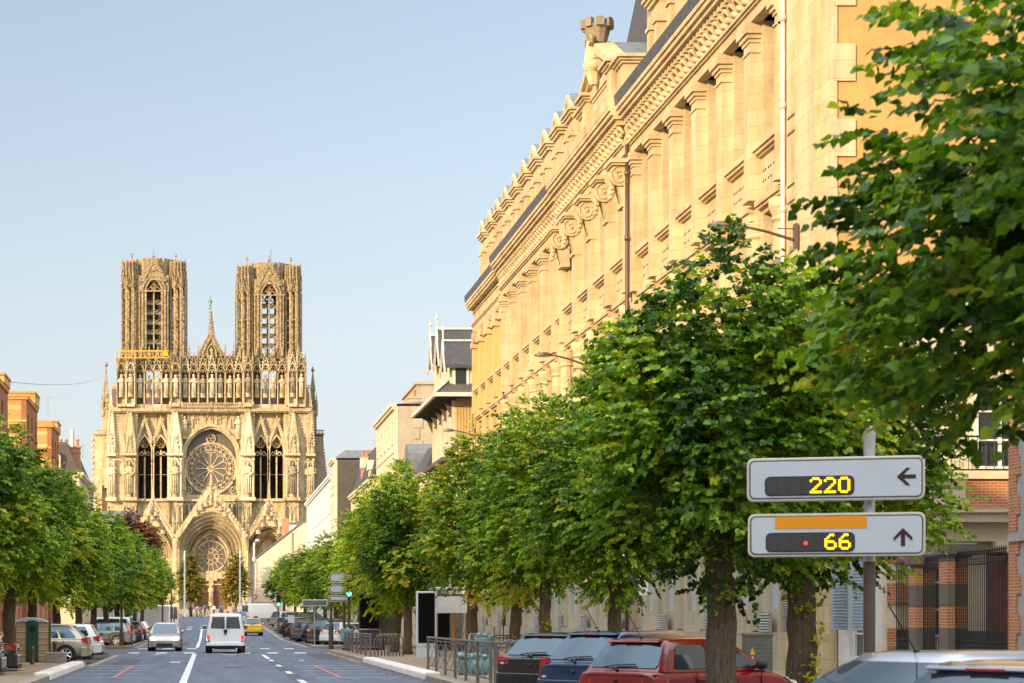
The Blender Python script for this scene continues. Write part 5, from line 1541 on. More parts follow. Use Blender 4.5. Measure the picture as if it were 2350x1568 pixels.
aw = MB(); aw.box(14.2, 15.2, 238, 243, 6.4, 8.6); aw.build('awning', mt['tile_or'], H5, world=True)
# small house with its gable end to the camera, at the corner of the square
G_ = thing('gable_end_house', 'plain cream house end with one sloping roof edge, in front of the right cathedral portal', 'house', (13, 323, gz(318)))
z0 = gz(318)
g = MB(); g.prism([(7.75, z0 - .5), (24, z0 - .5), (24, 17.6), (15.6, 17.6), (7.75, 11.5)], 318, 330, 'y'); g.build('wall', mt['cream'], G_, world=True)
r = MB(); r.hexa([(7.3, 317.8, 11.25), (7.3, 330, 11.25), (15.7, 330, 17.75), (15.7, 317.8, 17.75), (7.3, 317.8, 11.5), (7.3, 330, 11.5), (15.7, 330, 18.0), (15.7, 317.8, 18.0)]); r.build('roof', mt['zinc'], G_, world=True)
g = MB(); g.tube([(7.9, 317.9, 11.3), (7.9, 317.9, z0)], .09, 6); g.build('downpipe', mt['pipe'], G_, world=True)
g = MB(); g.box(10, 15, 317.9, 318, 9.3, 9.5); g.tube([(13.9, 317.9, 16), (13.9, 317.9, 10)], .15, 5); g.build('ledge', mt['buff'], G_, world=True)
st = MB(); st.box(12.4, 13.6, 322, 323.4, 15.2, 18.6); st.build('chimney', mt['brick'], G_, world=True)
H6 = house('white flat roofed block behind the gable end house', 13.2, 26, 333, 345, 15.6, -1, 4, 4, 'white', 'flat', 0, 'zinc', cat='house', bands=False)

# --- near right: white house with shutters, court house, gate, grey house
W1 = house('white rendered house with blue grey louvred shutters next to the brick gate', 18.0, 24, 51.2, 54.5, 7.2, -1, 2, 1, 'white', 'slope', 1.4, 'slate', ww=1.5, wh=2.1)
for y_, nm in ((52.05, 0), (53.65, 1)):
    for z_ in (1.0 + .37, 4.6 + .37):
        q = MB(); q.box(17.52, 17.99, y_ - .02, y_ + .02, z_, z_ + 2.15)
        for k in range(22): q.cbox((17.755, y_ - .03, z_ + .12 + k * .09), (.36, .03, .035), rx=.6)
        q.build('shutter', mt['shutter'], W1, world=True)
CH = thing('brick_house', 'cream and orange brick house with an iron balcony behind the spiked gate', 'house', (22, 53, 0))
def c_(mb, name, mat, parent=None, **k): return mb.build(name, mt[mat], parent or CH, world=True, **k)
c = MB(); c.box(18.1, 30, 51.0, 51.19, 0, 11); c.box(24.1, 30, 51.19, 54.4, 0, 11); c_(c, 'wall', 'cream')
for bx_ in [(18.15, 18.9, 50.93, 51.0, z, z + .55) for z in (.9, 2.1, 3.2)] + [(20.1, 21.75, 50.62, 50.7, 4.62, 5.36), (18.2, 19.0, 50.9, 51, 4.65, 5.3)]:
    c = MB(); c.box(*bx_); c_(c, 'brick_panel', 'brick')
c = MB(); c.box(18.1, 30, 50.4, 51, 4.25, 4.6); c.box(18.1, 30, 50.3, 51, 4.5, 4.58); c.box(18.1, 30, 50.7, 51, 3.75, 4.25); c.box(20.9, 21.3, 50.55, 50.95, 3.45, 3.75)
c.box(19.5, 20.1, 50.6, 51, 4.6, 5.4); c.box(19.4, 30, 50.5, 51, 5.4, 5.6); c.box(20.1, 30, 50.7, 51, 4.6, 5.4)
c.ring((19.35, 50.75, 4.95), .16, .08, 'y', 12, 5); c.ring((19.15, 50.75, 4.75), .14, .07, 'y', 10, 5, 0, PI); c.box(19.2, 19.5, 50.65, 50.9, 4.6, 4.85)
c_(c, 'balcony', 'cream')
c = MB()
c.box(19.4, 22.4, 50.5, 50.54, 6.5, 6.55); c.box(19.4, 22.4, 50.5, 50.54, 5.62, 5.66)
for k in range(13):
    c.ring((19.55 + k * .23, 50.52, 6.0 + .2 * (k % 2)), .1, .014, 'y', 10, 4); c.tube([(19.45 + k * .23, 50.52, 5.62), (19.45 + k * .23, 50.52, 6.5)], .012, 4)
c_(c, 'balcony_railing', 'iron')
window_fill(CH, (0, 51.0), (1, 0), (0, -1), 20.5, 21.8, 5.7, 8.0, .02)
window_fill(CH, (0, 51.0), (1, 0), (0, -1), 19.2, 20.2, 1.2, 3.4, .02)
c = MB(); c.box(20.8, 21.6, 50.94, 50.99, .2, 3.5); c_(c, 'door', 'door_red')
GW = house('rough grey rendered house with a ragged orange brick corner at the right edge', 18.35, 30, 24, 43.6, 11, -1, 3, 5, 'greyrender', 'gable', 3, 'slate')
q = MB(); rq = random.Random(2)
for k in range(72):
    w_ = .36 + .16 * ((k // 3) % 2) + rq.uniform(-.04, .04)
    q.box(18.31, 18.35, 43.6 - w_, 43.6, k * .15, k * .15 + .149)
q.box(18.31, 18.6, 43.6, 43.64, 0, 10.8)
q.build('brick_quoin', mt['brick'], GW, world=True)
def gate_pier(y0, y1, label, top):
    p = thing('gate_pier', label, 'gate pier', (18.35, (y0 + y1) / 2, 0), 0, 'banded brick gate piers')
    x0, x1 = 18.1, 18.62
    for a, b in ((0, 1.46), (2.0, 2.55), (3.1, top - .3)):
        s = MB(); s.box(x0, x1, y0, y1, a, b); s.build('stone_band', mt['dkstone'], p, world=True, bevel=.015)
    for a, b in ((1.461, 1.999), (2.551, 3.099)):
        s = MB(); s.box(x0 + .003, x1 - .003, y0 + .003, y1 - .003, a, b); s.build('brick_band', mt['brick'], p, world=True)
    s = MB(); s.box(x0 - .08, x1 + .2, y0 - .08, y1 + .08, top - .3, top); s.box(x0 - .04, x1 + .1, y0 - .04, y1 + .04, top - .36, top - .3)
    s.build('cap', mt['dkstone'], p, world=True, bevel=.03)
gate_pier(48.8, 49.3, 'banded brick and stone gate pier beside the left iron fence panel', 3.35)
gate_pier(46.7, 47.26, 'taller banded brick and stone gate pier between gate and right fence', 3.55)
pl = MB(); pl.box(18.05, 18.10, 49.06, 49.2, 2.95, 3.15); pl.cur = 0
tag(pl.build('number_plate', mt['shutter'], base=(18.07, 49.13, 2.95)), 'small blue grey plate fixed on the left gate pier', 'plate')
def iron_fence(y0, y1, z0, z1, label, slope=0):
    f = thing('iron_fence', label, 'iron fence', (18.3, (y0 + y1) / 2, 0), 0, 'black wrought iron fence panels')
    w = MB(); w.box(18.12, 18.5, y0, y1, 0, z0 - .05); w.build('plinth', mt['dkstone'], f, world=True)
    b = MB(); n = int((y1 - y0) / .12)
    for k in range(n + 1):
        y = y0 + (y1 - y0) * k / n
        zt = z1 - (.25 if False else 0)
        b.tube([(18.3, y, z0), (18.3, y, zt)], .014, 5)
        b.lathe([(.001, .16), (.03, .06), (.012, 0)], (18.3, y, zt), 5)
        if k < n:
            ym = y + (y1 - y0) / n / 2
            b.ring((18.3, ym, z0 + .16), .045, .012, 'x', 8, 4); b.ring((18.3, ym, z1 - .16), .045, .012, 'x', 8, 4)
            b.tube([(18.3, ym, z0 + .05), (18.3, ym, z0 + .55)], .010, 4)
    for z in (z0, z0 + .28, z1 - .28, z1 - .04): b.box(18.28, 18.32, y0, y1, z, z + .04)
    b.build('bars', mt['iron'], f, world=True)
iron_fence(49.32, 50.7, .85, 3.1, 'black wrought iron fence panel left of the gate piers')
iron_fence(43.75, 46.68, .85, 3.25, 'wide black wrought iron fence panel with spear tips right of the gate piers')
iron_fence(47.28, 48.78, .2, 3.2, 'narrow black iron gate leaf between the two banded piers')

# --- left side
HB = 'brick apartment slabs on the left'
house('plain brick terrace house first on the left, nearest the camera', -27, -13.6, -36, 6, 14.5, 1, 4, 12, 'brick', 'gable', 3, 'slate', detail=False)
house('cream terrace house on the left between two brick houses', -27, -13.6, 6.2, 46, 15.5, 1, 4, 11, 'cream', 'mansard', 2.6, 'slate', detail=False)
house('long brick terrace house on the left behind the recycling container', -27, -13.6, 46.2, 92, 14.0, 1, 4, 13, 'brick', 'gable', 3.2, 'slate', detail=False)
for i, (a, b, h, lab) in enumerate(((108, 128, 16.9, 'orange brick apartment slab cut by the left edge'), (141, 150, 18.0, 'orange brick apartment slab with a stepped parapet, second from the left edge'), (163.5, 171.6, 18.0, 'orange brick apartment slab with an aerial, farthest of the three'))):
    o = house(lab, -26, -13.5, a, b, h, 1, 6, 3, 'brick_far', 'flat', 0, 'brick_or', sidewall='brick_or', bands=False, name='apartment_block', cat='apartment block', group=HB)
    s = MB()
    for k in range(14): s.box(-14.8 + k * .085, -14.77 + k * .085, a - .06, a, h - 2.6, h - 1.9)
    s.box(-26, -13.5, a - .09, a, h - 1.75, h - 1.6); s.box(-26, -13.5, a - .09, a, h - 2.85, h - 2.7); s.box(-26.1, -13.3, a - .15, a, h + .1, h + .3)
    s.build('brick_course', mt['brick_or'], o, world=True)
    s = MB(); s.box(-15.2, -13.35, b - 3.6, b + .2, h + .2, h + 1.0 if i else h + .7); s.box(-15.3, -13.3, b - 3.7, b + .3, h + 1.0 if i else h + .7, (h + 1.0 if i else h + .7) + .15); s.build('parapet', mt['brick_or'], o, world=True)
    if i == 2: antenna(o, -13.9, 164.5, h, 3.0)
house('low brick link house between the first two apartment slabs', -26, -13.8, 128.2, 140.8, 11, 1, 3, 3, 'brick', 'gable', 2.2, 'slate', detail=False)
house('low brick link house between the farther apartment slabs', -26, -13.8, 150.2, 163.3, 11, 1, 3, 3, 'brick', 'gable', 2.2, 'slate', detail=False)
L4 = house('grey mansard house with a rounded gable and a row of red chimney pots', -24, -12.5, 184, 206, 15.0, 1, 4, 6, 'cream', 'mansard', 3.0, 'slate_brown')
chimney(L4, -14.8, -12.6, 186.5, 187.3, 15, 18.4, 'brick', 4)
g = MB(); pts = [(-15.3, 15), (-15.3, 17.2)] + [(-13.9 - 1.4 * math.cos(PI * k / 8), 17.2 + .8 * math.sin(PI * k / 8)) for k in range(9)] + [(-12.5, 15)]
g = MB(); g.prism([(-16.5, 14.5), (-16.5, 17.3), (-16.2, 17.8), (-15.4, 18.1), (-14.6, 17.8), (-14.3, 17.3), (-14.3, 14.5)], 183.7, 184.4, 'y'); g.build('rounded_gable', mt['cream'], L4, world=True)
g = MB(); g.tube([(-13.2, 184.5, 18.3), (-13.2, 184.5, 20.0)], .18, 6); g.build('flue', mt['galv'], L4, world=True)
antenna(L4, -12.9, 195, 18, 1.6)
house('cream terrace house with plain windows behind the left trees', -24, -12.8, 206.3, 231.7, 12.0, 1, 4, 9, 'cream', 'gable', 2.4, 'slate', detail=False)
L6 = house('house with a brown tiled roof sloping down to the street on the left', -23, -11.8, 232, 252, 11.2, 1, 4, 5, 'white', 'gable', 5.2, 'slate_brown', detail=False)
L7 = house('grey zinc roofed house at the end of the left row before the square', -19, -8.9, 258, 272, 12.0, 1, 4, 4, 'cream', 'mansard', 2.4, 'zinc', detail=False)
wr = MB()
p0 = Vector((-13.7, 128, 17.6)); p1 = Vector((-9.0, 380, 36))
p1 = Vector((PX(236, 436), 436, 57.2))
wr.tube([p0.lerp(p1, t / 12) + Vector((0, 0, -.9 * 4 * (t / 12) * (1 - t / 12))) for t in range(13)], .02, 4)
tag(wr.build('overhead_cable', mt['iron'], base=tuple(p0)), 'thin dark overhead cable hanging between the left roofs and the cathedral', 'cable')
# ---------------------------------------------------------------- trees
LEAF = np.array([  # u along the leaf, v across, w fold: heart shaped lime leaf, mid rib shared
    (0, 0, 0), (.12, .34, .05), (.45, .46, .09), (1.0, 0, -.10), (.45, -.46, .09), (.12, -.34, .05)], dtype=np.float64)
def mesh_from_leaves(name, pos, dirs, nrm, size, tint):
    n = len(pos)
    d = dirs / np.linalg.norm(dirs, axis=1, keepdims=True)
    nr = nrm - d * np.sum(nrm * d, axis=1, keepdims=True)
    nr /= np.maximum(np.linalg.norm(nr, axis=1, keepdims=True), 1e-6)
    s = np.cross(nr, d)
    V = (pos[:, None, :] + size[:, None, None] * (LEAF[None, :, 0:1] * d[:, None, :] + LEAF[None, :, 1:2] * s[:, None, :] + LEAF[None, :, 2:3] * nr[:, None, :])).reshape(-1, 3)
    F = (np.arange(n)[:, None, None] * 6 + np.array([[0, 1, 2, 3], [0, 3, 4, 5]])[None]).reshape(-1)
    me = bpy.data.meshes.new(name)
    me.vertices.add(n * 6); me.vertices.foreach_set('co', V.astype(np.float32).ravel())
    me.loops.add(n * 8); me.loops.foreach_set('vertex_index', F.astype(np.int32))
    me.polygons.add(n * 2)
    me.polygons.foreach_set('loop_start', np.arange(0, n * 8, 4, dtype=np.int32))
    me.polygons.foreach_set('loop_total', np.full(n * 2, 4, dtype=np.int32))
    me.update(calc_edges=True)
    at = me.attributes.new('tint', 'FLOAT', 'POINT')
    at.data.foreach_set('value', np.repeat(tint, 6).astype(np.float32))
    return me
def crown_mesh(name, rx, ry, z0, z1, leaf, nspray, seed, per=13, flat=.55, cone=0.0, lumps=26, spread=1.0, yellow=0.0, tw=.75):
    """leaf sprays on clumps spread over an egg shaped crown; returns the mesh and the clump centres"""
    rg = np.random.default_rng(seed)
    H = z1 - z0; zc = z0 + H * .46
    cs = []
    for i in range(lumps):
        for _ in range(30):
            u = rg.normal(size=3); u /= np.linalg.norm(u)
            r = rg.uniform(.55, .86) if i > lumps * .2 else rg.uniform(.1, .45)
            p = u * r
            if all(np.linalg.norm(p - q[:3]) > .26 for q in cs): break
        cs.append(np.array([*p, rg.uniform(.20, .34)]))
    cs = np.array(cs)
    def shape(P):
        P = P.copy()
        k = 1 - cone * np.clip(P[:, 2] * .5 + .5, 0, 1)
        return np.stack([P[:, 0] * rx * k, P[:, 1] * ry * k, zc + P[:, 2] * np.where(P[:, 2] > 0, z1 - zc, zc - z0)], 1)
    k = rg.integers(0, lumps, nspray)
    u = rg.normal(size=(nspray, 3)); u /= np.linalg.norm(u, axis=1, keepdims=True)
    rr = cs[k, 3] * rg.uniform(.45, 1.0, nspray) ** .6
    base = cs[k, :3] + u * rr[:, None]
    P = shape(base)
    out = base.copy(); out[:, 2] *= .35
    out += rg.normal(size=(nspray, 3)) * .30
    out += u * .35
    out[:, 2] = out[:, 2] * .6 + rg.uniform(-.15, .25, nspray)
    out /= np.linalg.norm(out, axis=1, keepdims=True)
    L = leaf * per * .40 * rg.uniform(.6, 1.35, nspray) * tw
    ctint = rg.normal(0, .15, lumps)[k] + rg.normal(0, .10, nspray) + yellow
    ye = rg.random(nspray) < .035
    ctint = ctint + ye * .35
    pos = []; dr = []; nm = []; ti = []; sz = []
    side0 = np.cross(out, np.array([0, 0, 1.0])); side0 /= np.maximum(np.linalg.norm(side0, axis=1, keepdims=True), 1e-6)
    for j in range(per):
        t = (j + rg.uniform(0, .6, nspray)) / per
        sg = np.where((j % 2) == 0, 1.0, -1.0)
        p = P + out * (L * t)[:, None] + np.array([0, 0, -1.0]) * (.22 * L * t ** 2)[:, None]
        d = out * rg.uniform(.25, .9, nspray)[:, None] + side0 * (sg * rg.uniform(.3, 1.0, nspray))[:, None] + np.array([0, 0, -1.0]) * rg.uniform(.05, .75, nspray)[:, None]
        n_ = np.array([0, 0, 1.0]) * flat + rg.normal(size=(nspray, 3)) * .46 + out * .35
        pos.append(p + d * leaf * .15); dr.append(d); nm.append(n_)
        ti.append(np.clip(.435 + ctint + rg.normal(0, .16, nspray), 0, .90) + (rg.random(nspray) < .004) * .5)
        sz.append(leaf * rg.uniform(.65, 1.2, nspray))
    me = mesh_from_leaves(name, np.concatenate(pos), np.concatenate(dr), np.concatenate(nm), np.concatenate(sz), np.concatenate(ti))
    return me, shape(cs[:, :3])
def trunk_mb(r, hb, ztop, limbs, seed, lean=0):
    rn = random.Random(seed); mb = MB()
    pts = []; rs = []
    n = 8
    for i in range(n + 1):
        t = i / n
        pts.append((lean * t + rn.uniform(-.03, .03) * (i > 0), rn.uniform(-.03, .03) * (i > 0), -.1 + (hb + .1) * t))
        rs.append(r * (1.28 - .6 * t if t < .15 else (1.16 - .22 * t)) * (1 + rn.uniform(-.05, .05)))
    mb.tube(pts, rs, 12)
    top = Vector(pts[-1])
    lead = [top, top + Vector((.05, .03, (ztop - hb) * .4)), top + Vector((-.05, .05, (ztop - hb) * .85))]
    mb.tube(lead, [r * .85, r * .45, r * .1], 8)
    for c in limbs:
        c = Vector(c)
        a = top + Vector((0, 0, max(-.2, min((c.z - top.z) * .4, (ztop - hb) * .5))))
        m = a.lerp(c, .5) + Vector((rn.uniform(-.1, .1), rn.uniform(-.1, .1), .12))
        mb.tube([a, m, c], [r * .38, r * .22, r * .06], 6)
    for k in range(5):      # burrs
        z = rn.uniform(.4, hb * .9); a = rn.uniform(0, 6.28)
        mb.ball((lean * z / hb + r * .80 * math.cos(a), r * .80 * math.sin(a), z), r * rn.uniform(.26, .38), 7, sz=1.6)
    return mb
CROWNS = {}
def crown(key, **k):
    if key not in CROWNS: CROWNS[key] = crown_mesh('crown_' + key, **k)
    return CROWNS[key]
def sucker(parent, r, z, seed, az):
    rg = np.random.default_rng(seed)
    n = 26
    a = az + rg.normal(0, .35, n)
    pos = np.stack([(r + .02 + rg.uniform(0, .12, n)) * np.cos(a), (r + .02 + rg.uniform(0, .12, n)) * np.sin(a), z + rg.normal(0, .10, n)], 1)
    dr = np.stack([np.cos(a), np.sin(a), rg.uniform(-.8, .2, n)], 1)
    me = mesh_from_leaves('shoot', pos, dr, rg.normal(size=(n, 3)) * .4 + np.array([0, -.4, .7]), rg.uniform(.06, .10, n), rg.uniform(.72, .92, n))
    me.materials.append(mt['leaf'])
    o = bpy.data.objects.new('shoots', me); link(o, parent)
def tree(label, x, y, me_c, r, hb, ztop, seed, rz=0, sc=1.0, bark='bark', leafmat='leaf', name='lime_tree', group=None, shoots=(), lean=0, scz=None):
    me, cen = me_c
    root = thing(name, label, 'tree', (x, y, gz(y) + (.13 if 36 < y < 300 and abs(x) > 5.9 else 0)), 0, group)
    if not me.materials: me.materials.append(mt[leafmat])
    c = bpy.data.objects.new('crown', me); link(c, root)
    c.rotation_euler = (0, 0, rz); c.scale = (sc, sc, scz or sc)
    M = Matrix.Rotation(rz, 3, 'Z')
    lim = [(M @ Vector(p)) * sc for p in cen]
    lim = [Vector((p.x, p.y, p.z / sc * (scz or sc))) for p in lim][:: max(1, len(cen) // 11)]
    trunk_mb(r, hb, ztop, lim, seed, lean).build('trunk', mt[bark], root, smooth=True)
    for k, (z, az) in enumerate(shoots): sucker(root, r, z, seed * 10 + k, az)
    return root
GR = 'lime trees along the right pavement'; GL = 'lime trees along the left pavement'
# near right tree, trunk out of the picture
tree('big dark lime tree filling the upper right, nearest to the camera', 6.98, 12.2,
     crown('near', rx=2.85, ry=2.6, z0=2.52, z1=6.5, leaf=.090, nspray=4600, seed=11, per=13, lumps=38, yellow=-.05), .20, 2.5, 6, 1, group=GR)
tree('lime tree with the thick trunk in front of the red car', 7.25, 27.0,
     crown('b', rx=2.25, ry=2.3, z0=2.2, z1=7.2, leaf=.092, nspray=4000, seed=12, lumps=42, cone=.30), .205, 2.7, 6, 2, group=GR, shoots=((2.05, -1.6), (2.7, -1.2), (2.6, -2.0)))
tree('lime tree with the thick trunk directly behind the parking count sign', 10.15, 32.6,
     crown('c', rx=3.05, ry=2.4, z0=2.2, z1=7.4, leaf=.095, nspray=3600, seed=13, lumps=42, cone=.22), .235, 2.6, 6, 3, group=GR, shoots=((.55, -1.9), (.7, -1.4), (1.0, -1.2), (1.9, -1.7), (1.45, -.9)))
rowR = [
    # x, y, r, crown key, rz, sc, scz, label, lean, hb
    (9.65, 45.0, .155, 'd', .3, 1.0, 1.0, 'slender lime tree rising behind the dark blue car', -.1, 2.9, ()),
    (10.0, 56.7, .18, 'e', 1.7, 1.0, 1.02, 'lime tree with shoots on its trunk, left of the one behind the blue car', 0, 2.6, ((.9, -1.7), (1.4, -1.4), (.5, -1.3))),
    (10.0, 62.3, .175, 'd', 2.6, 1.02, 1.04, 'burred lime tree behind the near bicycle hoops', .05, 2.5, ((.5, -2.2), (.8, -2.0))),
    (9.75, 70.5, .19, 'e', 4.1, 1.0, 1.05, 'yellowing lime tree overhanging the bus shelter', .0, 2.6, ()),
    (8.7, 83.2, .175, 'd', 5.0, 1.02, 1.05, 'straight lime tree just left of the tall black poster panel', 0, 2.9, ()),
    (8.6, 88.5, .17, 'y', 3.1, .95, 1.02, 'leaning lime tree behind the far bicycle hoops', .35, 2.7, ((.6, -1.5),)),
    (8.8, 97.5, .16, 'y', 1.1, .98, 1.0, 'lime tree beside the black poster panel at the crossing', 0, 2.6, ()),
    (9.6, 110.5, .16, 'y', .2, 1.0, 1.02, 'lime tree above the white parked hatchback', 0, 2.6, ()),
    (9.6, 121, .16, 'f', 1.5, 1.0, 1.05, 'lime tree above the black parked off road car', 0, 2.6, ()),
    (9.6, 132, .16, 'h', 2.9, 1.0, 1.0, 'lime tree above the dark cars in the right bays', 0, 2.6, ()),
    (9.6, 144, .16, 'f', 4.2, 1.0, 1.04, 'lime tree over the silver hatchback in the right bays', 0, 2.6, ()),
    (9.6, 157, .16, 'h', 5.2, 1.0, 1.0, 'lime tree in the middle of the distant right row', 0, 2.6, ()),
    (9.6, 172, .16, 'f', .9, 1.0, 1.0, 'lime tree beyond the second green traffic light', 0, 2.6, ()),
    (9.6, 190, .16, 'f', 2.2, 1.0, 1.0, 'third last lime tree of the right row', 0, 2.6, ()),
    (9.6, 212, .16, 'f', 3.5, 1.0, 1.0, 'second last lime tree of the right row', 0, 2.6, ()),
    (9.4, 238, .16, 'f', 4.6, 1.0, .98, 'last lime tree of the right row before the gable end house', 0, 2.6, ()),
]
crown('d', rx=2.55, ry=2.5, z0=2.1, z1=8.0, leaf=.10, nspray=3200, seed=21, lumps=42, cone=.34)
crown('e', rx=2.6, ry=2.6, z0=2.0, z1=8.2, leaf=.105, nspray=3000, seed=22, lumps=42, cone=.38, yellow=.13)
crown('f', rx=2.7, ry=2.7, z0=2.1, z1=8.0, leaf=.14, nspray=1500, seed=23, lumps=42, cone=.32, yellow=.0)
crown('y', rx=2.7, ry=2.6, z0=2.0, z1=8.3, leaf=.13, nspray=1700, seed=25, lumps=42, cone=.40, yellow=.24)
crown('h', rx=2.5, ry=2.8, z0=2.3, z1=7.7, leaf=.14, nspray=1400, seed=26, lumps=30, cone=.28, yellow=.03)
crown('g', rx=2.6, ry=2.6, z0=2.2, z1=7.6, leaf=.10, nspray=3200, seed=24, lumps=42, cone=.25, yellow=-.03)
for i, (x, y, r, key, rz, sc, scz, lab, lean, hb, sh) in enumerate(rowR):
    tree(lab, x, y, CROWNS[key], r, hb, 7.2, 40 + i, rz, sc, group=GR, lean=lean, shoots=sh, scz=scz)
rowL = [
    (-6.5, 54.5, .24, 'g', .4, 1.02, 1.0, 'dark lime tree at the left edge behind the black saloon', 2.5),
    (-6.6, 63.0, .20, 'g', 1.9, 1.0, 1.0, 'lime tree with the stout trunk behind the beige recycling container', 2.9),
    (-6.7, 72.5, .17, 'g', 3.0, 1.02, 1.02, 'lime tree over the beige estate car', 2.6),
    (-6.6, 82.5, .17, 'e', 4.4, 1.0, 1.0, 'lime tree over the white hatchback on the left', 2.6),
    (-6.5, 95.0, .17, 'h', 5.1, .98, .98, 'lime tree at the side street on the left', 2.6),
    (-6.4, 106, .17, 'f', .7, 1.0, .98, 'lime tree over the grey estate car on the left', 2.6),
    (-6.3, 117, .17, 'h', 2.0, 1.0, 1.0, 'lime tree over the pale blue people carrier', 2.6),
    (-6.2, 129, .17, 'f', 3.3, 1.0, .98, 'lime tree behind the oncoming silver car', 2.6),
    (-6.1, 142, .16, 'f', 4.7, 1.0, 1.0, 'lime tree beyond the oncoming silver car', 2.6),
    (-6.1, 157, .16, 'f', 5.6, 1.0, 1.0, 'lime tree over the parked white van on the left', 2.6),
    (-6.1, 174, .16, 'f', 1.2, 1.0, 1.0, 'third last lime tree of the left row', 2.6),
    (-6.1, 195, .16, 'f', 2.5, 1.0, .98, 'second last lime tree of the left row', 2.6),
    (-6.1, 220, .16, 'f', 3.9, 1.0, .96, 'last lime tree of the left row before the square', 2.6),
]
for i, (x, y, r, key, rz, sc, scz, lab, hb) in enumerate(rowL):
    tree(lab, x, y, CROWNS[key], r, hb, 7.0, 80 + i, rz, sc, bark='bark_dark' if i != 1 else 'bark', group=GL, scz=scz)
crown('cone', rx=2.75, ry=2.7, z0=1.6, z1=10.2, leaf=.24, nspray=900, seed=31, lumps=42, cone=.62)
tree('autumn yellow cone shaped tree left of the cathedral door', PX(436, 312), 312, CROWNS['cone'], .2, 2.4, 9, 120, 0, 1.0, leafmat='leaf_y', name='hornbeam_tree', group='yellowing trees before the cathedral')
tree('autumn yellow cone shaped tree right of the cathedral door', PX(541, 312), 312, CROWNS['cone'], .2, 2.4, 9, 121, 2.2, .98, leafmat='leaf_y', name='hornbeam_tree', group='yellowing trees before the cathedral')
crown('red', rx=2.9, ry=2.9, z0=4.5, z1=13.6, leaf=.26, nspray=1400, seed=33, lumps=42, cone=.35)
tree('dark red copper leaved tree above the left row', -8.9, 232, CROWNS['red'], .3, 4.5, 13, 122, leafmat='leaf_r', name='copper_tree')
# ---------------------------------------------------------------- vehicles
def outline(yr, yf, w, br=.05, bf=.12, cr=.16):
    """plan outline, rear edge first (left to right), then the front edge (right to left)"""
    return [(-w, yr + cr), (-w * .93, yr + br * .9), (-w * .55, yr + br * .2), (0, yr), (w * .55, yr + br * .2), (w * .93, yr + br * .9), (w, yr + cr),
            (w, yf - cr * 1.3), (w * .88, yf - bf), (w * .45, yf - bf * .3), (0, yf), (-w * .45, yf - bf * .3), (-w * .88, yf - bf), (-w, yf - cr * 1.3)]
def loft(mb, levels, cap0=True, cap1=True):
    n = len(levels[0]); vs = [p for l in levels for p in l]; fs = []
    for i in range(len(levels) - 1):
        for k in range(n):
            k2 = (k + 1) % n
            fs.append((i * n + k, i * n + k2, (i + 1) * n + k2, (i + 1) * n + k))
    if cap0: fs.append(tuple(range(n - 1, -1, -1)))
    if cap1: fs.append(tuple((len(levels) - 1) * n + k for k in range(n)))
    mb.add(vs, fs)
def patch(mb, lo, hi, idx, s0, s1, t0, t1, off=.012, ns=8, nt_=3, inset=()):
    """glass laid on the greenhouse between outlines lo and hi, along the outline points idx"""
    A = [Vector(lo[i]) for i in idx]; B = [Vector(hi[i]) for i in idx]
    ls = [0]
    for a, b in zip(A, A[1:]): ls.append(ls[-1] + (b - a).length)
    T = ls[-1]
    def at(P, s):
        d = s * T
        for k in range(len(ls) - 1):
            if d <= ls[k + 1] + 1e-9:
                f = (d - ls[k]) / max(1e-9, ls[k + 1] - ls[k]); return P[k].lerp(P[k + 1], f)
        return P[-1]
    g = []
    for j in range(nt_ + 1):
        t = t0 + (t1 - t0) * j / nt_
        row = []
        for i in range(ns + 1):
            # corners drawn in a little so the pane is rounded
            e = .035 * (1 if j in inset else 0)
            s = s0 + (s1 - s0) * (e + (1 - 2 * e) * i / ns)
            row.append(at(A, s).lerp(at(B, s), t))
        g.append(row)
    cen = sum((p for r in g for p in r), Vector()) / ((ns + 1) * (nt_ + 1))
    nrm = (g[0][-1] - g[0][0]).cross(g[-1][0] - g[0][0]).normalized()
    if nrm.dot(Vector((cen.x, cen.y - (sum(p[1] for p in lo) / len(lo)), 0))) < 0: nrm = -nrm
    vs = [p + nrm * off for r in g for p in r]
    fs = []
    for j in range(nt_):
        for i in range(ns):
            a = j * (ns + 1) + i; fs.append((a, a + 1, a + ns + 2, a + ns + 1))
    mb.add(vs, fs)
def wheel(parent, x, y, r, w, side, rimmat='rim', spokes=7):
    o = MB(); o.lathe([(r * .70, -w / 2), (r * .92, -w / 2), (r, -w * .32), (r, w * .32), (r * .92, w / 2), (r * .70, w / 2)], (0, 0, 0), 24, 'x')
    t = o.build('wheel', mt['tyre'], parent, smooth='auto', loc=(x, y, r))
    q = MB(); xo = side * w / 2
    q.lathe([(r * .72, xo * .55), (r * .735, xo * 1.05), (r * .66, xo * 1.06), (r * .62, xo * .7)], (0, 0, 0), 24, 'x', caps=False)
    for k in range(spokes):
        a = 2 * PI * k / spokes
        ca, sa = math.cos(a), math.sin(a)
        q.tube([(xo * .9, r * .08 * ca, r * .08 * sa), (xo * .90, r * .66 * ca, r * .66 * sa)], [r * .13, r * .10], 6)
    q.lathe([(1e-4, xo * .98), (r * .16, xo * .96), (r * .18, xo * .7)], (0, 0, 0), 12, 'x', caps=False)
    q.build('rim', mt[rimmat], t, smooth='auto')
    d = MB(); d.lathe([(1e-4, xo * .5), (r * .70, xo * .5)], (0, 0, 0), 18, 'x', caps=False); d.build('hub', mt['cabinet'], t)
    return t
CARN = {}
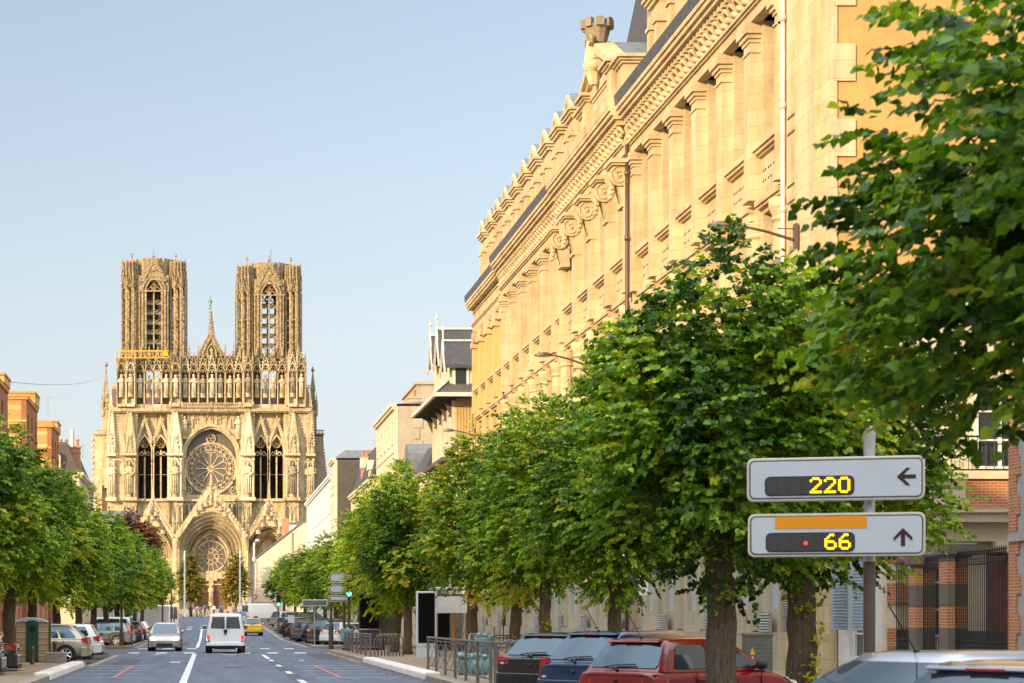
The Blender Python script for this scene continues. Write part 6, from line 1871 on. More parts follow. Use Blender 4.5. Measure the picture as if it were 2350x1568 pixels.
def car(label, x, y, hdg, paint, L=4.0, W=1.72, H=1.46, belt=.93, tail='hatch', group=None, name='parked_car', cat='car', rail=False, lights='corner', bumper='body', rearlit=False, front=False, headlit=False, zoff=.0, wr=.31, spoiler=True, rake=.36, antenna_=True, wiper=True, rimmat='rim', tailh=(.72, .98), plate=False, roofcol=None, detail=2):
    root = thing(name, label, cat, (x, y, gz(y) + zoff), R(-hdg), group)
    P = paint
    hw = W / 2
    b = MB()
    yr, yf = -L / 2, L / 2
    trunk = belt if tail != 'sedan' else belt + .04
    hood0 = belt - .01; nose = .66
    ycowl = yf - L * .235
    st = []   # y, half width factor, bottom, top
    st += [(yr, .86, .42, trunk - .10), (yr + .02, .90, .34, trunk - .04), (yr + .10, .96, .26, trunk), (yr + .45, .995, .20, trunk + .005), (yr + L * .3, 1.0, .18, belt + .01), (0, 1.0, .17, belt), (ycowl - .25, 1.0, .17, belt - .01), (ycowl + .1, .995, .18, hood0 - .02), (yf - .55, .98, .20, hood0 - .10), (yf - .22, .93, .22, hood0 - .19), (yf - .06, .84, .28, nose), (yf, .74, .36, nose - .12)]
    rings = []
    for (yy, wf, zb_, zt) in st:
        w = hw * wf; h = zt - zb_
        half = [(w * .80, zb_), (w * .955, zb_ + h * .06), (w * .99, zb_ + h * .30), (w, zb_ + h * .52), (w * .985, zb_ + h * .80), (w * .955, zt - h * .06), (w * .90, zt - .005), (w * .5, zt + .012)]
        ring = [(-a, yy, z) for a, z in half] + [(0, yy, zt + .016)] + [(a, yy, z) for a, z in reversed(half)] + [(0, yy, zb_)]
        rings.append(ring)
    loft(b, rings)
    body = b.build('body', P, root, smooth='auto', sub=1 if detail > 1 else 0)
    # greenhouse
    g = MB()
    if tail in ('hatch', 'estate', 'suv'):
        gr, rr_ = yr + .10, yr + rake + .02
    elif tail == 'sedan': gr, rr_ = yr + .75, yr + 1.25
    else: gr, rr_ = yr + .06, yr + .14
    gf, rf_ = ycowl + .12, ycowl - .62
    wb, wt = hw * .925, hw * .70
    lo = [(px, py, belt - .02) for px, py in outline(gr, gf, wb)]
    hi = [(px, py, H - .075) for px, py in outline(rr_, rf_, wt)]
    mid = [tuple((Vector(a) * .42 + Vector(c) * .58)) for a, c in zip(lo, hi)]
    mid = [(p[0] * 1.03, p[1], p[2]) for p in mid]
    def scl(o, k, z): 
        ym = sum(p[1] for p in o) / len(o); return [(p[0] * k, ym + (p[1] - ym) * k, z) for p in o]
    loft(g, [lo, mid, hi, scl(hi, .93, H - .028), scl(hi, .70, H - .004), scl(hi, .3, H)], cap0=False)
    g.build('roof', roofcol or P, root, smooth='auto')
    lo2, hi2 = mid, hi
    full = lambda: None
    # glass: rear, front, sides
    wg = [lo, mid, hi]
    def pane(nm, idx, s0, s1, t0=.10, t1=.93):
        m = MB()
        # two leaves follow the bowed pillar line
        patch(m, lo, mid, idx, s0, s1, t0 * 1.7, 1.0, .014, 8, 4, (0,)); patch(m, mid, hi, idx, s0, s1, 0.0, (t1 - .58) / .42 if t1 < 1 else .9, .014, 8, 4, (4,))
        return m.build(nm, mt['carglass'], root, smooth=True)
    pane('rear_window', [0, 1, 2, 3, 4, 5, 6], .085, .915, .12, .92)
    pane('windscreen', [7, 8, 9, 10, 11, 12, 13], .08, .92, .06, .95)
    for idx in ([6, 7], [13, 0]):
        rev = idx == [13, 0]
        segs = ((.05, .235), (.26, .60), (.625, .93)) if tail in ('estate', 'suv') else ((.07, .48), (.51, .93))
        for a, c in segs:
            if rev: a, c = 1 - c, 1 - a
            pane('side_window', idx, a, c, .10, .90)
    # bumpers, lamps, plate, wheels
    bm_ = MB(); lv = []
    for (yy, wf, z0, z1) in ((yr - .045, .80, .36, .58), (yr - .03, .90, .30, .62), (yr + .06, .99, .27, .64), (yr + .30, 1.012, .26, .62)):
        w = hw * wf; lv.append([(-w, yy, z0), (w, yy, z0), (w, yy, z1), (-w, yy, z1)])
    loft(bm_, lv); bm_.build('rear_bumper', P if bumper == 'body' else mt['trim'], root, bevel=.02, segs=2)
    bm_ = MB(); lv = []
    for (yy, wf, z0, z1) in ((yf + .045, .70, .26, .56), (yf + .01, .84, .22, .60), (yf - .10, .94, .20, .60), (yf - .34, 1.0, .20, .58)):
        w = hw * wf; lv.append([(-w, yy, z0), (w, yy, z0), (w, yy, z1), (-w, yy, z1)])
    loft(bm_, lv); fb = bm_.build('front_bumper', P, root, bevel=.02, segs=2)
    q = MB(); q.box(-hw * .5, hw * .5, yf + .03, yf + .055, .25, .42); q.build('grille', mt['black'], fb)
    dm = MB(); dm.box(-hw * .82, hw * .82, yr - .05, yr + .25, .20, .31); dm.build('valance', mt['trim'], root)
    if plate:
        q = MB(); q.box(-.26, .26, yr - .062, yr - .04, .44, .55) if lights == 'low' else q.box(-.26, .26, yr - .015, yr + .004, .655, .765); q.build('number_plate', mt['plate'], root, bevel=.004)
    lm = mt['redlit'] if rearlit else mt['redlens']
    for sg in (-1, 1):
        q = MB()
        z0, z1 = tailh
        if lights == 'corner':
            q.add([(sg * hw * .60, yr - .004, z0 + .03), (sg * hw * .945, yr + .05, z0), (sg * hw * 1.0, yr + .26, z0 + .10), (sg * hw * .60, yr - .004, z1 - .03), (sg * hw * .935, yr + .05, z1), (sg * hw * .985, yr + .30, z1 - .02), (sg * hw * .6, yr + .2, z0 + .03), (sg * hw * .6, yr + .2, z1 - .03)],
                  [(0, 1, 4, 3), (1, 2, 5, 4), (0, 3, 7, 6), (3, 4, 5, 7), (0, 6, 2, 1), (6, 7, 5, 2)])
        elif lights == 'tall':
            q.add([(sg * hw * .76, yr - .004, z0), (sg * hw * .955, yr + .05, z0), (sg * hw * 1.0, yr + .16, z0), (sg * hw * .78, yr + .03, z1), (sg * hw * .92, yr + .07, z1), (sg * hw * .965, yr + .22, z1), (sg * hw * .76, yr + .2, z0), (sg * hw * .78, yr + .24, z1)],
                  [(0, 1, 4, 3), (1, 2, 5, 4), (0, 3, 7, 6), (3, 4, 5, 7), (0, 6, 2, 1), (6, 7, 5, 2)])
        else:
            q.box(min(sg * hw * .56, sg * hw * .97), max(sg * hw * .56, sg * hw * .97), yr - .012, yr + .14, z0, z1)
        t_ = q.build('tail_light', lm, root, bevel=.012, segs=2)
        q = MB(); q.box(min(sg * hw * .70, sg * hw * .80), max(sg * hw * .70, sg * hw * .80), yr - .012, yr + .02, z0 + .035, z0 + .075); q.build('reversing_lens', mt['clearlens'], t_)
        q = MB(); q.add([(sg * hw * .52, yf - .075, .60), (sg * hw * .86, yf - .20, .60), (sg * hw * .93, yf - .36, .70), (sg * hw * .50, yf - .12, .70), (sg * hw * .82, yf - .28, .76), (sg * hw * .88, yf - .46, .765)], [(0, 1, 4, 3), (1, 2, 5, 4), (3, 4, 5), (0, 2, 1)])
        q.ball((sg * hw * .70, yf - .045, .64), .12 if headlit else .09, 10, sx=1.2, sy=.7, sz=.75)
        q.build('headlight', mt['headlit'] if headlit else mt['clearlens'], root)
        # door mirror, handles, seams
        q = MB(); q.ball((0, 0, 0), .11, 8, sx=1.0, sy=.65, sz=.75); q.cbox((-sg * .08, .02, -.03), (.12, .05, .05)); q.build('mirror', mt['trim'] if bumper != 'body' else P, root, smooth=True, loc=(sg * (hw + .08), ycowl - .42, belt + .07))
        q = MB()
        ys_ = (ycowl - .30, ycowl - 1.30, yr + .95)
        for yy in ys_: q.box(min(sg * hw * .99, sg * (hw + .003)), max(sg * hw * .99, sg * (hw + .003)), yy - .008, yy + .008, .30, belt - .04)
        q.box(min(sg * hw * .985, sg * (hw + .012)), max(sg * hw * .985, sg * (hw + .012)), yr + .7, yf - .95, .40, .47)
        q.build('side_trim', mt['trim'], root)
        q = MB()
        for yy in (ycowl - 1.18, yr + 1.08): q.cbox((sg * (hw + .004), yy, belt - .16), (.035, .2, .035))
        q.build('door_handle', mt['trim'] if bumper != 'body' else P, root, bevel=.008)
        for yy in (yf - L * .20, yr + L * .185):
            a = MB(); a.lathe([(wr * .9, sg * .010), (wr + .06, sg * .012), (wr + .06, -sg * .3)], (sg * (hw - .004), yy, wr + .005), 24, 'x', caps=False); a.build('wheel_arch', mt['black'], root)
            wheel(root, sg * (hw - .062), yy, wr, .20, sg, rimmat)
    if spoiler and tail in ('hatch', 'suv', 'estate'):
        q = MB(); q.hexa([(-wt * .9, rr_ - .06, H - .075), (wt * .9, rr_ - .06, H - .075), (wt * .9, rr_ + .2, H - .05), (-wt * .9, rr_ + .2, H - .05), (-wt * .88, rr_ - .04, H - .045), (wt * .88, rr_ - .04, H - .045), (wt * .88, rr_ + .22, H - .012), (-wt * .88, rr_ + .22, H - .012)]); q.build('spoiler', roofcol or P, root, bevel=.012)
        q = MB(); q.box(-.16, .16, rr_ - .068, rr_ - .05, H - .072, H - .055); q.build('brake_light', mt['redlens'], root)
    if wiper and tail in ('hatch', 'suv', 'estate'):
        q = MB()
        def onglass(xx, t): 
            yy = gr + (rr_ - gr) * t; return (xx, yy - .045, belt + (H - .09 - belt) * t)
        q.tube([onglass(-.02, .02), onglass(-.10, .14), onglass(-.16, .20)], .016, 5); q.tube([onglass(-.30, .12), onglass(-.12, .20), onglass(.28, .24)], .013, 4)
        q.ball(onglass(-.02, .02), .03, 6); q.build('rear_wiper', mt['black'], root)
    q = MB(); q.box(-hw * .72, hw * .72, yr - .006, yr + .02, belt - .075, belt - .065); q.ball((0, yr - .005, belt - .16), .035, 8); q.build('boot_trim', mt['trim'], root)
    if antenna_:
        q = MB(); q.tube([(0, rr_ + .18, H - .02), (0, rr_ - .18, H + .42)], .008, 4); q.ball((0, rr_ + .18, H - .01), .03, 6); q.build('aerial', mt['black'], root)
    if rail:
        q = MB()
        for sg in (-1, 1): q.tube([(sg * wt * .92, rr_ + .2, H - .04), (sg * wt * .95, rr_ + .35, H + .03), (sg * wt * .95, rf_ - .35, H + .03), (sg * wt * .92, rf_ - .2, H - .04)], .018, 5)
        q.build('roof_rail', mt['trim'], root)
    return root
pt = {}
for k, c, m_, r_ in (('red', (.27, .006, .010), .0, .25), ('blue', (.003, .028, .095), .1, .25), ('black', (.006, .0065, .008), .0, .22), ('silver', (.42, .44, .48), .75, .3), ('beige', (.46, .38, .27), .55, .32), ('white', (.80, .79, .77), 0, .25), ('grey', (.17, .18, .19), .6, .3), ('dkgrey', (.03, .031, .034), .3, .28), ('ltblue', (.40, .50, .56), .4, .3), ('van', (.88, .875, .86), 0, .25), ('yellow', (.85, .50, .0), 0, .25), ('champagne', (.47, .42, .36), .6, .3), ('navy', (.008, .012, .03), .1, .25), ('steel', (.26, .31, .40), .6, .25)):
    pt[k] = M_paint('car paint ' + k, c, m_, r_)
GN = 'cars parked at a slant by the near right kerb'; GRB = 'cars parked in the right bays'; GLB = 'cars parked in the left bays'
# placed by the middle of the tail, heading in degrees from +Y towards +X
def park(label, tx, ty, hdg, paint, L=4.0, **k):
    a = R(hdg)
    return car(label, tx + math.sin(a) * L / 2, ty + math.cos(a) * L / 2, hdg, paint, L=L, **k)
def at(px, Y): return PX(px, Y)
park('dark red hatchback parked at a slant behind the thick tree trunk', 6.25, 29.3, 52, pt['red'], 3.75, W=1.63, H=1.40, belt=.90, bumper='dark', tailh=(.60, .80), lights='corner', group=GN, rake=.42, wr=.29)
park('dark blue hatchback parked between the red and the black cars', 6.35, 33.2, 50, pt['blue'], 4.2, W=1.74, H=1.48, belt=.93, tailh=(.62, 1.00), lights='tall', group=GN, rake=.50)
park('black hatchback parked next to the lattice railing', 6.3, 37.4, 45, pt['black'], 4.2, W=1.76, H=1.42, belt=.94, tailh=(.76, .96), group=GN, rake=.52, antenna_=False)
park('silver grey coupe under the parking count sign', 5.35, 16.6, 62, pt['silver'], 4.3, W=1.76, H=1.41, belt=.92, group=GN, rake=.95, spoiler=False, wiper=False, rimmat='rim')
park('blue grey hatchback in the bottom right corner, nearest to the camera', 5.02, 13.2, 62, pt['steel'], 4.1, W=1.74, H=1.40, belt=.92, group=GN, rake=.55, antenna_=False)
# left bays
park('beige estate car with its tail to the road beside the recycling container', -4.52, 72.5, -91, pt['beige'], 4.75, W=1.82, H=1.46, belt=.93, tail='estate', group=GLB, rake=.55, wr=.33, antenna_=False)
park('white hatchback parked behind the beige estate car', -4.45, 79.5, -88, pt['white'], 4.1, W=1.74, H=1.47, belt=.95, group=GLB, wr=.32, antenna_=False)
park('grey estate car parked past the side street on the left', -4.62, 115.5, -88, pt['grey'], 4.7, W=1.8, H=1.46, belt=.93, tail='estate', group=GLB, wr=.33, antenna_=False)
park('pale blue people carrier with a boxy tail on the left', -4.7, 121, -88, pt['ltblue'], 4.2, W=1.76, H=1.80, belt=1.02, tail='suv', group=GLB, rake=.22, tailh=(.80, 1.25), lights='tall', antenna_=False)
park('low navy saloon with large bright wheels on the left', -4.35, 124.6, -88, pt['navy'], 4.3, W=1.76, H=1.40, belt=.90, tail='sedan', group=GLB, wr=.34, antenna_=False)
park('black hatchback farthest in the group beside the oncoming car', -4.3, 131.5, -88, pt['black'], 4.1, W=1.74, H=1.52, belt=.95, group=GLB, antenna_=False)
park('small yellow and white car half hidden by the oncoming car', -4.5, 150, -88, pt['white'], 3.9, W=1.68, H=1.46, belt=.92, group=GLB, antenna_=False, detail=1)
park('white car with red lamps beyond the parked white van', -3.9, 214, -88, pt['white'], 4.2, W=1.75, H=1.5, belt=.95, group=GLB, antenna_=False, detail=1)
park('black saloon cut by the left edge with its boot to the road', -5.75, 57.5, -91, pt['black'], 4.5, W=1.78, H=1.43, belt=.94, tail='sedan', group=GLB, antenna_=False)
park('dark car just inside the left edge in front of the black saloon', -5.75, 53.2, -91, pt['dkgrey'], 4.1, W=1.74, H=1.46, belt=.94, group=GLB, antenna_=False)
# right bays
park('white hatchback behind the traffic lights on the right', 7.45, 118.5, 48, pt['white'], 4.2, W=1.76, H=1.46, belt=.95, group=GRB, antenna_=False)
park('black off road car with a grey lower bumper next to the white hatchback', 6.95, 123.5, 48, pt['dkgrey'], 4.5, W=1.84, H=1.70, belt=1.03, tail='suv', group=GRB, rake=.5, wr=.36, tailh=(.85, 1.05), antenna_=False)
park('dark hatchback squeezed beside the black off road car', 6.9, 131, 48, pt['navy'], 4.1, W=1.74, H=1.46, belt=.94, group=GRB, antenna_=False)
park('grey hatchback with bright red lamps in the right bays', 6.55, 138, 46, pt['grey'], 4.2, W=1.76, H=1.48, belt=.94, group=GRB, antenna_=False)
park('dark blue small car wedged between the grey hatchback and the black estate', 6.7, 144, 47, pt['navy'], 3.9, W=1.7, H=1.47, belt=.93, group=GRB, antenna_=False)
park('black hatchback just right of the farther traffic light', 6.45, 159, 47, pt['black'], 4.1, W=1.74, H=1.5, belt=.95, group=GRB, antenna_=False)
park('black estate car left of the grey hatchback in the right bays', 6.6, 150, 48, pt['black'], 4.5, W=1.78, H=1.5, belt=.95, tail='estate', group=GRB, antenna_=False)
park('silver hatchback side on beyond the yellow car', 6.3, 172, 60, pt['silver'], 4.2, W=1.76, H=1.46, belt=.94, group=GRB, antenna_=False, detail=1)
park('white and grey people carrier in front of the far white van', 6.8, 200, 55, pt['silver'], 4.3, W=1.8, H=1.66, belt=1.0, tail='suv', group=GRB, antenna_=False, detail=1)
park('grey off road car in the far part of the right bays', 8.2, 188, 60, pt['dkgrey'], 4.5, W=1.84, H=1.72, belt=1.03, tail='suv', group=GRB, antenna_=False, detail=1)
# moving cars
car('oncoming silver beige small car with lit headlamps', PX(377.5, 98), 98 + 1.9, 180, pt['champagne'], L=3.8, W=1.68, H=1.50, belt=.95, name='moving_car', headlit=True, antenna_=False)
car('small bright yellow car ahead of the white van', PX(581, 163), 163 + 1.8, 0, pt['yellow'], L=3.6, W=1.63, H=1.49, belt=.92, name='moving_car', lights='tall', tailh=(.62, .86), bumper='body', rake=.55, antenna_=False)
car('blue car glimpsed between the van and the yellow car', PX(553, 210), 212, 0, pt['ltblue'], L=4.0, W=1.7, H=1.5, belt=.93, name='moving_car', antenna_=False, detail=1)

# white van in the middle of the road, seen from behind
def van(label, x, y, hdg, L=4.8, W=1.86, H=1.95, group=None, near=True, paint=None, name='white_van'):
    P = paint or pt['van']
    root = thing(name, label, 'van', (x, y, gz(y)), R(-hdg), group)
    hw = W / 2; yr = -L / 2; yf = L / 2
    b = MB(); rings = []
    #  y, z bottom, z top, width low, belt, top
    for (yy, zb_, zt, w0, w1, w2) in ((yr, .44, H - .10, .955, .95, .76), (yr + .04, .40, H - .05, .975, .97, .785), (yr + .25, .34, H - .01, 1, 1, .80), (0, .30, H, 1, 1, .81), (yf - 1.55, .30, H - .03, 1, 1, .80), (yf - .75, .30, 1.22, 1, .99, .86), (yf - .18, .34, .96, .96, .94, .82), (yf, .40, .78, .86, .84, .74)):
        h = zt - zb_
        half = [(hw * w0 * .85, zb_), (hw * w0, zb_ + h * .08), (hw * w1 * 1.005, zb_ + h * .42), (hw * w1 * .985, zb_ + h * .50), (hw * (w2 * .62 + w1 * .38) * .985, zb_ + h * .80), (hw * (w2 + .035), zt - h * .045), (hw * w2 * .9, zt - .008), (hw * w2 * .45, zt + .012)]
        rings.append([(-a, yy, z) for a, z in half] + [(0, yy, zt + .016)] + [(a, yy, z) for a, z in reversed(half)] + [(0, yy, zb_)])
    loft(b, rings); b.build('body', P, root, smooth='auto')
    for sg in (-1, 1):      # two rear doors, each with a big window
        d = MB()
        x0, x1 = (.006, hw * .82)
        zz = [(.52, x1), (1.18, x1), (H - .17, hw * .70)]
        d.add([(sg * x0, yr - .012, .52), (sg * x1, yr - .012, .52), (sg * x1, yr - .012, 1.16), (sg * hw * .72, yr + .0, H - .13), (sg * x0, yr + .0, H - .13),
               (sg * x0, yr + .03, .52), (sg * x1, yr + .03, .52), (sg * x1, yr + .03, 1.16), (sg * hw * .72, yr + .05, H - .13), (sg * x0, yr + .05, H - .13)],
              [(0, 1, 2, 3, 4), (9, 8, 7, 6, 5), (0, 5, 6, 1), (1, 6, 7, 2), (2, 7, 8, 3), (3, 8, 9, 4), (4, 9, 5, 0)])
        do = d.build('rear_door', P, root, bevel=.012, segs=2)
        g = MB(); g.add([(sg * .03, yr - .02, 1.20), (sg * hw * .79, yr - .02, 1.20), (sg * hw * .69, yr - .004, H - .17), (sg * .03, yr - .004, H - .17), (sg * .03, yr, 1.20), (sg * hw * .79, yr, 1.20), (sg * hw * .69, yr + .014, H - .17), (sg * .03, yr + .014, H - .17)], [(0, 1, 2, 3), (0, 4, 5, 1), (1, 5, 6, 2), (2, 6, 7, 3), (3, 7, 4, 0)])
        g.build('rear_window', mt['vanglass'], do, bevel=.02)
        w = MB(); w.tube([(sg * .16, yr - .035, 1.16), (sg * .07, yr - .035, 1.32)], .016, 5); w.tube([(sg * .07, yr - .035, 1.30), (sg * .065, yr - .028, 1.62)], .013, 4); w.build('wiper', mt['black'], do)
        q = MB(); q.box(min(sg * hw * .80, sg * hw * .975), max(sg * hw * .80, sg * hw * .975), yr - .03, yr + .1, .68, .88); t_ = q.build('tail_light', mt['redlit'], root, bevel=.015)
        q = MB(); q.box(min(sg * hw * .82, sg * hw * .95), max(sg * hw * .82, sg * hw * .95), yr - .03, yr + .08, .55, .63); q.build('reflector', mt['redlens'] if sg > 0 else mt['trim'], root, bevel=.01)
        m = MB(); m.box(-.13, .13, -.05, .05, -.1, .1); mo = m.build('mirror', P, root, bevel=.03, segs=2, loc=(sg * (hw + .10), yf - 1.35, 1.26))
        m = MB(); m.box(-.11, .11, -.055, -.05, -.08, .08); m.build('mirror_glass', mt['carglass'], mo)
        s = MB()
        for y0_, y1_ in ((yr + .4, -.35), (-.2, .75), (.9, yf - 1.35)):
            s.add([(sg * (hw * .978 + .004), y0_, 1.14), (sg * (hw * .978 + .004), y1_, 1.14), (sg * (hw * .84 + .012), y1_ - .04, H - .28), (sg * (hw * .84 + .012), y0_ + .04, H - .28)], [(0, 1, 2, 3)])
        if near: s.build('side_window', mt['carglass'], root)
        for yy in (yr + .95, yf - .95):
            a = MB(); a.lathe([(.3, sg * .010), (.40, sg * .012), (.40, -sg * .3)], (sg * (hw - .002), yy, .33), 24, 'x', caps=False); a.build('wheel_arch', mt['black'], root)
            wheel(root, sg * (hw - .075), yy, .33, .22, sg, 'galv')
    q = MB(); lv = []
    for (yy, wf) in ((yr - .10, .90), (yr - .06, .98), (yr + .12, 1.02)): lv.append([(-hw * wf, yy, .37), (hw * wf, yy, .37), (hw * wf, yy, .52), (-hw * wf, yy, .52)])
    loft(q, lv); q.build('rear_bumper', P, root, bevel=.025, segs=2)
    q = MB(); q.box(-hw * .78, hw * .78, yr + .1, yr + .9, .26, .40); q.tube([(-.6, yr + .1, .26), (-.2, yr + .3, .24), (.5, yr + .2, .25)], .05, 6); q.build('underbody', mt['black'], root)
    q = MB(); q.ring((0, yr - .035, 1.075), .085, .016, 'y', 18, 5)
    q.tube([(-.05, yr - .035, 1.13), (-.02, yr - .035, 1.03), (0, yr - .035, 1.08), (.02, yr - .035, 1.03), (.05, yr - .035, 1.13)], .011, 4); q.lathe([(1e-4, -.03), (.08, -.03)], (0, yr, 1.075), 16, 'y', caps=False); q.build('emblem', mt['trim'], root)
    q = MB(); q.box(-.07, .07, yr - .04, yr - .015, .93, .97); q.build('handle', mt['trim'], root)
    q = MB(); q.add([(-hw * .78, yf - .78, 1.24), (hw * .78, yf - .78, 1.24), (hw * .68, yf - 1.5, H - .12), (-hw * .68, yf - 1.5, H - .12)], [(0, 1, 2, 3)]); q.build('windscreen', mt['carglass'], root)
    return root
van('white van with two rear windows driving away in the middle of the road', PX(517.5, 92.5), 92.5 + 2.4, 0)
van('white delivery van parked on the left beyond the oncoming car', -5.6, 178, -64, 5.2, 2.0, 2.5, near=False)
van('white delivery van parked far down the right bays', 6.6, 232, 62, 5.0, 1.95, 2.2, near=False)
# ---------------------------------------------------------------- parking count sign
def rrect(w, h, r, n=5):
    pts = []
    for cx, cz, a0 in ((w / 2 - r, h / 2 - r, 0), (-w / 2 + r, h / 2 - r, 90), (-w / 2 + r, -h / 2 + r, 180), (w / 2 - r, -h / 2 + r, 270)):
        for k in range(n + 1):
            a = R(a0 + 90 * k / n); pts.append((cx + r * math.cos(a), cz + r * math.sin(a)))
    return pts
GLY = {'2': ["01110", "10001", "00001", "00010", "00100", "01000", "11111"], '0': ["01110", "10001", "10001", "10001", "10001", "10001", "01110"], '6': ["00110", "01000", "10000", "11110", "10001", "10001", "01110"]}
SY = 20.2
SX = PX(1997, SY)
SZ = lambda py: PZ(py, SY)
SG = thing('parking_sign', 'grey car park sign with two panels reading 220 and 66 on a dark post', 'sign', (SX, SY, .13), R(-15))
SG['label'] = 'grey sign with two stacked panels counting 220 and 66 on a dark post'
kz = S(SY)
p = MB(); p.tube([(0, .12, 0), (0, .12, SZ(1288) - .13)], .062, 14); p.build('lower_post', mt['brownpost'], SG, smooth='auto')
p = MB(); p.lathe([(.062, 0), (.064, .03), (.056, .05), (.056, 1.0), (.062, 1.32), (.066, 1.36), (.058, 1.40), (.06, 1.46), (.05, 1.5), (.001, 1.52)], (0, .12, SZ(1288) - .13), 14); 
p.build('upper_post', mt['galv'], SG, smooth='auto')
def panel(pt_, pb, px0, px1, number, arrow, bar):
    zc = (SZ(pt_) + SZ(pb)) / 2 - .13; h = SZ(pt_) - SZ(pb)
    w = (px1 - px0) / kz / math.cos(R(15)) * .955 
    xc = ((px0 + px1) / 2 - 1997) / kz / math.cos(R(15))
    m = MB(); m.prism([(xc + u, zc + v) for u, v in rrect(w, h, .07)], -.07, .05)
    pn = m.build('panel', mt['signtrim'], SG, bevel=.008)
    m = MB(); m.prism([(xc + u, zc + v) for u, v in rrect(w - .05, h - .05, .055)], -.074, -.069); m.build('border', mt['signline'], pn)
    m = MB(); m.prism([(xc + u, zc + v) for u, v in rrect(w - .075, h - .075, .045)], -.078, -.073); m.build('face', mt['signface'], pn)
    # display window
    dw, dh = w * .505, h * .45
    dx = xc - w * .5 + w * .355; dz = zc - h * (.155 if not bar else .165)
    m = MB(); m.prism([(dx + u, dz + v) for u, v in rrect(dw, dh, .055)], -.083, -.077); m.build('display_frame', mt['black'], pn)
    m = MB(); m.prism([(dx + u, dz + v) for u, v in rrect(dw - .025, dh - .025, .045)], -.087, -.082); m.build('display', mt['ledbox'], pn)
    m = MB()
    for k in range(1, 7): m.box(dx - dw / 2 + k * dw / 7.3 - .002, dx - dw / 2 + k * dw / 7.3 + .002, -.0885, -.0872, dz - dh * .42, dz + dh * .42)
    m.build('display_grid', mt['black'], pn)
    pit = dh * .80 / 7
    n = len(number)
    for i, ch in enumerate(number):
        m = MB()
        x0 = dx + dw / 2 - .018 - (n - i) * pit * 6.05 + pit * .5
        for r_, row in enumerate(GLY[ch]):
            for c_, v in enumerate(row):
                if v == '1': m.lathe([(pit * .56, -.092), (pit * .56, -.0875)], (x0 + c_ * pit, 0, dz + dh * .36 - r_ * pit), 10, 'y')
        m.build('digit', mt['led'], pn)
    if bar:
        m = MB(); m.box(xc - w / 2 + w * .155, xc - w / 2 + w * .675, -.082, -.077, zc + h * .15, zc + h * .43); m.build('orange_band', mt['orange'], pn)
        m = MB(); m.lathe([(.02, -.092), (.02, -.0875)], (dx - dw * .05, 0, dz - .01), 10, 'y'); m.build('red_diode', mt['ledred'], pn)
    # arrow
    ax_ = xc + w * .5 - w * (.105 if not bar else .125); az = zc + h * (.02 if not bar else -.06)
    s = h * .20
    pts = [(-1, 0), (.05, 1.0), (.05 + .42, 1.0), (-.28, .22), (1.05, .22), (1.05, -.22), (-.28, -.22), (.05 + .42, -1.0), (.05, -1.0)]
    if arrow == 'up': pts = [(v, -u) for u, v in pts]
    m = MB(); m.prism([(ax_ + u * s, az + v * s) for u, v in pts], -.084, -.077); m.build('arrow', mt['signline'], pn)
    b = MB(); b.box(-.09, .09, .05, .19, zc - .05, zc + .05); b.box(-.09, .09, .05, .19, zc + .1, zc + .13); b.build('bracket', mt['galv'], pn)
panel(1048, 1148, 1725, 2119, '220', 'left', False)
panel(1177, 1277, 1727, 2120, '66', 'up', True)

# ---------------------------------------------------------------- railings
def lattice(label, x0, y0, x1, y1, h, n, zb=.13, name='lattice_railing', cellw=.20):
    f = thing(name, label, 'railing', ((x0 + x1) / 2, (y0 + y1) / 2, zb), 0, 'grey brown lattice railings')
    dx, dy = (x1 - x0), (y1 - y0); L = math.hypot(dx, dy); ang = math.atan2(dy, dx)
    f.rotation_euler = (0, 0, ang)
    for k in range(n + 1):
        p = MB(); u = -L / 2 + L * k / n; p.box(u - .035, u + .035, -.035, .035, 0, h); p.build('post', mt['rail'], f, bevel=.006)
    r = MB(); r.box(-L / 2 - .05, L / 2 + .05, -.04, .04, h, h + .055); r.build('top_rail', mt['rail'], f, bevel=.01)
    for k in range(n):
        p = MB(); u0 = -L / 2 + L * k / n + .05; u1 = -L / 2 + L * (k + 1) / n - .05
        p.box(u0, u1, -.02, .02, .16, .20); p.box(u0, u1, -.02, .02, h - .08, h - .04)
        m = max(2, int((u1 - u0) / cellw)); c = (u1 - u0) / m; zz0, zz1 = .20, h - .08; zm = (zz0 + zz1) / 2
        for i in range(m):
            a = u0 + i * c; b_ = a + c
            for (pa, pb) in (((a, zz0), (b_, zm)), ((b_, zz0), (a, zm)), ((a, zm), (b_, zz1)), ((b_, zm), (a, zz1))):
                d = .022 if pa[0] < pb[0] else -.0
                p.hexa([(pa[0] - .016, -.012 + d * .5, pa[1]), (pa[0] + .016, -.012 + d * .5, pa[1]), (pa[0] + .016, .004 + d * .5, pa[1]), (pa[0] - .016, .004 + d * .5, pa[1]),
                        (pb[0] - .016, -.012 + d * .5, pb[1]), (pb[0] + .016, -.012 + d * .5, pb[1]), (pb[0] + .016, .004 + d * .5, pb[1]), (pb[0] - .016, .004 + d * .5, pb[1])])
        p.build('lattice_panel', mt['rail'], f)
    return f
lattice('long lattice railing along the kerb beside the black hatchback', 6.45, 43.6, 6.58, 57.2, .98, 6, cellw=.75)
lattice('short lattice railing across the pavement end behind the black hatchback', 6.5, 43.2, 9.2, 44.6, .98, 2, cellw=.7)
lattice('lattice railing farther down the right kerb before the crossing', 6.65, 78.4, 6.62, 92.6, .88, 6, cellw=.8)
lattice('dark lattice railing at the foot of the school wall', 9.0, 66.5, 14.6, 66.6, .95, 4, cellw=.5)
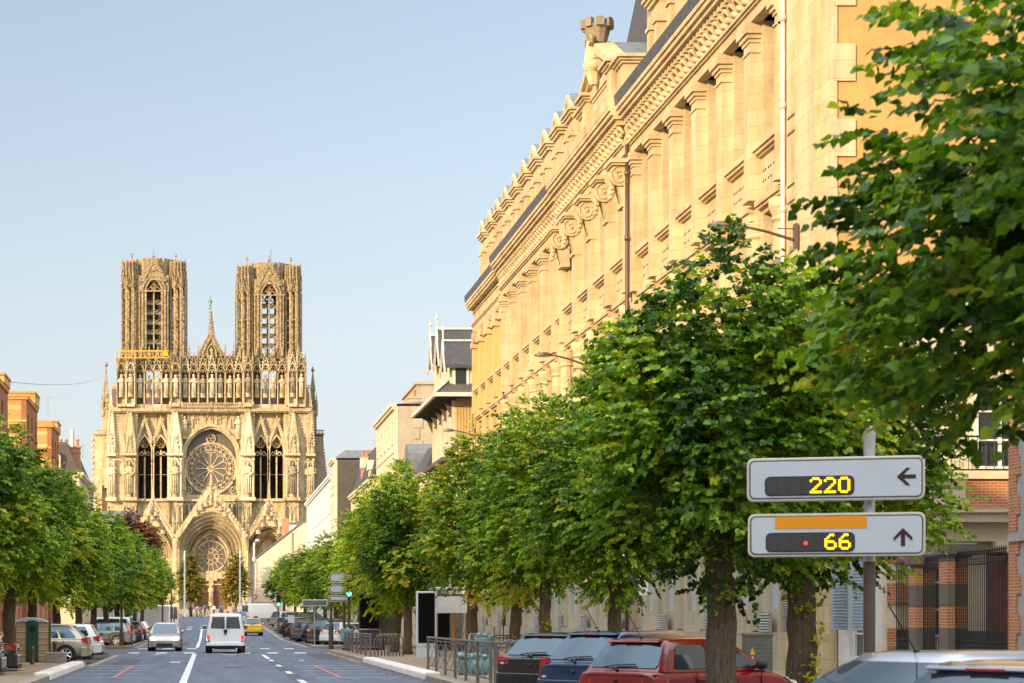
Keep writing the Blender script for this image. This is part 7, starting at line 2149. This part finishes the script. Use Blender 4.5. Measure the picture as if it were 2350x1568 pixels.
def hoops(label, x, y, n, step, w, h, dx=0):
    for k in range(n):
        m = MB(); xx = x + k * dx; yy = y + k * step
        pts = [(-w / 2, 0, 0), (-w / 2, 0, h - w / 2)] + [(-w / 2 * math.cos(PI * i / 8), 0, h - w / 2 + w / 2 * math.sin(PI * i / 8)) for i in range(1, 8)] + [(w / 2, 0, h - w / 2), (w / 2, 0, 0)]
        m.tube(pts, .022, 8)
        o = m.build('bicycle_hoop', mt['rail'], None, smooth=True, loc=(xx, yy, .13))
        o['label'] = label; o['category'] = 'bicycle stand'; o['group'] = label
hoops('grey arched bicycle hoop in the row beside the farther lattice railing', 7.1, 78.0, 5, .36, .62, .93, .17)
hoops('grey arched bicycle hoop behind the near lattice railing', 8.6, 49.2, 5, .55, .62, .98, -.12)
# metal barriers
def barrier(label, x, y, rz, w=2.0, h=1.05):
    f = thing('crowd_barrier', label, 'barrier', (x, y, .13), rz, 'galvanised crowd barriers')
    m = MB(); m.tube([(-w / 2, 0, .1), (-w / 2, 0, h - .1), (-w / 2 + .1, 0, h), (w / 2 - .1, 0, h), (w / 2, 0, h - .1), (w / 2, 0, .1)], .02, 6); m.tube([(-w / 2, 0, .2), (w / 2, 0, .2)], .02, 6); m.build('frame', mt['galv'], f, smooth=True)
    m = MB()
    for k in range(1, 16): m.tube([(-w / 2 + k * w / 16, 0, .2), (-w / 2 + k * w / 16, 0, h)], .008, 4)
    m.build('bars', mt['galv'], f)
    m = MB()
    for sg in (-1, 1): m.box(sg * w * .4 - .02, sg * w * .4 + .02, -.25, .25, 0, .04)
    m.build('foot', mt['galv'], f)
barrier('galvanised crowd barrier standing before the bus shelter', 9.4, 66, R(60))
barrier('galvanised crowd barrier behind the farther lattice railing', 7.6, 90.5, R(14), 1.2)
barrier('galvanised barrier panel beside the near bicycle hoops', 9.3, 47.2, R(70), 1.3, 1.15)

# ---------------------------------------------------------------- shelters and poster panels
def poster(label, px0, px1, py0, py1, Y, frame='mast', base=True, d=.22):
    x0, x1 = PX(px0, Y), PX(px1, Y); zt, zb = PZ(py0, Y), PZ(py1, Y); g = .13
    f = thing('poster_panel', label, 'poster panel', ((x0 + x1) / 2, Y, g))
    w = x1 - x0
    m = MB(); m.prism([(u, v + (zt + zb) / 2 - g) for u, v in rrect(w, zt - zb, .03, 2)], -d / 2, d / 2); m.build('frame', mt[frame], f, bevel=.02)
    m = MB(); m.box(-w / 2 + .07, w / 2 - .07, -d / 2 - .012, -d / 2 - .002, zb - g + (.05 if not base else .08), zt - g - .07); m.build('poster_face', mt['blackgloss'], f)
    m = MB(); m.box(-w / 2 + .01, w / 2 - .01, -d / 2 + .02, d / 2 - .02, 0, zb - g)
    if base: m.box(-w / 2 - .01, w / 2 + .01, -d / 2 - .01, d / 2 + .01, .45, .47)
    m.build('base', mt['mast'] if base else mt['black'], f)
    return f
poster('tall black poster panel in a pale frame under the yellowing tree', 955, 1001, 1357, 1480, 77, 'mast')
poster('black poster panel half hidden by leaves next to the white hatchback', 824, 871, 1362, 1452, 94, 'black', False)
BS = thing('bus_shelter', 'glass bus shelter with a white name board beside the tall black poster panel', 'bus shelter', (9.9, 79, .13))
w0, w1 = PX(1001, 78) - 9.9, PX(1078, 80) - 9.9
m = MB(); m.box(w0 - .1, w1 + .3, -.9, .9, 2.72, 2.84); m.build('roof', mt['galv'], BS, bevel=.03)
m = MB(); m.box(w0 + .03, w1 - .25, -.95, -.88, PZ(1407, 78) - .13, PZ(1369, 78) - .13); m.build('name_board', mt['frame_white'], BS, bevel=.01)
for xx in (w0 + .03, w1 - .2):
    m = MB(); m.box(xx - .05, xx + .05, -.85, -.75, 0, 2.72); m.build('post', mt['galv'], BS)
m = MB(); m.box(w1 - .2, w1 + .12, -.9, .8, 0, 2.72); m.build('side_panel', mt['galv'], BS)
gl = bpy.data.materials.new('clear shelter glass'); t_, b_ = nodes(gl); b_.inputs['Base Color'].default_value = (.10, .115, .115, 1); b_.inputs['Roughness'].default_value = .05; b_.inputs['Alpha'].default_value = .55
m = MB(); m.box(w0 + .05, w1 - .2, .72, .74, .2, 2.6); m.build('back_glass', gl, BS)
m = MB(); m.box(w0 + .05, w0 + .72, .3, .34, .3, 2.3); m.build('map_case', mt['blackgloss'], BS)
m = MB()
for k in range(6): m.box(w0 + .72 + k * .1, w0 + .76 + k * .1, .69, .715, 1.55, 1.75)
m.build('safety_mark', mt['frame_white'], BS)
m = MB(); m.box(w0 + .8, w0 + .87, .0, .06, .2, 2.3); m.build('stop_pole', mt['orange'], BS)
m = MB(); m.box(w0 + .1, w1 - .3, .2, .55, .42, .47); m.tube([(w0 + .3, .4, 0), (w0 + .3, .4, .42)], .03, 6); m.tube([(w1 - .5, .4, 0), (w1 - .5, .4, .42)], .03, 6); m.build('bench', mt['rail'], BS)

# ---------------------------------------------------------------- lights and signs by the crossing
def traffic_light(label, px, py, Y, hpx, group, pole=True, sx=None):
    x = PX(px, Y); s = hpx / S(Y)
    f = thing('traffic_light', label, 'traffic light', (x, Y, gz(Y)), 0, group)
    zc = PZ(py, Y) - gz(Y)       # centre of the green lamp
    u = s / 3.0
    m = MB(); m.tube([(.0, .15, 0), (.0, .15, zc + u * 2.4)], .06, 8); m.lathe([(.11, 0), (.11, .9), (.07, 1.05)], (0, .15, 0), 10); m.build('post', mt['brownpost'], f, smooth='auto')
    m = MB(); m.prism([(a, b + zc + u * .98) for a, b in rrect(u * 1.12, u * 3.1, u * .25, 3)], -.1, .1); hs = m.build('housing', mt['brownpost'], f, bevel=.01)
    for k, nm in enumerate(('green_on', 'black', 'black')):
        m = MB(); m.lathe([(1e-4, -.135), (u * .28, -.128), (u * .40, -.105)], (0, 0, zc + k * u), 16, 'y', caps=False); m.build('lamp', mt[nm], hs, smooth=True)
        m = MB(); m.lathe([(u * .45, -.10), (u * .45, -.26)], (0, 0, zc + k * u), 14, 'y', caps=False); m.build('hood', mt['black'], hs)
traffic_light('nearer green traffic light next to the arrow signs', 801, 1363, 96, 39, 'green traffic lights')
traffic_light('farther green traffic light in front of the distant lime trees', 639, 1387, 170, 26, 'green traffic lights')
# arrow shaped direction signs
DS = thing('direction_sign', 'three blank pale arrow boards pointing left above each other on brown posts', 'direction sign', (PX(790, 97), 97, .13))
ox = PX(790, 97)
m = MB(); m.tube([(0, .1, 0), (0, .1, PZ(1315, 97) - .13)], .07, 8); m.build('post', mt['brownpost'], DS)
m = MB(); m.tube([(PX(760, 97) - ox, .1, 0), (PX(760, 97) - ox, .1, PZ(1383, 97) - .13)], .06, 8); m.lathe([(.13, 0), (.12, 1.2), (.07, 1.4)], (PX(760, 97) - ox, .1, 0), 10); m.build('post', mt['brownpost'], DS)
for (py0, py1, p0, p1) in ((1315, 1337, 752, 811), (1341, 1362, 752, 806), (1366, 1380, 752, 806)):
    x0, x1 = PX(p0, 97) - ox, PX(p1, 97) - ox; zt, zb = PZ(py0, 97) - .13, PZ(py1, 97) - .13; zm = (zt + zb) / 2; c = (zt - zb) * .42
    m = MB(); m.prism([(x0, zm), (x0 + c, zb), (x1, zb), (x1, zt), (x0 + c, zt)], -.05, 0); b_ = m.build('arrow_board', mt['signtrim'], DS)
    e = .045
    m = MB(); m.prism([(x0 + e, zm), (x0 + c + e * .4, zb + e * .8), (x1 - e, zb + e * .8), (x1 - e, zt - e * .8), (x0 + c + e * .4, zt - e * .8)], -.056, -.05); m.build('border', mt['signline'], b_)
    e = .085
    m = MB(); m.prism([(x0 + e * 1.3, zm), (x0 + c + e * .4, zb + e * .8), (x1 - e, zb + e * .8), (x1 - e, zt - e * .8), (x0 + c + e * .4, zt - e * .8)], -.062, -.056); m.build('face', mt['signface'], b_)
NS = thing('street_sign', 'low dark rectangular sign with a white rim in front of the parked cars', 'sign', (PX(722, 112), 112, .02))
ox = PX(722, 112)
m = MB(); m.tube([(0, .08, 0), (0, .08, PZ(1374, 112))], .04, 8); m.build('post', mt['galv'], NS)
x0, x1 = PX(693.5, 112) - ox, PX(751, 112) - ox; zt, zb = PZ(1376.5, 112), PZ(1392, 112)
m = MB(); m.box(x0, x1, -.03, .03, zb, zt); m.build('rim', mt['frame_white'], NS, bevel=.01)
m = MB(); m.box(x0 + .05, x1 - .05, -.036, -.03, zb + .05, zt - .05); m.build('face', mt['cabinet'], NS)
# round and square signs by the right mast
RS = thing('no_entry_sign', 'red and white round road sign over a blank white plate by the right white mast', 'road sign', (PX(583, 262), 262, gz(262)))
m = MB(); m.tube([(0, .06, 0), (0, .06, 3.6)], .04, 6); m.build('post', mt['galv'], RS)
z = PZ(1492 * .918, 262) - gz(262)
m = MB(); m.lathe([(1e-4, -.02), (.42, -.02), (.42, .02), (1e-4, .02)], (0, 0, z), 20, 'y', caps=False); d_ = m.build('disc', mt['redlens'], RS)
m = MB(); m.box(-.28, .28, -.03, -.021, z - .07, z + .07); m.build('white_bar', mt['frame_white'], d_)
m = MB(); m.box(-.95, -.35, -.03, .03, z - .95, z - .05); m.build('plate', mt['frame_white'], RS)
pn = thing('paper_notice', 'blank pinkish white notice on a thin post among the right parked cars', 'notice', (PX(668, 150), 150, gz(150)))
m = MB(); m.tube([(0, .04, 0), (0, .04, 2.2)], .035, 6); m.build('post', mt['brownpost'], pn)
m = MB(); m.box(-.26, .26, -.02, .02, 1.35, 1.95); m.build('sheet', mt['frame_white'], pn)

# ---------------------------------------------------------------- masts and lamps
for px, lab in ((423.5, 'tall slim white mast left of the road before the cathedral'), (550.5, 'tall slim white mast right of the road before the cathedral')):
    Y = 285; h = PZ(1264, Y) - gz(Y)
    m = MB(); m.tube([(0, 0, 0), (0, 0, h * .5), (0, 0, h)], [.15, .13, .10], 10); m.lathe([(.2, 0), (.2, .35), (.15, .4)], n=10)
    tag(m.build('mast', mt['mast'], smooth='auto', loc=(PX(px, Y), Y, gz(Y))), lab, 'mast', 'white masts before the square')
Y = 255
m = MB(); h = PZ(1246, Y) - gz(Y); m.tube([(0, 0, 0), (0, 0, h)], .13, 8)
L_ = thing('street_lamp', 'grey lamp post with a small round head by the gable end house', 'street lamp', (PX(583, Y), Y, gz(Y)))
m.build('post', mt['galv'], L_, smooth='auto')
m = MB(); m.tube([(0, 0, h - .2), (.35, 0, h + .25)], .06, 6); m.ball((.42, 0, h + .3), .34, 10, sz=.7); m.box(-.25, .25, -.1, .1, h - 2.6, h - 1.9); m.build('lamp_head', mt['galv'], L_, smooth=True)
Y = 168
L_ = thing('lamp_post', 'thin dark post rising in front of the left row of trees', 'lamp post', (PX(393, Y), Y, gz(Y)))
h = PZ(1318, Y) - gz(Y)
m = MB(); m.tube([(0, 0, 0), (0, 0, h)], .055, 8); m.lathe([(.12, 0), (.12, 1.0), (.07, 1.1)], n=8); m.build('post', mt['brownpost'], L_)
m = MB(); m.ball((0, 0, 2.8), .18, 8); m.box(-.05, .4, -.03, .03, h - .1, h); m.build('collar', mt['brownpost'], L_)
def wall_lamp(px, py, pxr, pyr, label):
    """lamp head on an arm from the facade: (px,py) the tip, (pxr,pyr) the wall end"""
    xw = XF - .3; yw = xw * FPX / (pxr - VX)
    zt = PZ(pyr, yw)
    L_ = thing('street_lamp', label, 'street lamp', (xw, yw, zt), 0, 'brown lamps on arms from the right facades')
    xt = PX(px, yw) - xw; z1 = PZ(py, yw) - zt
    hx = -xt * .34
    m = MB(); m.tube([(0, 0, 0), (xt * .33, 0, z1 * .62), (xt * .62, 0, z1 * 1.0)], [.05, .045, .035], 8); m.tube([(0, 0, .35), (xt * .2, 0, z1 * .55 + .12)], .02, 5); m.box(-.05, .05, -.12, .12, -.25, .5); m.build('arm', mt['lampshell'], L_, smooth='auto')
    cx = xt + hx * .55
    m = MB(); m.lathe([(1e-4, .13), (.5, .10), (.85, .03), (1.0, -.03), (.93, -.07)], (cx, 0, z1 + .02), 14, sx=hx * .56, sy=hx * .26, caps=False); hd = m.build('lamp_head', mt['lampshell'], L_, smooth=True)
    m = MB(); m.lathe([(.9, -.05), (.6, -.11), (1e-4, -.13)], (cx, 0, z1 + .02), 14, sx=hx * .56, sy=hx * .26, caps=False); m.build('lamp_glass', mt['clearlens'], hd, smooth=True)
wall_lamp(1622, 518, 1826, 552, 'brown oval lamp on a long arm above the nearest right tree row')
wall_lamp(1226, 815, 1345, 838, 'brown oval lamp on an arm above the middle of the right tree row')
wall_lamp(1017, 988, 1090, 1000, 'small brown lamp on an arm under the deep eaves')
wall_lamp(921, 1083, 985, 1095, 'small brown lamp on an arm before the tall buff house')
wall_lamp(843, 1130, 890, 1138, 'smallest brown lamp on an arm, farthest along the right side')

# ---------------------------------------------------------------- left pavement things
RC = thing('recycling_container', 'beige ribbed recycling container with a green posting slot and grey lid', 'recycling container', (PX(74, 69), 69.5, .13))
m = MB(); m.box(-.58, .60, -.5, .5, 0, 1.42)
for k in range(6): m.box(-.60, .62, -.52, .52, .18 + k * .22, .22 + k * .22)
m.build('body', mt['bin_beige'], RC, bevel=.03, segs=2)
m = MB(); m.prism([(-.72, 1.42), (.60, 1.42), (.42, 1.52), (.1, 1.60), (-.2, 1.60), (-.5, 1.52)], -.55, .55); m.build('lid', mt['bin_lid'], RC, bevel=.02)
m = MB(); m.prism([(-.22, .02), (.22, .02), (.22, 1.40)] + [(.22 * math.cos(PI * k / 8), 1.40 + .12 * math.sin(PI * k / 8)) for k in range(1, 8)] + [(-.22, 1.40)], -.57, -.5); s_ = m.build('posting_column', mt['bin_green'], RC, bevel=.02)
m = MB(); m.lathe([(1e-4, -.585), (.13, -.585), (.15, -.56)], (0, 0, 1.2), 16, 'y', caps=False); m.build('opening', mt['black'], s_)
m = MB(); m.box(.60, .66, -.52, -.40, 0, 1.5); m.build('green_edge', mt['bin_green'], RC)
m = MB(); m.box(-.36, .36, -.22, .22, 0, .42)
tag(m.build('stone_block', mt['kerb'], bevel=.04, segs=2, loc=(PX(126, 66.5), 66.9, .10)), 'square stone block on the pavement before the beige estate car', 'stone block')
for px, Y, h, lab in ((74, 65.0, .62, 'short rusty bollard before the recycling container'), (126, 69.2, .75, 'short brown bollard behind the stone block')):
    m = MB(); m.lathe([(.08, 0), (.09, .1), (.07, .15), (.07, h - .1), (.085, h - .08), (.06, h)], n=10)
    tag(m.build('bollard', mt['lampshell'], smooth='auto', loc=(PX(px, Y), Y, .13)), lab, 'bollard', 'short brown bollards')
m = MB(); pts = [(-.65, 0, 0), (-.65, 0, .62), (-.5, 0, .75), (.5, 0, .75), (.65, 0, .62), (.65, 0, 0)]; m.tube(pts, .035, 8)
tag(m.build('hoop_rail', mt['rail'], smooth=True, loc=(PX(277, 109), 109, .13)), 'low grey tube rail in front of the grey estate car', 'hoop rail')
m = MB(); m.tube([(0, 0, 0), (0, 0, 4.2)], .07, 8); m.lathe([(.13, 0), (.13, .7), (.08, .9)], n=8)
tag(m.build('signal_post', mt['brownpost'], loc=(PX(279, 108.6), 108.6, .13)), 'plain dark brown post beside the low tube rail on the left', 'post')
m = MB(); m.tube([(0, 0, 0), (0, 0, 2.9)], .05, 8); m.lathe([(.1, 0), (.1, .5), (.06, .6)], n=8)
tag(m.build('signal_post', mt['brownpost'], loc=(PX(373, 108), 108, .02)), 'thin dark post just left of the oncoming car', 'post')
AW = thing('lit_sign_box', 'white sign box edge sticking in from the left edge under the tree', 'sign', (PX(12, 60), 60, 3.0))
m = MB(); m.box(-.6, .15, -.2, .2, .1, .55); m.build('box', mt['frame_white'], AW, bevel=.02)
m = MB(); m.tube([(-.3, 0, .1), (-.3, 0, -2.9)], .05, 8); m.build('post', mt['galv'], AW)
# ---------------------------------------------------------------- right pavement things
EC = thing('electric_cabinet', 'dark grey ribbed cabinet with a yellow warning triangle behind the red car', 'cabinet', (PX(1738, 48), 48, .13))
hw_ = 30 / S(48)
m = MB(); m.box(-hw_, hw_, -.2, .2, 0, PZ(1456, 48) - .13); m.box(-hw_ - .02, hw_ + .02, -.23, .23, PZ(1456, 48) - .16, PZ(1456, 48) - .10)
for k in range(9): m.box(-hw_ - .004, hw_ + .004, -.207, -.2, .12 + k * .1, .15 + k * .1)
cbx = m.build('body', mt['cabinet'], EC, bevel=.01)
m = MB(); m.prism([(-hw_ * .75, .66), (-hw_ * .35, .66), (-hw_ * .55, .86)], -.215, -.209); m.build('warning_triangle', mt['warn'], EC)
m = MB(); m.box(-hw_ * .62, -hw_ * .48, -.215, -.209, .52, .62); m.build('label_plate', mt['frame_white'], EC)
V_ = MB(); xw = XF - .12
m = thing('louvre_door', 'tall pale louvred grille in the school base beside the white house', 'grille', (17.8, 58.2, .2))
f_ = MB(); f_.box(-.06, .1, -.55, .55, 0, 2.6); f_.build('frame', mt['frame_white'], m)
f_ = MB()
for k in range(34): f_.cbox((-.09, 0, .08 + k * .075), (.06, 1.0, .03), ry=.6)
f_.build('slats', mt['galv'], m)
# litter bins with teal bags
def bagbin(label, x, y, tall):
    f = thing('litter_bin', label, 'litter bin', (x, y, .13), 0, 'brown litter bins with teal bags')
    m = MB(); m.lathe([(.22, 0), (.24, .12), (.15, .2), (.16, .55), (.24, .62), (.24, .68)], n=12); m.build('stand', mt['brownpost'], f, smooth='auto')
    m = MB(); rn = random.Random(int(x * 10)); pr = [(.14, .35), (.24, .5), (.29, .72), (.33, .92), (.30, 1.02), (.24, 1.0)]
    m.lathe([(r * rn.uniform(.9, 1.1), z) for r, z in pr], n=11)
    for k in range(5): m.ball((.27 * math.cos(k * 1.3), .27 * math.sin(k * 1.3), .95 + .08 * (k % 2)), .10, 6)
    m.build('bag', mt['teal'], f, smooth=True)
    m = MB(); m.ring((0, 0, 1.0), .31, .02, 'z', 18, 5); m.tube([(.31, 0, 0), (.31, 0, 1.3)], .025, 6); m.build('rim', mt['rail'], f)
bagbin('brown litter bin with a teal bag at the start of the farther railing', PX(796, 93.5), 93.6, 1)
bagbin('litter bin with a teal bag beside the trunk behind the near bicycle hoops', PX(1112, 61), 61, 1)
m = MB(); rn = random.Random(9)
for k in range(16): m.ball((rn.uniform(-.4, .4), rn.uniform(-.2, .2), .50 + rn.uniform(-.02, .10)), rn.uniform(.08, .15), 7, sz=.5)
m.box(-.42, .42, -.2, .2, 0, .5)
tag(m.build('bag_heap', mt['teal'], smooth=True, loc=(PX(1087, 53), 53, .13)), 'teal plastic bags slumped over a box behind the near lattice railing', 'plastic bags')
WB = thing('wrapped_sign', 'road sign wrapped in crumpled blue plastic on a grey pole behind a trunk', 'wrapped sign', (PX(1447, 47.5), 47.5, .13))
m = MB(); m.tube([(0, .05, 0), (0, .05, 3.4)], .035, 8); m.build('post', mt['galv'], WB)
m = MB(); rn = random.Random(5)
zt, zb = PZ(1266, 47.5) - .13, PZ(1388, 47.5) - .13
prof = []
for k in range(9):
    t = k / 8; prof.append((.02 + .17 * math.sin(PI * (.08 + .84 * t)) ** .7 * rn.uniform(.8, 1.15), zb + (zt - zb) * t))
m.lathe(prof, n=10, sy=.6)
for k in range(10): m.ball((rn.uniform(-.12, .12), rn.uniform(-.1, 0), zb + (zt - zb) * rn.uniform(.1, .9)), rn.uniform(.06, .11), 6, sz=1.7)
m.build('plastic_wrap', mt['bluebag'], WB, smooth=True)
for px, Y, h, lab in ((1449, 49, 1.0, 'white slim bollard'),):
    pass
m = MB(); m.tube([(0, 0, 0), (0, 0, 3.0)], .045, 8); m.box(-.14, .14, -.03, 0, 2.2, 2.95)
PS = thing('plate_sign', 'small pale plate on a pole next to the blue wrapped sign', 'sign', (PX(1472, 56), 56, .13))
m = MB(); m.tube([(0, .04, 0), (0, .04, 3.1)], .03, 6); m.build('post', mt['galv'], PS)
m = MB(); m.box(-.2, .2, -.02, .02, 2.25, 2.95); m.build('plate', mt['frame_white'], PS)
CB = thing('gas_cabinet', 'tall grey utility cabinet against the school wall behind the leaning tree', 'cabinet', (PX(880, 112), 112, .13))
m = MB(); m.box(-.6, .6, -.3, .3, 0, 2.2); m.box(-.66, .66, -.34, .34, 2.2, 2.28); m.build('body', mt['cabinet'], CB, bevel=.02)
m = MB(); m.box(-.02, .0, -.31, -.3, .1, 2.1); m.box(.1, .14, -.33, -.3, 1.0, 1.2); m.build('door_gap', mt['black'], CB)
# fallen leaves by the kerb
lf = MB(); rn = random.Random(8)
for k in range(420):
    y = rn.uniform(44, 94); x = XR - abs(rn.gauss(.05, .35)) if rn.random() < .7 else XR + rn.uniform(.3, 4)
    z = .012 if x < XR else .146
    s = rn.uniform(.03, .06); a = rn.uniform(0, 6.3)
    lf.add([(x + s * math.cos(a), y + s * math.sin(a), z), (x - s * math.sin(a) * .7, y + s * math.cos(a) * .7, z + .012), (x - s * math.cos(a), y - s * math.sin(a), z), (x + s * math.sin(a) * .7, y - s * math.cos(a) * .7, z + .01)], [(0, 1, 2, 3)])
tag(lf.build('fallen_leaves', mt['terracotta']), 'scattered brown fallen leaves along the right kerb', 'leaves', kind='stuff')
# low railings and the wall at the far square
for px0, px1, lab in ((383, 420, 'dark railing at the far left end of the street'), (555, 640, 'dark railing at the far right end of the street')):
    Y = 292; f = thing('square_railing', lab, 'railing', (PX((px0 + px1) / 2, Y), Y, gz(Y)), 0, 'dark railings before the square')
    w = PX(px1, Y) - PX(px0, Y); m = MB()
    for k in range(int(w / .25) + 1): m.tube([(-w / 2 + k * .25, 0, 0), (-w / 2 + k * .25, 0, 2.2)], .02, 4)
    m.box(-w / 2, w / 2, -.03, .03, 2.1, 2.16); m.box(-w / 2, w / 2, -.03, .03, .2, .26); m.build('bars', mt['iron'], f)
sw = MB()
for k in range(16): sw.box(-6 + k * .75, -5.3 + k * .75, -.12, .12, 0, .85)
tag(sw.build('barrier_row', mt['kerb'], loc=(.8, 330, gz(330))), 'low white barrier blocks standing in a row before the cathedral door', 'barrier')
for k, x in enumerate((-2.4, 2.6, 4.4)):
    m = MB(); m.lathe([(.16, 0), (.16, .6), (.2, .7), (.1, .85)], n=8)
    tag(m.build('bollard', mt['brownpost'], smooth='auto', loc=(x * 1.05, 276, gz(276))), ('dark bollard on the left kerb end before the people', 'dark bollard left of the right white mast', 'dark bollard right of the right white mast')[k], 'bollard', 'dark bollards at the street end')

# ---------------------------------------------------------------- people at the end of the street
def person(label, x, y, h, hdg, top, legs, hair='hair', stride=.25, bag=None, arm=.1, hat=None):
    root = thing('person', label, 'person', (x, y, gz(y)), R(hdg), 'people walking before the cathedral')
    k = h / 1.75
    vs = [(0, 0, .95), (0, 0, 1.18), (0, 0, 1.40), (0, 0, 1.50), (0, -.01, 1.60), (0, -.02, 1.70)]
    rs = [.145, .135, .165, .065, .085, .08]
    es = [(0, 1), (1, 2), (2, 3), (3, 4), (4, 5)]
    def chain(start, pts, rr):
        p = start
        for q, r in zip(pts, rr):
            vs.append(q); rs.append(r); es.append((p, len(vs) - 1)); p = len(vs) - 1
    for sg in (-1, 1):
        st = stride * sg
        chain(0, [(sg * .09, 0, .88), (sg * .10, -st * .4, .48), (sg * .10, -st * .2 + (.12 if st < 0 else -.05) , .09), (sg * .10, -st * .2 + (.12 if st < 0 else -.05) - .14, .04)], [.10, .068, .045, .04])
        chain(2, [(sg * .19, 0, 1.40), (sg * .23, st * .25 + .02, 1.14), (sg * .22, st * .5 - arm, .92), (sg * .22, st * .55 - arm - .03, .83)], [.058, .042, .032, .035])
    me = bpy.data.meshes.new('body'); me.from_pydata([tuple(c * k for c in v) for v in vs], es, [])
    o = bpy.data.objects.new('body', me); link(o, root)
    me.materials.append(mt['cloth']['skin'])
    sk = o.modifiers.new('skin', 'SKIN')
    for i, r in enumerate(rs): me.skin_vertices[0].data[i].radius = (r * k, r * k * .85)
    me.skin_vertices[0].data[0].use_root = True
    sb_ = o.modifiers.new('sub', 'SUBSURF'); sb_.levels = 1; sb_.render_levels = 1
    # clothing follows the body
    c = MB(); c.lathe([(.17, .86), (.18, .98), (.165, 1.12), (.20, 1.32), (.21, 1.40), (.10, 1.50)], n=12, sy=.72); 
    for sg in (-1, 1): c.tube([(sg * .18, 0, 1.42), (sg * .24, stride * sg * .25 + .02, 1.14), (sg * .23, stride * sg * .4 - arm * .7, .98)], [.075, .062, .05], 8)
    c.v = [(p[0] * k, p[1] * k, p[2] * k) for p in c.v]; c.build('shirt', mt['cloth'][top], root, smooth=True)
    c = MB(); c.lathe([(.15, .82), (.175, .90), (.17, .98)], n=12, sy=.75)
    for sg in (-1, 1):
        st = stride * sg
        c.tube([(sg * .09, 0, .90), (sg * .10, -st * .4, .48), (sg * .10, -st * .2 + (.12 if st < 0 else -.05), .12)], [.12, .085, .068], 8)
    c.v = [(p[0] * k, p[1] * k, p[2] * k) for p in c.v]; c.build('trousers', mt['cloth'][legs], root, smooth=True)
    c = MB(); c.ball((0, .01, 1.69), .115, 9, sz=1.05); c.ball((0, .035, 1.63), .10, 8); c.v = [(p[0] * k, p[1] * k, p[2] * k) for p in c.v]; c.build('hair', mt['cloth'][hair], root, smooth=True)
    c = MB(); c.ball((-.03, -.115, 1.645), .012, 5); c.ball((.03, -.115, 1.645), .012, 5); c.ball((0, -.12, 1.615), .014, 5); c.cbox((0, -.108, 1.575), (.045, .01, .01)); c.v = [(p[0] * k, p[1] * k, p[2] * k) for p in c.v]; c.build('face', mt['cloth']['hair'], root)
    return root
def pp(px, Y, *a, **k): return person(a[0], PX(px, Y), Y, *a[1:], **k)
pp(452, 268, 'person in a white top and blue trousers walking beside a cyclist', 1.82, 160, 'white', 'white', stride=.3)
pp(461, 267, 'person in orange walking with one arm out next to the person in white', 1.72, 200, 'orange', 'tan', stride=.35, arm=.3)
pp(438, 274, 'person in dark clothes standing at the left kerb end', 1.74, 170, 'dark', 'dark', stride=.1)
pp(470, 300, 'person in a dark blue jacket before the cathedral door', 1.75, 10, 'blue', 'dark')
pp(478, 304, 'person in black standing close to the one in the blue jacket', 1.8, 30, 'dark', 'grey', stride=.12)
pp(491, 306, 'person in a white shirt left of the door pillar', 1.68, -20, 'white', 'dark')
pp(506, 302, 'person in dark blue right of the door pillar', 1.74, 15, 'blue', 'dark', stride=.3)
pp(510, 305, 'person in grey half hidden behind the one in dark blue', 1.72, 5, 'grey', 'dark', stride=.15)
pp(536, 310, 'person in grey blue standing far right by the pink hoarding', 1.76, 0, 'grey', 'blue', stride=.1)
BK = thing('bicycle', 'bicycle wheeled between the person in white and the one in orange', 'bicycle', (PX(456.5, 267.5), 267.5, gz(267.5)), R(70))
for yy in (-.52, .52):
    m = MB(); m.ring((0, 0, 0), .33, .022, 'x', 24, 5)
    for q in range(8): m.tube([(0, 0, 0), (0, .32 * math.cos(q * PI / 4), .32 * math.sin(q * PI / 4))], .004, 3)
    m.build('wheel', mt['tyre'], BK, loc=(0, yy, .35))
m = MB(); m.tube([(0, -.52, .35), (0, -.1, .35), (0, -.22, .85)], .018, 6); m.tube([(0, -.1, .35), (0, .40, .85), (0, -.2, .78)], .018, 6); m.tube([(0, .52, .35), (0, .40, .95)], .018, 6); m.tube([(-.25, .36, .98), (.25, .36, .98)], .014, 6); m.tube([(0, -.52, .35), (0, -.21, .8)], .012, 6); m.build('frame', mt['black'], BK)
m = MB(); m.cbox((0, -.23, .89), (.12, .25, .05)); m.build('saddle', mt['black'], BK, bevel=.02)
